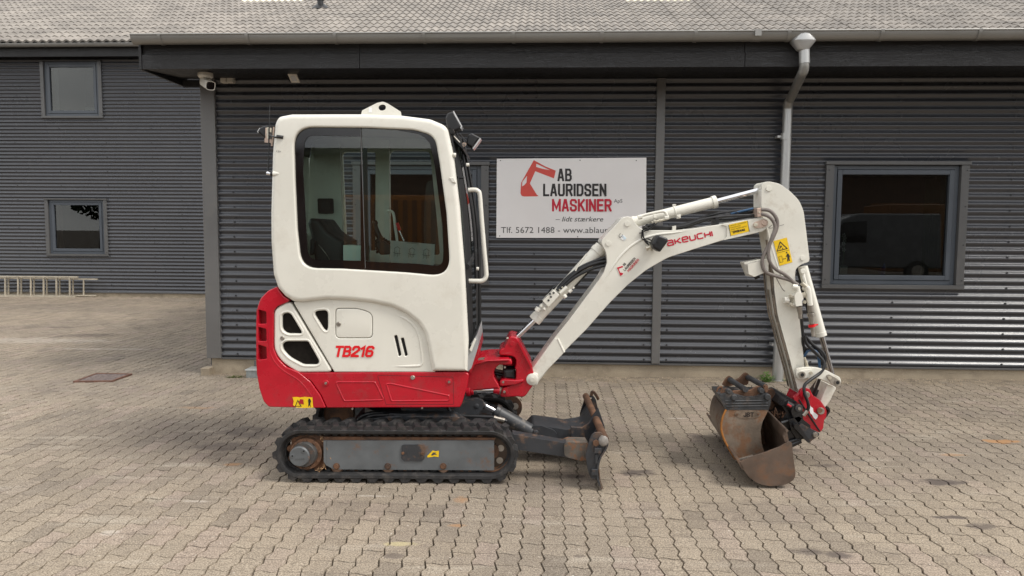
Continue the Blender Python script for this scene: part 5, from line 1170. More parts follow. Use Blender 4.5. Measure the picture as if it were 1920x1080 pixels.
# ---- boom
Yb0, Yb1 = 5.20, 5.42
c4b = crop(860, 560, 6.0); cm = crop(960, 400, 6.0); ca = crop(1160, 320, 6.0)
boom_pts = [(988.5, 704, 10), (1040, 633), (1066, 601), (1122, 526.5, 30), (1132, 511, 20), (1138.5, 492, 20), (1136.5, 474, 20), (1127.3, 456, 12), (1129, 449, 8), (1167, 408, 16), (1176, 405.5, 8), (1185, 407, 12), (1191, 419, 12), (1202, 429, 14), (1215, 431.5, 12), (1263, 431.8), (1300, 428.5), (1345, 421.5), (1411, 410.5), (1427, 408, 8), (1440.5, 410, 14), (1440, 425, 14), (1431, 433, 8), (1412, 438.5), (1360, 449), (1310, 464.5, 80), (1252, 483, 80), (1212, 506, 80), (1177, 534, 80), (1143, 568, 80), (1100, 617), (1056, 661), (1030, 690), (1006, 720.5, 10), (993, 722, 9), (986.5, 714, 8)]
boom = part('boom', boom_pts, Yb0, Yb1, 'cream', r=.004, label='white curved boom with red lettering')
# lower foot plates and bosses
part('boom_foot_boss', [(1009.5, 711, 11.5), (1009, 700, 10), (998, 699, 10), (987, 700, 10), (987, 722, 11), (1009, 722, 11)], Yb0-.03, Yb0+.005, 'cream', boom, r=.006)
mb = MB(); p = E(998, 711, Yb0-.03); mb.cone_steps(p+Vector((0, .005, 0)), p+Vector((0, -.014, 0)), [(0, .042), (.8, .042), (1, .036)], 24); mb.cyl(p+Vector((0, -.012, 0)), p+Vector((0, -.022, 0)), .017, 18); put('pivot_pin', mb, 'cream_worn', boom)
part('boom_foot_reinforcement', [(990, 702), (1041, 634), (1053, 643), (1058, 661), (1028, 692), (1005, 718), (993, 716)], Yb0-.008, Yb0, 'cream_worn', boom, bev=.003, wn=False)
mb = MB(); rod(mb, (1045.5, 635), (1057.5, 660.5), Yb0-.002, 2.6, 10); put('weld_bead', mb, 'cream', boom)
mb = MB(); 
for c, r in (((1176.5, 419.5), 5.3), ((1141, 456.5), 5)): pin(mb, c, Yb0-.006, r, Yb1-Yb0+.012)
put('cylinder_pin', mb, 'cream', boom, bev=.001)
# raised edge between the ears and the beam
mb = MB(); P = catmull([E(x, y, Yb0) for x, y in ((1126, 540), (1140, 514), (1158, 487), (1180, 464), (1205, 448), (1232, 440), (1266, 436), (1302, 431))], 5)
mb.tube([p+Vector((0, .004, 0)) for p in P], [.002, .0105, .011, .011, .0105, .002], 10); put('weld_edge', mb, 'cream', boom, sharp=80)
part('boom_tip_plate', [(1353, 421), (1427, 408.5, 8), (1440.5, 411, 12), (1439.5, 426, 12), (1430, 433.5, 8), (1358, 450), (1363, 444), (1364, 425)], Yb0-.010, Yb0, 'cream_worn', boom, bev=.002, wn=False)
part('pin_keeper', [(1416.5, 427, 3), (1412, 421.5, 5), (1416, 416.5, 5), (1432, 410.5, 8), (1441, 414, 7), (1438, 424, 8), (1424, 427.5, 6)], Yb0-.022, Yb0-.010, 'copper', boom, bev=.002, wn=False)
mb = MB(); p = E(1433, 418, Yb0-.022); mb.cyl(p, p+Vector((0, -.006, 0)), .019, 20); put('pivot_pin', mb, 'copper', boom, bev=.002)
mb = MB(); mb.hexbolt(E(1416.3, 421.5, Yb0-.022), .014, .012); put('bolt', mb, 'zinc', boom, bev=.001)
BMm = lambda x, y: E(x, y, Yb0)
# lettering on the boom: bars
G = {'T': [[(0, 1), (1, 1)], [(.5, 1), (.5, 0)]], 'a': [[(.08, 1), (.78, 1), (.93, .85), (.93, 0), (.2, 0), (.07, .12), (.07, .42), (.2, .55), (.93, .55)]],
     'K': [[(.07, 0), (.07, 1)], [(.95, 1), (.36, .5), (.98, 0)], [(.07, .5), (.4, .5)]], 'e': [[(.93, 0), (.22, 0), (.07, .15), (.07, .85), (.22, 1), (.78, 1), (.93, .85), (.93, .5), (.07, .5)]],
     'U': [[(.07, 1), (.07, .15), (.22, 0), (.78, 0), (.93, .15), (.93, 1)]], 'C': [[(.95, 1), (.22, 1), (.07, .85), (.07, .15), (.22, 0), (.95, 0)]], 'H': [[(.07, 0), (.07, 1)], [(.93, 0), (.93, 1)], [(.07, .5), (.93, .5)]], 'I': [[(.1, 0), (.1, 1)]]}
x = 0; seq = 'TaKeUCHI'; tot = 111.0; wl_ = 12.0; gp = 2.3; dvec = Vector((1350.0-1238, 442.0-466.5)).normalized(); pos = 0.0
for ch in seq:
    w_ = 3 if ch == 'I' else wl_; a0 = Vector((1238.0, 465.5))+dvec*pos; sag = 0.9*math.sin(math.pi*pos/111); a0.y -= sag
    strokes('lettering', [[(px*w_, py*9.2+1.1) for px, py in ln] for ln in G[ch]], (a0.x, a0.y), (a0.x+dvec.x*10, a0.y+dvec.y*10), 11, w_, 2.5, BMm, 'crimson_decal', boom, off=.002); pos += w_+gp
# dealer sticker
c5 = crop(960, 400, 6.0)
def rot_sticker():
    flat('digger_logo', c5((1178, 610), (1245, 590), (1248, 605), (1200, 622), (1215, 665), (1250, 672), (1243, 690), (1222, 703), (1215, 698), (1195, 640)), BMm, 'crimson_decal', boom, off=.0025)
    flat('sticker_ground', c5((1170, 610), (1240, 545), (1375, 492), (1392, 500), (1428, 512), (1428, 530), (1305, 668), (1230, 708), (1210, 700)), BMm, 'cream', boom, off=.0012)
    bar_text('lettering', 'AB', c5((1262, 597))[0][:2], c5((1285, 572))[0][:2], 4.8, .85, BMm, 'black_decal', boom, off=.0025)
    bar_text('lettering', 'LAURIDSEN', c5((1270, 652))[0][:2], c5((1392, 511))[0][:2], 4.8, .85, BMm, 'black_decal', boom, off=.0025)
    bar_text('lettering', 'MASKINER', c5((1312, 662))[0][:2], c5((1432, 525))[0][:2], 4.8, .85, BMm, 'crimson_decal', boom, off=.0025)
rot_sticker()
flat('sticker', [(1165, 441), (1170, 440), (1174, 445), (1173.5, 450), (1168, 450.5), (1163, 446.5)], BMm, 'white_decal', boom, off=.002); flat('sticker', c5((1222, 258), (1240, 242), (1288, 280), (1268, 308)), BMm, mat('pale_blue_sticker', (.55, .68, .75), .4), boom, off=.002)
text('lettering', 'C', (1163.5, 447), (1168, 440), 6, BMm, 'grey_decal', boom, off=.0035)
# danger plate LIVSFARE
ys_ = [(1366, 421.5), (1401.5, 413.5), (1405, 433.8), (1370, 442.3)]
flat('danger_sticker', ys_, lambda x, y: E(x, y, Yb0-.010), 'yellow', boom, off=.001)
TPm = lambda x, y: E(x, y, Yb0-.010)
for k, s in enumerate(('OPHOLD I MASKINENS', 'RÆKKEVIDDE', 'ELLER UNDER LØFTET', 'BYRDE ER')):
    f_ = k/5.2; a_ = (1369+f_*4, 424.6+f_*19-.0); w_ = (30, 19, 30, 14)[k]; text('lettering', s, a_, (a_[0]+w_, a_[1]-w_*.232), 2.0, TPm, 'black_decal', boom, bold=0, off=.0025)
text('lettering', 'LIVSFARE', (1374.5, 437.4), (1397, 432.2), 3.6, TPm, 'black_decal', boom, bold=.05, off=.0025)
mb = MB()
for a_, b_ in (((1366.3, 422), (1370.3, 442.3)), ((1401.5, 413.6), (1405, 433.8))): rod(mb, a_, b_, Yb0-.011, .55, 6)
put('sticker_edge', mb, 'black_decal', boom)

# ---- arm (dipper)
Ya0, Ya1 = 5.225, 5.395
arm_pts = [(1428, 346, 5), (1434, 341, 8), (1444, 340.3, 20), (1462, 344.5, 30), (1482, 359, 40), (1499, 376, 40), (1507, 396, 40), (1512, 435), (1518, 485, 3), (1517, 491, 5), (1502, 495.5, 30), (1491.5, 505, 14), (1491, 520), (1493, 545), (1498, 584), (1504, 642), (1509, 690), (1515, 722), (1519, 733, 8), (1513, 744, 10), (1502, 744, 10), (1496.5, 733), (1475, 652), (1458, 590), (1452, 545), (1450, 515), (1440, 450), (1436, 425), (1429, 405), (1427.5, 380)]
arm = part('arm', arm_pts, Ya0, Ya1, 'cream_worn', r=.003, label='white dipper arm with a chipped front edge')
mb = MB(); pin(mb, (1442, 353), Ya0-.008, 5.4, .19); pin(mb, (1505.5, 484), Ya0-.008, 4.6, .19); put('cylinder_pin', mb, 'cream', arm, bev=.001)
ctube('weld_edge', [(1438, 428), (1447, 465), (1458, 500), (1468, 523)], Ya0+.004, 1.8, 'cream', arm)
worn = MB(); P0 = [(1440, 450), (1447, 500), (1450.5, 545), (1457, 592), (1474, 653), (1487, 700), (1495, 733)]
A_ = [E(x-.6, y, Ya0) for x, y in P0]; B_ = [E(x-.6, y, Ya0)+Vector((0, .168, 0)) for x, y in P0]; dn = Vector((0, 1, 0)); worn.rings([[a-dn*.001, a+Vector((-.006, 0, 0)), a+Vector((-.006, 0, 0))+dn*.030, a+dn*.030] for a in A_]); worn.rings([[a+dn*.095, a+Vector((-.005, 0, 0))+dn*.095, a+Vector((-.005, 0, 0))+dn*.112, a+dn*.112] for a in A_[2:]]); worn.rings([[a+dn*.150, a+Vector((-.006, 0, 0))+dn*.150, a+Vector((-.006, 0, 0))+dn*.169, a+dn*.169] for a in A_[1:]]); put('wear_strip', worn, mat('scraped_edge', (.20, .16, .12), .6, var=.3, dirt=(.03, .025, .02), dscale=22, damt=.9, dmin=.47, edge=((.5, .46, .38), 40, .6)), arm)
part('end_stop', [(1402, 495.5, 2), (1430, 488), (1441, 487), (1441, 508), (1415, 519, 3), (1404, 514)], 5.17, 5.25, 'cream', arm, bev=.004, wn=False)
part('stop_block', [(1394.5, 492, 2), (1426, 486), (1440, 486), (1440, 509), (1413, 519.5), (1405, 518)], 5.25, 5.34, 'cream', arm, bev=.004, wn=False)
mb = MB(); rod(mb, (1415, 520.5), (1423, 517.5), 5.28, 4); put('stop_rubber', mb, 'plastic', arm)
# caution sticker
ARm = lambda x, y: E(x, y, Ya0)
flat('warning_sticker', [(1450, 452), (1475, 445.2), (1485.5, 491.5), (1461.5, 498.5)], ARm, 'yellow', arm, off=.002)
tri_o = [(1462, 452), (1477, 466.2), (1456, 471.8)]; tri_i = [(1462.7, 455), (1474.3, 465.5), (1458, 469.8)]
flat('warning_triangle', tri_o, ARm, 'black_decal', arm, off=.0035, holes=[tri_i])
for pts in ([(1461, 463), (1464, 460), (1466, 462), (1463.5, 465)], [(1460.5, 467), (1462, 464.8), (1463, 467)], [(1465.5, 466.5), (1467.5, 464), (1468.5, 466)]): flat('pictogram', pts, ARm, 'black_decal', arm, off=.0036)
flat('divider', [(1455.8, 474.5), (1480, 468.2), (1480.1, 468.7), (1455.9, 475)], ARm, 'black_decal', arm, off=.0035)
flat('pictogram', [(1475.5, 476), (1477, 474.6), (1478.5, 476.5), (1481.5, 482), (1480.6, 482.5), (1479, 479.5), (1480, 485), (1480.8, 489), (1478.8, 489.5), (1478, 485), (1477.4, 489.8), (1475.6, 490), (1476, 484), (1475.4, 480), (1473.5, 482.3), (1473, 481.5), (1474.8, 477.5)], ARm, 'black_decal', arm, off=.0036)
flat('pictogram', [(1474.6+1.3*math.cos(t), 473.6+1.4*math.sin(t)) for t in [k*math.pi/5 for k in range(10)]], ARm, 'black_decal', arm, off=.0036)
flat('pictogram', [(1459.5, 481), (1465.5, 479.3), (1468.3, 491), (1462.2, 492.6)], ARm, 'black_decal', arm, off=.0034, holes=[[(1460.2, 481.3), (1465.2, 480), (1467.7, 490.7), (1462.6, 492)]])
flat('pictogram', [(1467.6, 485.7), (1469.3, 484.2), (1469.5, 485), (1471.8, 484.4), (1471.6, 483.5), (1473.4, 484.4), (1472, 486), (1471.9, 485.2), (1469.7, 485.7), (1469.8, 486.5)], ARm, 'black_decal', arm, off=.0036)
ctube('scratch', [(1441, 427), (1448, 421.5), (1442, 428.5), (1470, 421)], Ya0-.0003, .3, 'black_decal', arm, smooth=3, seg=4)

# ---- boom cylinder
YM = 5.31
cyl = MB(); rod(cyl, (1005, 597.5), (1128, 463), YM, 11.5, 24, r1=13); 
cylo = put('boom_cylinder', cyl, 'cream', exc, sharp=60, bev=.003)
mb = MB(); rod(mb, (1001.8, 601), (1010, 592), YM, 12.4, 24); rod(mb, (1118, 474), (1124, 467.5), YM, 14.2, 24); rod(mb, (1090, 505), (1092, 503), YM, 12.9, 24); put('cylinder_collar', mb, 'cream', cylo, bev=.003)
mb = MB(); rod(mb, (966, 635), (1005, 597.5), YM, 5.0, 20); put('cylinder_rod', mb, 'chrome', cylo)
mb = MB(); rod(mb, (960, 641), (970, 630.5), YM, 8.5, 16); put('rod_eye', mb, 'red', cylo, bev=.004)
# valve block and fittings on its lower end
vb = crop(1010, 500, 9.82)
o = part('valve_block', vb((70, 632), (270, 425), (385, 525), (180, 745)), 5.21, 5.30, 'cream', cylo, bev=.003, wn=False)
mb = MB()
for a, b, r in (((1017, 571), (1013.5, 575), 3.6), ((1010, 577), (1006, 583), 5.2), ((1023, 577), (1019.5, 581), 3.4), ((1021, 579), (1020, 580), 5), ((1050, 550), (1063, 538), 3.8), ((1056.5, 553), (1061, 558), 4.2), ((1067, 548), (1072, 543), 3.2), ((1074, 541), (1077, 538), 2.0)): rod(mb, a, b, 5.23, r, 8)
put('fitting', mb, 'cream', o, bev=.002)
mb = MB()
for c in ((1028.5, 563), (1033, 556.5), (1038, 549), (1031.5, 551)): boltcap(mb, c, 5.21, 2.1, .004)
put('plug', mb, 'grey_decal', o)
mb = MB(); rod(mb, (1048, 549), (1060, 537), 5.24, 3.0, 10); rod(mb, (1050, 546), (1052, 544), 5.235, 4.2, 6); rod(mb, (1055, 541.5), (1057, 539.5), 5.235, 4.2, 6); put('threaded_fitting', mb, 'zinc', o)
for k, pts in enumerate(([(1044, 545), (1062, 527), (1090, 505), (1120, 493), (1150, 488)], [(1046, 541), (1066, 519), (1092, 500), (1118, 489), (1150, 478)], [(1048, 546), (1075, 522), (1100, 508), (1124, 500), (1146, 496)], [(1076, 540), (1090, 524), (1106, 508), (1125, 497), (1145, 486)], [(1026, 560), (1032, 548), (1040, 538), (1046, 536)])):
    ctube('hydraulic_hose', [(x, y) for x, y in pts], (5.25, 5.26, 5.24, 5.30, 5.36)[k], (3.4, 3.4, 3.0, 2.2, 4)[k], 'hose', cylo, seg=12)
ctube('pipe', [(1100, 476), (1085, 496), (1079, 508)], 5.24, 1.5, 'cream', cylo)
# ---- arm cylinder
cyl = MB(); rod(cyl, (1188, 416.5), (1341, 378.5), YM, 10.2, 24, r1=10.2); ac = put('arm_cylinder', cyl, 'cream', exc, sharp=60, bev=.003)
mb = MB(); rod(mb, (1335, 380), (1343, 378), YM, 12.0, 24); rod(mb, (1263.5, 397.5), (1266, 397), YM, 11.2, 24); rod(mb, (1186, 417), (1191, 415.8), YM, 11.5, 24); put('cylinder_collar', mb, 'cream', ac, bev=.002)
mb = MB(); rod(mb, (1341, 378.5), (1432, 354.5), YM, 5.0, 20); put('cylinder_rod', mb, 'chrome', ac)
part('rod_eye', [(1424, 351, 6), (1432, 343, 8), (1446, 346, 8), (1444, 362, 8), (1430, 362, 5)], 5.24, 5.38, 'cream', ac, bev=.004, wn=False)
ctube('steel_pipe', [(1197, 407, 5.21), (1213, 402, 5.21), (1240, 396.5, 5.21), (1247, 398, 5.21), (1250.5, 404, 5.21), (1251, 409, 5.22)], 5.21, 2.7, 'cream', ac)
mb = MB(); rod(mb, (1196, 408), (1204, 406), 5.20, 4.3, 6); rod(mb, (1246, 409), (1254, 407.5), 5.21, 4.4, 6); mb.obox(E(1227.5, 406, 5.20), (.012, 0, 0), (0, .008, 0), (0, 0, .014)); mb.obox(E(1272.5, 406, 5.21), (.013, 0, .003), (0, .01, 0), (0, 0, .014)); mb.obox(E(1264, 384.5, 5.24), (.012, 0, 0), (0, .01, 0), (0, 0, .006)); put('pipe_clamp', mb, 'cream', ac, bev=.002)
mb = MB(); boltcap(mb, (1227.5, 407), 5.192, 2.4); boltcap(mb, (1272.5, 406), 5.20, 2); put('bolt', mb, 'cream_worn', ac)
mb = MB(); rod(mb, (1222, 417.5), (1248, 411), 5.21, 2.3, 10); rod(mb, (1226, 416.5), (1230, 415.5), 5.21, 3.4, 6); rod(mb, (1236, 414), (1239, 413), 5.21, 3.2, 6); put('threaded_fitting', mb, 'zinc', ac)
# hoses along the boom top
for k, (pts, r, mm) in enumerate((([(1204, 426), (1225, 429.5), (1262, 430), (1300, 420), (1340, 407), (1385, 400), (1420, 396)], 3.2, 'hose'), ([(1206, 430), (1240, 428), (1290, 419), (1330, 404), (1375, 396), (1420, 392)], 3.0, 'hose'), ([(1215, 424), (1245, 426), (1280, 424), (1320, 411), (1370, 405), (1420, 404)], 3.0, 'hose'),
                                  ([(1370, 401), (1395, 395), (1412, 391)], 2.2, 'hose_blue'), ([(1356, 403), (1362, 399), (1376, 396), (1384, 399), (1380, 404)], .6, 'hose'), ([(1345, 411), (1372, 411), (1395, 407), (1420, 406)], 2.2, 'hose'))):
    ctube('hydraulic_hose', pts, (5.27, 5.31, 5.24, 5.25, 5.24, 5.35)[k], r, mm, boom, seg=12)
for a in ((1262, 1266.5, 424, 431), (1343, 1347, 407, 422)): part('hose_clip', [(a[0]-1.5, a[2]), (a[1]+1.5, a[2]-1), (a[1]+1, a[3]), (a[0]-1, a[3]+1)], 5.215, 5.34, 'cream' if a[0] < 1300 else 'plastic', boom, bev=.002, wn=False)
mb = MB(); rod(mb, (1343.5, 406), (1343, 424), 5.225, .9, 6); put('zip_tie', mb, 'plastic', boom)
part('hose_bracket', [(1419.5, 390.5), (1427, 389.5), (1428, 406), (1420.5, 407)], 5.17, 5.30, 'copper', boom, bev=.003, wn=False)
mb = MB(); boltcap(mb, (1423.5, 398.5), 5.17, 1.8); put('bolt', mb, 'zinc', boom)
# cable tangle by the boom lamp
for pts in ([(1204, 431), (1205, 442), (1210, 450), (1216, 458)], [(1206, 430), (1203, 446), (1213, 452), (1222, 456)], [(1205, 433), (1209, 452), (1218, 461), (1213, 465)], [(1220, 426), (1214, 430), (1204, 436), (1199, 437)], [(1214, 420), (1206, 428), (1214, 432), (1225, 424), (1232, 419)], [(1207, 449), (1216, 448), (1224, 455), (1217, 463)], [(1212, 424), (1222, 421), (1228, 418), (1219, 428)]):
    ctube('cable', pts, 5.185, 1.1, 'hose', boom, seg=6)
o = part('work_light', [(1223, 457, 3), (1231, 443, 3), (1236, 440.5, 3), (1252, 446.5, 4), (1253.5, 452, 3), (1238, 473, 3), (1225, 465, 3)], 5.05, 5.16, 'plastic', boom, r=.014)
part('slot', [(1233.5, 451, 1), (1238, 457, 1), (1236.5, 458.2, 1), (1232, 452.5, 1)], 5.046, 5.055, 'gap', o, wn=False)
mb = MB(); rod(mb, (1211.5, 466), (1220, 463), 5.15, 3.6, 8); rod(mb, (1214, 462), (1214, 470), 5.15, 2, 8); rod(mb, (1220, 458), (1222, 471), 5.14, 2.1, 8); put('bracket', mb, 'zinc', o, bev=.002)
# ---- hoses from boom to arm and the quick couplings
ctube('hydraulic_hose', [(1427, 393, 5.18), (1443, 395, 5.17), (1455, 408, 5.16), (1457, 425, 5.16), (1448, 448, 5.16), (1434, 474, 5.16), (1429, 492, 5.16), (1436, 510, 5.16), (1460, 519, 5.17), (1480, 525, 5.18), (1496, 534, 5.18)], 5.17, 3.5, 'hose_grey', arm, seg=12)
ctube('hydraulic_hose', [(1427, 401, 5.18), (1440, 405, 5.16), (1450, 415, 5.155), (1453, 428, 5.155), (1447, 447, 5.15), (1441, 470, 5.15), (1443, 490, 5.15), (1455, 505, 5.16), (1472, 515, 5.17), (1490, 531, 5.18)], 5.16, 3.3, 'hose_grey', arm, seg=12)
ctube('hydraulic_hose', [(1442, 493, 5.2), (1450, 510, 5.2), (1466, 540, 5.21), (1472, 546, 5.21)], 5.2, .7, 'hose_grey', arm, seg=6)
ccp = crop(1440, 520, 5.488)
o = part('coupling_block', ccp((275, 185, 6), (300, 150, 6), (350, 160), (365, 220), (350, 245), (355, 290), (290, 300), (280, 250)), 5.15, 5.21, 'cream', arm, bev=.004, wn=False)
mb = MB(); rod(mb, ccp((250, 95))[0], ccp((300, 100))[0], 5.17, 5, 14); rod(mb, ccp((300, 95))[0], ccp((318, 170))[0], 5.17, 4.4, 14); rod(mb, ccp((165, 235))[0], ccp((210, 235))[0], 5.19, 6.5, 8); rod(mb, ccp((210, 195))[0], ccp((270, 190))[0], 5.19, 4, 8); rod(mb, ccp((215, 280))[0], ccp((280, 285))[0], 5.19, 4, 8)
put('fitting', mb, 'cream', o, bev=.002)
mb = MB(); 
for c in ((232, 190), (238, 280), (365, 170), (375, 255)): boltcap(mb, ccp(c)[0], 5.165, 3.2, .012)
put('bolt', mb, 'zinc', o)
mb = MB(); rod(mb, ccp((320, 300))[0], ccp((332, 380))[0], 5.18, 5.6, 12, r1=4); rod(mb, ccp((330, 380))[0], ccp((334, 425))[0], 5.18, 3.6, 12); put('plug', mb, 'bolt', o)
mb = MB(); rod(mb, ccp((345, 60))[0], ccp((400, 105))[0], 5.17, 3.8, 10); put('hose_ferrule', mb, 'zinc', o)
ctube('steel_pipe', [ccp((390, 95))[0], ccp((412, 120))[0], ccp((422, 180))[0], ccp((435, 290))[0]], 5.17, 5.0, 'cream', arm, seg=14)
mb = MB(); rod(mb, ccp((435, 285))[0], ccp((443, 360))[0], 5.17, 5.6, 14); rod(mb, ccp((440, 365))[0], ccp((445, 400))[0], 5.17, 7.2, 18); rod(mb, ccp((443, 400))[0], ccp((455, 480))[0], 5.17, 5.0, 14); rod(mb, ccp((455, 510))[0], ccp((468, 610))[0], 5.17, 3.4, 12); q = put('quick_coupling', mb, 'bolt', arm, bev=.002)
mb = MB(); rod(mb, ccp((450, 485))[0], ccp((455, 508))[0], 5.17, 6.6, 18); rod(mb, ccp((455, 498))[0], ccp((512, 486))[0], 5.18, 1.6, 8); put('red_ring', mb, 'red_decal', q)
# ---- bucket cylinder
YN = 5.31
cyl = MB(); rod(cyl, (1505, 500), (1539.5, 627), YN, 9.0, 24, r1=9.6); bc = put('bucket_cylinder', cyl, 'cream', exc, sharp=60, bev=.003)
mb = MB(); rod(mb, (1538, 622), (1540, 630), YN, 10.4, 24); put('cylinder_collar', mb, 'cream', bc, bev=.002)
mb = MB(); rod(mb, (1540, 628), (1561, 706), YN, 4.9, 16); put('cylinder_rod', mb, 'rod_dark', bc)
ctube('steel_pipe', [(1505, 509, 5.22), (1508, 524, 5.21), (1514, 545, 5.21), (1514.5, 552, 5.21), (1507, 555, 5.21)], 5.21, 3.4, 'cream', bc, seg=12)
mb = MB(); boltcap(mb, (1505, 508.5), 5.205, 5, .012); boltcap(mb, (1507.5, 541), 5.205, 4, .01); rod(mb, (1504, 556), (1510, 551), 5.21, 4, 8); put('pipe_clamp', mb, 'cream', bc)
part('gap_plate', [(1493, 505), (1500, 500), (1512, 548), (1522, 600), (1518, 605), (1508, 560)], 5.36, 5.37, 'gap', arm, wn=False)
for k, (pts, r, mm) in enumerate((([(1508, 630, 5.2), (1513, 645, 5.2), (1530, 662, 5.2), (1543, 676, 5.19), (1545, 688, 5.18), (1537, 700, 5.17), (1520, 712, 5.14), (1509, 722, 5.12), (1508, 735, 5.11), (1514, 752, 5.10), (1516, 764, 5.10), (1511, 773, 5.11)], 3.0, 'hose'),
    ([(1510, 630, 5.24), (1524, 646, 5.24), (1540, 658, 5.24), (1547, 672, 5.24), (1543, 693, 5.24), (1535, 715, 5.26), (1527, 735, 5.28), (1520, 752, 5.30)], 3.0, 'hose'),
    ([(1505, 632, 5.22), (1507, 650, 5.23), (1520, 655, 5.24), (1534, 668, 5.25), (1540, 684, 5.25)], 2.8, 'hose'),
    ([(1508, 668, 5.25), (1516, 657, 5.24), (1528, 658, 5.23), (1534, 668, 5.22), (1537, 690, 5.22)], 2.5, 'hose_blue'),
    ([(1506, 670, 5.27), (1511, 655, 5.26), (1524, 651, 5.25), (1538, 660, 5.24), (1543, 674, 5.24)], 2.8, 'hose'),
    ([(1502, 590, 5.3), (1504, 620, 5.3), (1506, 650, 5.3), (1507, 680, 5.3), (1512, 690, 5.3)], 3.4, 'hose'))):
    ctube('hydraulic_hose', pts, 5.2, r, mm, arm, seg=12)
mb = MB(); rod(mb, (1513, 770), (1506, 779), 5.105, 4, 10); put('hose_ferrule', mb, 'bolt', arm)
mb = MB(); rod(mb, (1508.5, 670), (1513, 684), 5.20, 2.2, 8); rod(mb, (1511, 677), (1513.5, 688), 5.20, 3, 8); put('grease_fitting', mb, 'zinc', arm)
# ---- linkage
cl9 = crop(1440, 660, 9.0)
link = cl9((470, 380, 60), (480, 300, 50), (560, 270, 20), (700, 255, 60), (850, 268, 60), (1000, 312, 60), (1100, 370, 40), (1215, 425, 30), (1238, 500, 60), (1200, 580, 60), (1100, 575, 40), (1005, 508, 40), (880, 455, 60), (740, 440, 60), (640, 450, 30), (570, 470, 40), (490, 440, 40))
o = part('bucket_link', link, 5.17, 5.20, 'cream_worn', r=.004, label='curved white bucket link')
part('bucket_link', [(p[0], p[1]) + tuple(p[2:]) for p in link], 5.42, 5.45, 'cream_worn', wn=False)
k1 = cl9((520, 350, 20), (560, 320, 20), (760, 290, 10), (770, 360, 30), (640, 440), (540, 450, 30)); k2 = cl9((985, 410, 20), (1030, 375, 30), (1215, 480, 20), (1225, 540, 30), (1170, 585, 30), (1100, 570, 20))
part('pin_keeper', k1, 5.155, 5.17, 'cream_worn', o, bev=.003, wn=False); part('pin_keeper', k2, 5.155, 5.17, 'bare', o, bev=.003, wn=False)
mb = MB(); p = E(*cl9((570, 382))[0], 5.155); mb.cyl(p, p+Vector((0, -.01, 0)), .024, 20); p2 = E(*cl9((1165, 512))[0], 5.155); mb.cyl(p2, p2+Vector((0, -.01, 0)), .021, 20); put('pivot_pin', mb, 'bolt', o, bev=.002)
mb = MB(); p += Vector((0, -.0102, 0)); mb.cyl(p, p+Vector((0, -.002, 0)), .013, 16); p2 += Vector((0, -.0102, 0)); mb.cyl(p2, p2+Vector((0, -.002, 0)), .012, 16); put('pin_bore', mb, 'gap', o)
mb = MB(); mb.hexbolt(E(*cl9((720, 352))[0], 5.153), .012, .012); mb.hexbolt(E(*cl9((1035, 435))[0], 5.153), .012, .012); put('bolt', mb, 'zinc', o, bev=.001)
tl = cl9((1010, 540), (1165, 600, 20), (1110, 690), (1045, 830, 20), (965, 935), (885, 830))
o = part('tipping_link', tl, 5.215, 5.40, 'cream_worn', r=.004)
part('tipping_link', cl9((960, 520), (1010, 540), (870, 790), (790, 740)), 5.30, 5.44, 'chassis', wn=False)

# ---- tilting quick hitch
ch = crop(1400, 730, 8.306)
red = ch((745, 190), (735, 130), (825, 60, 20), (845, 10, 30), (900, -25, 40), (985, 5, 40), (1040, 110, 30), (1120, 150, 20), (1165, 195), (1205, 262, 10), (1250, 330, 14), (1240, 440, 14), (1205, 480), (1192, 605, 10), (1140, 680, 6), (858, 540), (870, 420), (850, 260), (790, 220))
hit_ = part('quick_hitch', red, 5.16, 5.19, 'red', r=.004, label='red and black tilting quick hitch')
part('far_plate', red, 5.42, 5.45, 'red', hit_, wn=False)
part('hitch_core', ch((800, 200), (870, 60), (960, 60), (1100, 200), (1200, 330), (1160, 600), (900, 500)), 5.19, 5.42, 'red', hit_, wn=False)
mb = MB(); rod(mb, ch((815, 165))[0], ch((1140, 655))[0], 5.155, 1.6, 6); put('shadow_gap', mb, 'gap', hit_)  # dark bar laid on the red plate in place of shade
mb = MB(); p = E(1509.5, 737.5, 5.16); mb.cyl(p, p+Vector((0, -.012, 0)), .041, 24); put('boss', mb, 'red', hit_, bev=.004)
mb = MB(); p = E(1512, 740, 5.148); mb.cyl(p, p+Vector((0, -.008, 0)), .024, 20); p = E(*ch((1142, 330))[0], 5.16); mb.cyl(p, p+Vector((0, -.022, 0)), .0245, 24); put('pivot_pin', mb, 'bolt', hit_, bev=.003)
mb = MB(); p = E(*ch((1142, 330))[0], 5.138); mb.cyl(p, p+Vector((0, -.001, 0)), .017, 20); put('pin_face', mb, 'rust', hit_)
flat('torn_sticker', ch((935, 205), (975, 230), (1000, 270), (1030, 290), (1040, 350), (1110, 400), (1100, 440), (1075, 470), (1040, 440), (1020, 400), (990, 370), (975, 310), (950, 260)), lambda x, y: E(x, y, 5.16), 'white_decal', hit_, off=.0015)
ear = ch((690, 350, 20), (715, 270, 40), (800, 222, 50), (868, 250, 40), (870, 330, 20), (890, 400), (830, 500), (800, 520), (720, 420))
part('tilt_ear', ear, 5.10, 5.13, 'black_paint', hit_, bev=.004, wn=False)
mb = MB(); p = E(*ch((808, 292))[0], 5.10); mb.cyl(p, p+Vector((0, -.012, 0)), .027, 20); put('pivot_pin', mb, 'bucket_dark', hit_, bev=.003); mb = MB(); mb.hexbolt(p+Vector((0, -.012, 0)), .012, .008); put('bolt', mb, 'bolt', hit_)
part('saddle', ch((845, 530), (1130, 685, 10), (1130, 715), (968, 835, 6), (950, 820), (800, 590)), 5.08, 5.52, 'chassis', hit_, bev=.005, wn=False)
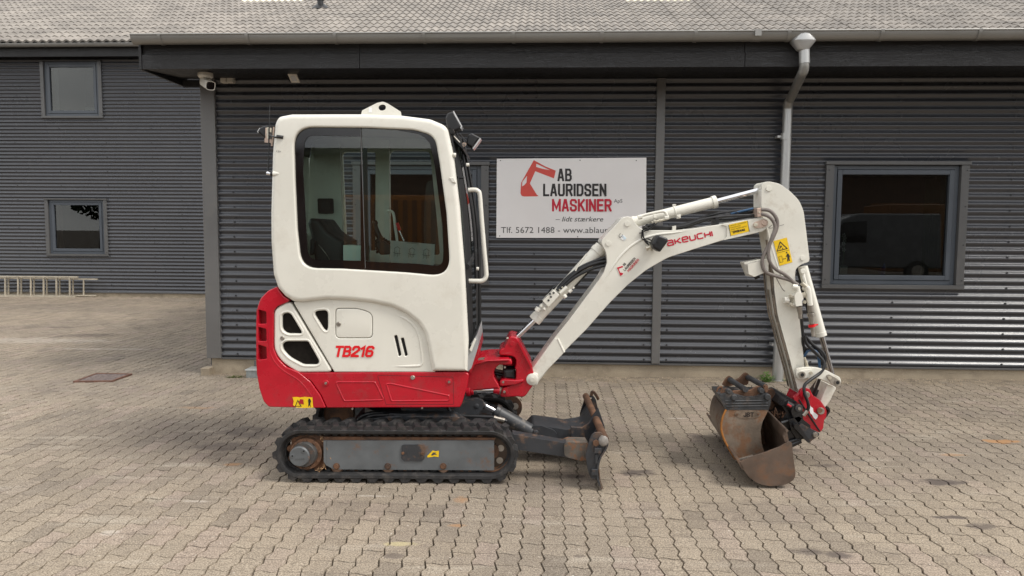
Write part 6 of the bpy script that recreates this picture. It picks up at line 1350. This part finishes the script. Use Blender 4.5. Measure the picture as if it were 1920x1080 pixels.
part('saddle_edge', ch((735, 560, 20), (790, 530), (985, 800), (965, 838), (880, 745), (745, 600)), 5.05, 5.09, 'black_paint', hit_, bev=.004, wn=False)
mb = MB(); boltcap(mb, ch((1062, 705))[0], 5.08, 5.2, .014); put('bolt', mb, 'bolt', hit_)
part('rear_guard', ch((1235, 250, 10), (1300, 300, 20), (1302, 350), (1225, 460), (1240, 400), (1280, 330), (1240, 300)), 5.25, 5.35, 'black_paint', hit_, bev=.004, wn=False)
blk = ch((560, 270), (620, 190, 20), (680, 140, 20), (790, 190, 20), (870, 400), (900, 560), (890, 740), (640, 830), (600, 640), (520, 520), (620, 370))
part('tilt_body', blk, 5.15, 5.55, 'black_paint', hit_, bev=.008, wn=False)
mb = MB(); rod(mb, ch((610, 215))[0], ch((760, 300))[0], 5.13, 7.0, 16); put('tilt_cylinder', mb, 'black_paint', hit_, bev=.003); mb = MB(); rod(mb, ch((630, 232))[0], ch((690, 268))[0], 5.105, 2.2, 8); put('hose_tail', mb, 'red_dark', hit_)
ctube('cylinder_pipe', ch((540, 520), (640, 490), (700, 470)), 5.12, 2.4, 'bucket_dark', hit_, smooth=4)
part('locking_hook', ch((640, 640), (760, 640), (830, 720), (860, 780, 20), (845, 830, 20), (700, 915, 10), (640, 900)), 5.12, 5.5, 'black_paint', hit_, bev=.012, wn=False)
mb = MB(); rod(mb, ch((640, 830))[0], ch((835, 770))[0], 5.11, 4, 10); rod(mb, ch((690, 870))[0], ch((840, 800))[0], 5.11, 5, 10); put('lock_pin', mb, 'black_paint', hit_)
mb = MB()
for k in range(60):
    p = E(*ch((random.uniform(400, 580), random.uniform(360, 460)))[0], random.uniform(5.15, 5.4)); q = Vector((random.gauss(0, 1), random.gauss(0, 1), random.gauss(0, 1))).normalized()*.02; mb.tube([p, p+q, p+q*1.5+Vector((0, .01, .01))], .004, 5)
put('dried_mud_roots', mb, 'rust', hit_)
# ---- grading bucket carried by the hitch
Yg0, Yg1 = 4.665, 5.90
lw = crop(1300, 680, 4.32)
gp = lw((375, 805), (400, 795), (465, 765), (600, 722), (700, 683), (780, 640, 6), (800, 650, 6), (803, 700), (812, 780), (827, 885), (827, 920, 30), (812, 950, 30), (770, 978, 30), (735, 990, 30), (690, 997, 40), (600, 1000, 60), (520, 980, 40), (450, 925, 30), (400, 860))
gb_ = part('grading_bucket', gp, Yg0, Yg0+.014, 'bucket', label='wide brown grading bucket lying under the hitch', bev=.003, wn=False)
part('far_side_plate', gp, Yg1-.014, Yg1, 'bucket', gb_, wn=False)
prof = [(1387, 867), (1392.5, 879), (1404, 893.5), (1420, 906), (1439, 911), (1459, 910.5), (1477, 906), (1491, 895), (1491, 884), (1488, 860), (1484.5, 838), (1479.5, 826), (1477, 808)]
pr = [E(x, y, Yg0) for x, y in prof]; pr = catmull(pr, 3); ins = offset([(p.x, p.z) for p in pr], .0)
def shell_strip(P, y0, y1, t):
    mb = MB(); inner = []
    for i, p in enumerate(P):
        d = (P[min(i+1, len(P)-1)]-P[max(i-1, 0)]).normalized(); nrm_ = Vector((-d.z, 0, d.x)); inner.append(p+nrm_*t)
    ring = P+inner[::-1]; mb.rings([[Vector((p.x, y, p.z)) for p in ring] for y in (y0, y1)]); return mb
put('shell', shell_strip(pr, Yg0+.014, Yg1-.014, .012), 'bucket', gb_, sharp=50)
# cutting edge: flat plate from the lip forward
a = E(1387, 866, Yg0); 
mb = MB(); e0 = E(1384.5, 862, Yg0); e1 = E(1394, 879, Yg0); mb.obox((e0+e1)/2+Vector((-.004, (Yg1-Yg0)/2, 0)), Vector(((e1-e0).x/2, 0, (e1-e0).z/2)), (0, (Yg1-Yg0)/2, 0), (.006, 0, .004)); put('cutting_edge', mb, 'bucket', gb_, bev=.002)
rim = E(1477, 808, Yg0); mb = MB(); mb.tube([rim+Vector((-.004, .0, 0)), rim+Vector((-.004, Yg1-Yg0, 0))], .009, 8); put('rim_bar', mb, 'bucket', gb_)
mb = MB(); plate(mb, XZ([(1476.5, 805), (1480.5, 828), (1488, 842), (1480, 846), (1470, 820)], Yg0), Yg0+.0145, Yg0+.03); put('corner_gusset', mb, 'bucket', gb_)
part('mount_bracket', ch((560, 470), (720, 420), (900, 560), (880, 740), (700, 800), (600, 640)), 5.10, 5.55, 'black_paint', gb_, wn=False)

# ---- narrow bucket standing inside the grading bucket (loose: a thing of its own)
Yn0, Yn1 = 4.98, 5.44
c9n = crop(1310, 690, 9.0)
nb = empty('narrow_bucket', E(1400, 860, 5.2), 'narrow rusty orange bucket with pin hanger standing inside the wide brown bucket', 'bucket')
side = [(1362, 768, 4), (1441, 766, 3), (1438, 775), (1430, 790, 30), (1426, 808, 30), (1428, 830, 20), (1434, 852), (1408, 856), (1380, 860), (1368, 842, 40), (1357, 820, 40), (1353, 800, 30), (1356, 782, 20)]
part('side_plate', side, Yn0, Yn0+.014, 'bucket_rust', nb, bev=.003, wn=False, label='orange rusted side plate with maker plate')
part('side_plate', side, Yn1-.014, Yn1, 'bucket_rust', nb, wn=False)
bk = [(1362, 768), (1356, 782), (1353, 800), (1357, 820), (1368, 842), (1380, 861)]
P = catmull([E(x, y, Yn0) for x, y in bk], 4); mb = MB(); mb.rings([[Vector((p.x-.010, y, p.z)) for p in P]+[Vector((p.x+.004, y, p.z)) for p in P[::-1]] for y in (Yn0+.004, Yn1)]); put('back_shell', mb, 'bucket', nb, sharp=50)
mb = MB(); P = catmull([E(x, y, Yn0-.002) for x, y in bk], 4); mb.tube([p+Vector((-.003, 0, 0)) for p in P], .007, 8); put('edge_bead', mb, mat('orange_rust', (.33, .13, .025), .75, var=.3, vscale=20), nb, sharp=60)
mb = MB(); a_, b_ = E(1379, 862, Yn0), E(1410, 854, Yn0); mb.obox((a_+b_)/2+Vector((0, .2, 0)), (b_-a_)/2, (0, .22, 0), (0, 0, .006)); put('lip', mb, 'bare', nb, bev=.001)
top = [(1338, 741), (1352, 737), (1357, 744), (1366, 737, 3), (1371, 730, 5), (1377, 739, 8), (1400, 745, 6), (1420, 744, 10), (1432, 737, 8), (1440, 736.5, 8), (1446, 746, 10), (1445, 758, 10), (1441, 768), (1362, 769)]
o = part('hanger_plate', [(1348, 741, 4), (1366, 737, 3), (1371, 730, 5), (1377, 739, 8), (1400, 745, 6), (1420, 744, 10), (1432, 737, 8), (1440, 736.5, 8), (1446, 746, 10), (1445, 758, 10), (1441, 768.5), (1361, 768.5)], Yn0-.004, Yn0+.03, 'bucket_dark', nb, bev=.005, wn=False)
part('hanger_plate', [(1366, 737, 3), (1371, 726, 5), (1380, 734, 8), (1400, 739, 6), (1420, 738, 10), (1430, 731, 8), (1440, 729, 8), (1444, 742, 6), (1441, 768.5), (1361, 768.5)], Yn1-.06, Yn1-.02, 'rust', nb, bev=.005, wn=False)
mb = MB(); q0, q1 = E(1361.5, 768, Yn0), E(1352, 744.5, Yn0); dq = Vector((0, .40, -.01)); mb.add([q0, q1, q1+dq, q0+dq]+[q+Vector((.012, 0, 0)) for q in (q0, q1, q1+dq, q0+dq)], [(0,1,2,3),(7,6,5,4),(0,4,5,1),(1,5,6,2),(2,6,7,3),(3,7,4,0)]); put('top_plate', mb, 'bucket_dark', nb, bev=.003)
mb = MB(); mb.add([E(1350, 743, Yn0+.03), E(1441, 745, Yn0+.03), E(1441, 745, Yn0+.03)+Vector((0, .38, -.01)), E(1350, 743, Yn0+.03)+Vector((0, .38, -.01))]+[E(1350, 750, Yn0+.03), E(1441, 752, Yn0+.03), E(1441, 752, Yn0+.03)+Vector((0, .38, -.01)), E(1350, 750, Yn0+.03)+Vector((0, .38, -.01))], [(0,1,2,3),(7,6,5,4),(0,4,5,1),(1,5,6,2),(2,6,7,3),(3,7,4,0)]); put('top_web', mb, 'bucket_dark', nb)
for k in range(3): ctube('pressed_rib', [(1360+k, 752+k*5), (1440, 751+k*5)], Yn0-.004, 1.3, 'bucket_dark', nb)
# raised S-brackets with the two cross pins
hk = c9n((370, 460, 20), (440, 350, 30), (520, 345, 20), (560, 400, 20), (700, 385, 40), (880, 390, 40), (960, 330, 40), (1050, 310, 40), (1110, 350, 30), (1130, 440, 30), (1000, 480, 40), (850, 490, 60), (700, 470, 40), (580, 450), (480, 480))
part('pin_bracket', hk, Yn0+.06, Yn0+.09, 'rust', nb, bev=.008, wn=False)
hk2 = [(p[0], p[1])+tuple(p[2:]) for p in c9n((400, 300, 20), (470, 180, 20), (530, 135, 30), (580, 170, 20), (600, 230, 20), (700, 180, 30), (760, 110, 30), (810, 80, 30), (855, 110, 20), (850, 200, 20), (830, 290, 20), (600, 290, 20), (480, 320))]
part('pin_bracket', hk2, Yn1-.03, Yn1, 'rust', nb, bev=.008, wn=False)
part('pin_ear', c9n((1100, 330, 10), (1130, 285, 10), (1175, 300, 14), (1170, 400), (1130, 415)), Yn0+.0, Yn0+.03, 'rust', nb, bev=.006, wn=False)
for a, b in (((795, 365), (515, 190)), ((1120, 310), (815, 150))):
    p, q = E(*c9n(a)[0], Yn0+.04), E(*c9n(b)[0], Yn1-.01); mb = MB(); mb.tube([p, q], .0195, 16); put('cross_pin', mb, 'bucket_dark', nb)
mb = MB()
for c, r, h in (((598, 498), 4.4, .03), ((1160, 490), 4.8, .03), ((510, 395), 3.8, .01), ((1060, 385), 4.2, .0)): p = E(*c9n(c)[0], Yn0-.004-h*.3); mb.cone_steps(p+Vector((0, .03, 0)), p+Vector((0, -.012, 0)), [(0, r*.0048), (.8, r*.0048), (1, r*.0036)], 16)
put('pin_head', mb, 'bucket_dark', nb)
mb = MB(); P = [E(*c9n(c)[0], Yn0+.2) for c in ((305, 400), (330, 340), (380, 320), (390, 360), (350, 420))]; mb.tube(P, .008, 8, smooth=5); put('lifting_ring', mb, 'rust', nb, sharp=60)
JM = lambda x, y: E(x, y, Yn0)
ovp = [(1310+(825+220*math.copysign(abs(math.cos(t))**.8, math.cos(t)))/9, 690+(778+72*math.sin(t))/9) for t in [2*math.pi*k/32 for k in range(32)]]
flat('maker_plate', ovp, JM, mat('maker_plate_steel', (.20, .15, .11), .5, metal=.4, var=.3, vscale=25), nb, off=.002, thick=.002)
bar_text('lettering', 'JST', (1393.5, 781.2), (1413, 781), 8.4, 1.7, JM, 'black_decal', nb, gap=.3, off=.005)
mb = MB(); 
for c in ((645, 785), (1005, 778)): boltcap(mb, c9n(c)[0], Yn0-.004, 2.2, .004)
put('rivet', mb, 'rust', nb)

def skew(objs, y0, k):      # the loose buckets stand slightly turned: their far ends lie further right
    for o in objs:
        for v in o.data.vertices:
            y = v.co.y+BASE[o.name].y
            if y > y0+.05: v.co.x += (y-y0)*k
        o.data.update()
skew([o for o in gb_.children]+[gb_], Yg0, .10)
skew([o for o in nb.children if o.type == 'MESH' and o.name.split('.')[0] in ('back_shell', 'lip', 'top_web', 'top_plate', 'side_plate', 'hanger_plate')], Yn0, .11)

# ---- dozer blade
Yd0, Yd1 = 4.62, 5.84
cb = crop(1060, 730, 5.68); cu = crop(860, 720, 5.144)
endp = cb((262, 530, 20), (290, 465, 20), (375, 458, 20), (400, 480), (378, 530), (440, 560, 10), (452, 600, 10), (430, 660, 20), (372, 740, 40), (338, 850, 40), (330, 960), (270, 950, 20), (240, 860), (216, 715, 20), (240, 610))
dz = part('dozer_blade', endp, Yd0, Yd0+.018, 'chassis', bev=.004, wn=False, label='dark steel dozer blade on its two arms')
tongue = [(1137.5, 822), (1139, 834), (1132, 848), (1125, 860), (1120.5, 880), (1122, 900), (1128, 916.5)]
P = catmull([E(x, y, Yd0) for x, y in tongue], 4); mb = MB(); mb.rings([[Vector((p.x+.004, y, p.z)) for p in P]+[Vector((p.x-.008, y, p.z)) for p in P[::-1]] for y in (Yd0-.012, Yd1)]); put('mouldboard', mb, 'chassis', dz, sharp=60)
mb = MB(); P0 = E(1134, 823, Yd0); mb.tube([P0+Vector((0, -.012, 0)), P0+Vector((0, Yd1-Yd0, 0))], .026, 14); put('top_tube', mb, 'rust', dz)
mb = MB(); P = [E(x, y, Yd0-.013) for x, y in ((1120.5, 880), (1122, 900), (1128, 916.5))]; mb.rings([[p+Vector((.006, y, 0)) for p in P]+[p+Vector((.012, y, 0)) for p in P[::-1]] for y in (0, Yd1-Yd0)]); put('cutting_edge', mb, 'bucket', dz)
farp = cb((215, 70, 16), (300, 68, 10), (325, 110), (345, 200), (400, 470), (340, 470), (170, 400), (155, 262))
fh_ = cb((222, 92, 8), (285, 86, 8), (285, 105, 8), (225, 112, 8))
part('end_plate', farp, Yd1-.018, Yd1, 'chassis', dz, holes=[fh_], wn=False)
part('gusset', [(1113, 815), (1121, 800), (1133, 800), (1136, 830), (1128, 850), (1116, 835)], Yd0+.30, Yd0+.315, 'chassis', dz, wn=False)
part('gusset', [(1070, 800), (1091, 802, 8), (1104, 793), (1122, 765), (1134, 800), (1136, 835), (1100, 840), (1072, 828)], 5.10, 5.13, 'chassis', dz, bev=.004, wn=False)
part('gusset', [(1070, 800), (1091, 802, 8), (1104, 793), (1122, 765), (1134, 800), (1136, 835), (1100, 840), (1072, 828)], 5.50, 5.53, 'chassis', dz, bev=.004, wn=False)
mb = MB(); p = E(*cb((325, 568))[0], Yd0); mb.hexbolt(p, .022, .015); put('bolt', mb, 'rust', dz, bev=.002)
mb = MB(); mb.obox(E(*cb((345, 650))[0], Yd0-.01), (.022, 0, 0), (0, .012, 0), (0, 0, .017)); mb.obox(E(*cb((310, 880))[0], Yd0-.01), (.020, 0, 0), (0, .012, 0), (0, 0, .020)); mb.obox(E(*cb((330, 740))[0], Yd0-.005), (.008, 0, 0), (0, .008, 0), (0, 0, .03)); put('extension_latch', mb, 'chassis', dz, bev=.003)
mb = MB(); p = E(*cb((405, 545))[0], Yd0); mb.ball(p+Vector((0, -.005, 0)), .034, 14, (1, .7, 1.1)); put('corner_cap', mb, mat('scuffed_cap', (.22, .20, .18), .5, var=.3, vscale=30), dz)
mb = MB(); P = [E(x, y, Yd1-.01) for x, y in ((1109, 742), (1110, 735), (1114, 736), (1119, 743), (1122, 749))]; mb.tube(P, .012, 6, smooth=3); put('hook', mb, 'rust', dz, sharp=60)
armn = cu((520, 480), (540, 488), (640, 505), (1010, 570), (1060, 560), (1235, 565), (1260, 600), (1240, 740, 20), (1190, 745), (1030, 705), (580, 635), (480, 620))
part('blade_arm', armn, 4.80, 4.90, 'chassis', dz, bev=.006, wn=False)
part('blade_arm', [(950, 800), (1056, 805), (1100, 812), (1100, 835), (1056, 828), (950, 820)], 5.66, 5.76, 'chassis', dz, wn=False)
part('arm_sleeve', cu((1015, 580, 10), (1060, 563, 10), (1235, 566), (1260, 600), (1240, 742, 20), (1180, 742), (1060, 712, 10), (1020, 690, 10)), 4.785, 4.915, mat('rusty_sleeve', (.10, .085, .07), .7, var=.3, vscale=15, dirt=(.22, .09, .035), dscale=18, damt=.9, dmin=.48, bump=.3), dz, bev=.01, wn=False)
part('blade_frame', [(985, 812), (1000, 797, 10), (1045, 803), (1062, 806), (1096, 801, 20), (1112, 780), (1126, 800), (1130, 832), (1056, 832)], 5.16, 5.46, 'chassis', dz, bev=.008, wn=False)
o = part('cylinder_lug', cu((690, 440, 20), (720, 400, 20), (800, 405), (905, 440), (945, 470, 20), (960, 560), (860, 555), (700, 505, 20)), 5.14, 5.20, 'chassis', dz, bev=.005, wn=False)
mb = MB(); boltcap(mb, cu((745, 470))[0], 5.14, 5.5, .006); put('pivot_pin', mb, 'chassis', o)
bcy = MB(); rod(bcy, (930, 771.5), (997, 809), 5.18, 13.5, 24, r1=13); o = put('blade_cylinder', bcy, mat('dusty_cylinder', (.045, .047, .05), .45, var=.2, dirt=(.26, .225, .18), dscale=18, damt=.7, dmin=.52), exc, sharp=60, bev=.004)
mb = MB(); rod(mb, (927, 770), (935, 774.5), 5.18, 15.2, 24); put('cylinder_collar', mb, 'chassis', o, bev=.004)
mb = MB(); rod(mb, (905, 758), (930, 771.5), 5.18, 5.2, 16); put('cylinder_rod', mb, 'chrome', o)
mb = MB(); rod(mb, (900, 755), (910, 761), 5.18, 8, 16); put('rod_eye', mb, 'chassis', o, bev=.004)
ctube('hydraulic_hose', [(838, 755), (845, 772), (865, 779), (900, 781), (930, 783), (950, 790)], 5.08, 3.6, 'hose', o, seg=12)
mb = MB(); rod(mb, (926, 783), (946, 788), 5.08, 4.6, 10); put('hose_fitting', mb, 'bolt', o)

# ---- undercarriage
YT0, YTW = 4.72, 0.23
def track(y0, detailed):
    s = 1 if detailed else 1
    xl, xr = E(514, 850, 4.72).x, E(970.5, 850, 4.72).x; zt = E(742, 799, 4.72).z; zb = 0.004
    Rr = (zt-zb)/2*.985; zc = (zt+zb)/2; cxl = xl+Rr-.012; cxr = xr-Rr+.006
    Lst = cxr-cxl; per = 2*Lst+2*math.pi*Rr
    def pt(s_):      # point and outward normal on the belt's outer face
        s_ %= per
        if s_ < Lst: return Vector((cxl+s_, 0, zc+Rr)), Vector((0, 0, 1)), Vector((1, 0, 0))
        s_ -= Lst
        if s_ < math.pi*Rr: a = s_/Rr; n_ = Vector((math.sin(a), 0, math.cos(a))); return Vector((cxr, 0, zc))+n_*Rr, n_, Vector((math.cos(a), 0, -math.sin(a)))
        s_ -= math.pi*Rr
        if s_ < Lst: return Vector((cxr-s_, 0, zc-Rr)), Vector((0, 0, -1)), Vector((-1, 0, 0))
        s_ -= Lst; a = math.pi+s_/Rr; n_ = Vector((math.sin(a), 0, math.cos(a))); return Vector((cxl, 0, zc))+n_*Rr, n_, Vector((math.cos(a), 0, -math.sin(a)))
    mb = MB(); N = 130; rings = []
    LUG = .023; base_ = LUG
    for i in range(N+1):
        p, n_, t_ = pt(per*i/N); o_ = p-n_*base_
        rings.append([o_+Vector((0, y0, 0)), o_+Vector((0, y0+YTW, 0)), o_-n_*.026+Vector((0, y0+YTW, 0)), o_-n_*.037+Vector((0, y0+YTW*.62, 0)), o_-n_*.037+Vector((0, y0+YTW*.38, 0)), o_-n_*.036+Vector((0, y0+.014, 0)), o_-n_*.024+Vector((0, y0-.003, 0)), o_-n_*.006+Vector((0, y0-.005, 0))])
    mb.rings(rings, True, False)
    nl = 34; pitch = per/nl
    for k in range(nl):
        for row in (0, 1):
            s0 = (k+(.5 if row else 0))*pitch; ya, yb = (y0-.003, y0+.125) if row == 0 else (y0+.105, y0+YTW+.003)
            ring2 = []
            ws = (.060, .042) if row == 0 else (.042, .060)
            for yy, w in ((ya, ws[0]), (yb, ws[1])):
                q = []
                for ds, h in ((-w*.62, -.002), (-w*.30, LUG), (w*.34, LUG), (w*.66, -.002)):
                    slant = (.018 if yy == ya else -.018)*(1 if row == 0 else -1)
                    p, n_, t_ = pt(s0+ds+slant); q.append(p-n_*(base_-h)+Vector((0, yy, 0)))
                ring2.append(q)
            mb.rings(ring2, True, True)
    # inner drive teeth
    for k in range(nl*2):
        p, n_, t_ = pt(k*pitch/2); c = p-n_*(base_+.042); mb.obox(c+Vector((0, y0+.070, 0)), t_*.0155, Vector((0, .026, 0)), n_*.010)
    nm = 'rubber_track'
    tr = put(nm, mb, 'rubber', exc, sharp=40, label='near rubber track' if detailed else 'far rubber track')
    zc_s = E(569, 852, 4.72).z; xs = E(569, 852, 4.72).x
    return tr, cxl, cxr, zc, Rr, pt, per
tr, cxl, cxr, zc, Rr, pt_, per_ = track(YT0, True)
# track frame, sprocket motor, idler, rollers (near side)
def undercar(y0, near=True):
    s = crop(510, 790, 8.306); e = crop(850, 790, 8.306)
    dy = y0-YT0
    def X(pts, Y): return [(x, z) for x, z in XZ(rpoly(pts), Y)]
    fp = [(607, 826), (926.5, 826), (926.5, 882, 2), (625.5, 880), (611, 872), (608, 868)]
    mb = MB(); plate(mb, X(fp, YT0+.02), y0+.02, y0+.20); fr = put('track_frame', mb, 'frame', exc, bev=.004)
    if not near: 
        for c, r, m_, nm in (((cxl, zc), Rr*.66, 'rust', 'sprocket'), ((cxr, zc), Rr*.70, 'rust', 'idler')):
            mb = MB(); mb.cyl((c[0], y0+.06, c[1]), (c[0], y0+.17, c[1]), r, 28); put(nm, mb, m_, exc, bev=.004)
        return
    mb = MB(); plate(mb, X([(606, 819), (930, 821), (926.5, 827), (607, 827)], YT0+.03), y0+.03, y0+.19); put('frame_top', mb, 'rust', fr)
    mb = MB(); plate(mb, X([(606.5, 826), (611, 826), (611, 870), (607, 866)], YT0+.014), y0+.014, y0+.021); put('frame_end', mb, 'frame', fr)
    pl_ = [(753, 835, 5), (758, 834, 5), (788, 834, 5), (796, 838, 3), (796, 860, 3), (791, 864.5, 3), (757, 864.5, 4), (752.5, 860, 3)]
    mb = MB(); plate(mb, X(pl_, YT0+.012), y0+.012, y0+.021); put('inspection_plate', mb, 'chassis', fr, bev=.003)
    mb = MB(); boltcap(mb, (755.5, 849.5), YT0+.012, 2.8); boltcap(mb, (792, 850.5), YT0+.012, 2.8); put('bolt', mb, 'rust', fr)
    fm = lambda x, y: E(x, y, YT0+.02)
    flat('sticker', [(801, 855), (808, 848), (811, 844.5), (816, 846), (823, 845), (822.5, 857), (815, 855.5), (808, 857), (801.5, 857.5)], fm, 'yellow', fr, off=.001)
    flat('pictogram', [(808, 853), (812, 848), (819, 848.5), (816, 850), (820, 853), (815, 852), (811, 854)], fm, 'grey_decal', fr, off=.002)
    # sprocket
    c = E(569, 853, YT0); r0 = 38/F_PX*YT0
    mb = MB(); nT = 12; ring_ = []
    pts = []
    for k in range(nT*4):
        a = 2*math.pi*k/(nT*4); rr = (.128, .128, .146, .146)[k % 4]; pts.append((c.x+.02+rr*math.cos(a), c.z+rr*math.sin(a)))
    plate(mb, pts, y0+.055, y0+.085); sp = put('sprocket', mb, 'rust', exc, bev=.003)
    mb = MB(); mb.cone_steps((c.x+.01, y0+.075, c.z), (c.x+.01, y0+.018, c.z), [(0, .118), (.35, .118), (.45, .108), (1, .104)], 32); put('sprocket_ring', mb, 'rust', sp, bev=.003)
    mb = MB(); mb.cone_steps((c.x+.005, y0+.04, c.z), (c.x, y0-.004, c.z), [(0, .088), (.4, .086), (.8, .083), (1, .078)], 32); put('hub_housing', mb, mat('oily_hub_paint', (.06, .058, .056), .45, var=.25, dirt=(.14, .07, .04), dscale=16, damt=.7, dmin=.5), sp)
    c2 = E(561, 856.5, YT0-.02); mb = MB(); mb.cone_steps((c2.x, y0, c2.z), (c2.x, y0-.022, c2.z), [(0, .067), (.7, .066), (1, .060)], 32); put('hub_cap', mb, 'frame', sp)
    mb = MB()
    for q in ((548.3, 855.3), (569.5, 846)): p = E(*q, YT0-.022); mb.cyl(p+Vector((0, .002, 0)), p+Vector((0, -.004, 0)), .0135, 16)
    put('drain_plug', mb, 'frame', sp, bev=.0015)
    mb = MB()
    for q in ((548.3, 855.3), (569.5, 846)): p = E(*q, YT0-.0262); mb.cyl(p, p+Vector((0, -.001, 0)), .006, 8)
    put('plug_socket', mb, 'gap', sp)
    mb = MB(); 
    for k in range(9):
        a = 2*math.pi*k/9+.2; mb.hexbolt((c.x+.01+.0935*math.cos(a), y0+.019, c.z+.0935*math.sin(a)), .0085, .010)
    put('bolt', mb, 'rust', sp)
    text('lettering', '70104', (553, 863.5), (571, 862), 3.0, lambda x, y: E(x, y, YT0-.022), 'grey_decal', sp, off=.001)
    # chewed mud/rust strings round the sprocket
    mb = MB()
    for k in range(70):
        a = random.uniform(-1.1, .9); rr = random.uniform(.122, .15); p = Vector((c.x+.02+rr*math.cos(a), y0+random.uniform(.02, .05), c.z+rr*math.sin(a))); q = Vector((random.gauss(0, 1), random.gauss(0, .4), random.gauss(0, 1))).normalized()*.014; mb.tube([p, p+q], .0028, 5)
    put('caked_dirt', mb, mat('caked_dirt', (.28, .17, .09), .95, var=.5, vscale=60), sp)
    # idler
    ci = E(921, 851, YT0)
    mb = MB(); R_i = .138
    hole_ = [[(ci.x+.088*math.cos(a0)+.0175*math.cos(t), ci.z+.088*math.sin(a0)+.0175*math.sin(t)) for t in [2*math.pi*k/18 for k in range(18)]] for a0 in [R(22)+k*R(45) for k in range(8)]]
    hole_[0] = [(x, z) for x, z in hole_[0]]
    circ = [(ci.x+R_i*math.cos(t), ci.z+R_i*math.sin(t)) for t in [2*math.pi*k/40 for k in range(40)]]
    q_ = []
    for cc in ((939, 840.5), (937, 863.5), (902, 824)):
        p = E(cc[0], cc[1], YT0+.07); q_.append([(p.x+.0225*math.cos(t), p.z+.0225*math.sin(t)) for t in [2*math.pi*k/18 for k in range(18)]])
    plate(mb, circ, y0+.07, y0+.085, q_[:2]); idl = put('idler', mb, mat('greasy_idler', (.09, .062, .045), .45, var=.3, metal=.3), exc, bev=.003)
    mb = MB(); 
    ro = [[(ci.x+rr*math.cos(t), yy, ci.z+rr*math.sin(t)) for t in [2*math.pi*k/40 for k in range(41)]] for rr, yy in ((.112, y0+.07), (.118, y0+.045), (.134, y0+.04), (.140, y0+.045), (.140, y0+.18))]
    mb.rings(ro, False, False); put('idler_rim', mb, 'rust', idl, sharp=60)
    mb = MB(); mb.cyl((ci.x, y0+.05, ci.z), (ci.x, y0+.17, ci.z), .05, 20); put('idler_hub', mb, 'rust', idl)
    for cc in ((939, 840.5), (937, 863.5)):  # pale discs fill the holes in place of the lit ground beyond
        p = E(cc[0], cc[1], YT0+.07); mb = MB(); mb.cyl(p+Vector((0, .008, 0)), p+Vector((0, .002, 0)), .0222, 18); put('idler_hole_fill', mb, 'bare', idl)
    for x in (631, 727, 831):
        p = E(x, 877.5, YT0+.02); mb = MB(); mb.cone_steps((p.x, y0+.16, p.z), (p.x, y0+.028, p.z), [(0, .043), (.9, .043), (1, .034)], 24); rl = put('track_roller', mb, mat('worn_roller', (.20, .125, .085), .5, metal=.4, var=.3, vscale=20) if x == 631 else bpy.data.materials['worn_roller'], exc)
        mb = MB(); mb.hexbolt((p.x, y0+.02, p.z+.012), .017, .014); mb.cyl((p.x, y0+.026, p.z+.012), (p.x, y0+.016, p.z+.012), .022, 18); put('roller_bolt', mb, 'rust', rl, bev=.002)
    mb = MB()
    for x in (655, 760, 872): p = E(x, 886, YT0+.03); mb.obox(p+Vector((0, .08, .002)), (.05, 0, 0), (0, .06, 0), (0, 0, .006))
    put('inner_rail', mb, 'rust', fr)
undercar(YT0)
o = bpy.data.objects.new('rubber_track', tr.data); COL.objects.link(o); o.parent = exc; o.location = (0, .97, 0); o['label'] = 'far rubber track'; BASE[o.name] = BASE[exc.name]
undercar(YT0+.97, False)
mb = MB(); mb.cyl(E(966, 762, YT0+1.02)+Vector((0, .004, 0)), E(966, 762, YT0+1.02), .026, 18); put('idler_hole_fill', mb, 'bare', exc)  # pale disc added where lit ground would show through the far idler
mb = MB(); p = E(957, 764, YT0+1.03); mb.cyl(p, p+Vector((0, .03, 0)), .092, 28); put('idler_disc', mb, 'rust', exc)
# centre frame
part('car_body', [(690, 783), (750, 776), (850, 776), (892, 800), (892, 830), (700, 830)], 4.99, 5.65, 'chassis', bev=.02, wn=False)
part('car_body_leg', [(640, 812), (720, 800), (760, 812), (760, 850), (640, 850)], 4.90, 5.75, 'chassis', bev=.01, wn=False)
part('car_body_leg', [(840, 812), (880, 800), (925, 812), (925, 850), (840, 850)], 4.90, 5.75, 'chassis', bev=.01, wn=False)
mb = MB(); p = E(770, 770, 5.32); mb.cyl((p.x, 5.32, p.z-.06), (p.x, 5.32, p.z+.06), .33, 40); put('slew_ring', mb, 'chassis', exc, bev=.006)
part('blade_cylinder_bracket', [(752, 779), (752, 763), (830, 757), (893, 747, 4), (905, 751, 6), (908, 762, 6), (890, 785), (870, 790), (790, 785)], 5.08, 5.12, 'chassis', bev=.005, wn=False)
part('blade_cylinder_bracket', [(830, 757), (893, 747, 4), (905, 751, 6), (908, 762, 6), (890, 785), (870, 790), (790, 785)], 5.24, 5.28, 'chassis', bev=.005, wn=False)
mb = MB(); boltcap(mb, (893.5, 761.5), 5.08, 5, .006); put('pivot_pin', mb, 'chassis', exc)
for pts, r in (([(670, 800, 5.0), (674, 785, 5.0), (690, 776, 5.0), (720, 774, 5.05), (752, 775, 5.1)], 4.0), ([(680, 800, 4.98), (683, 789, 4.98), (695, 780, 4.98), (720, 778, 5.0), (750, 777, 5.05)], 3.6), ([(700, 770, 5.2), (740, 772, 5.15), (780, 768, 5.1), (830, 762, 5.1)], 2.6)):
    ctube('hydraulic_hose', pts, 5.0, r, 'hose', exc, seg=12)
bpy.context.view_layer.update()
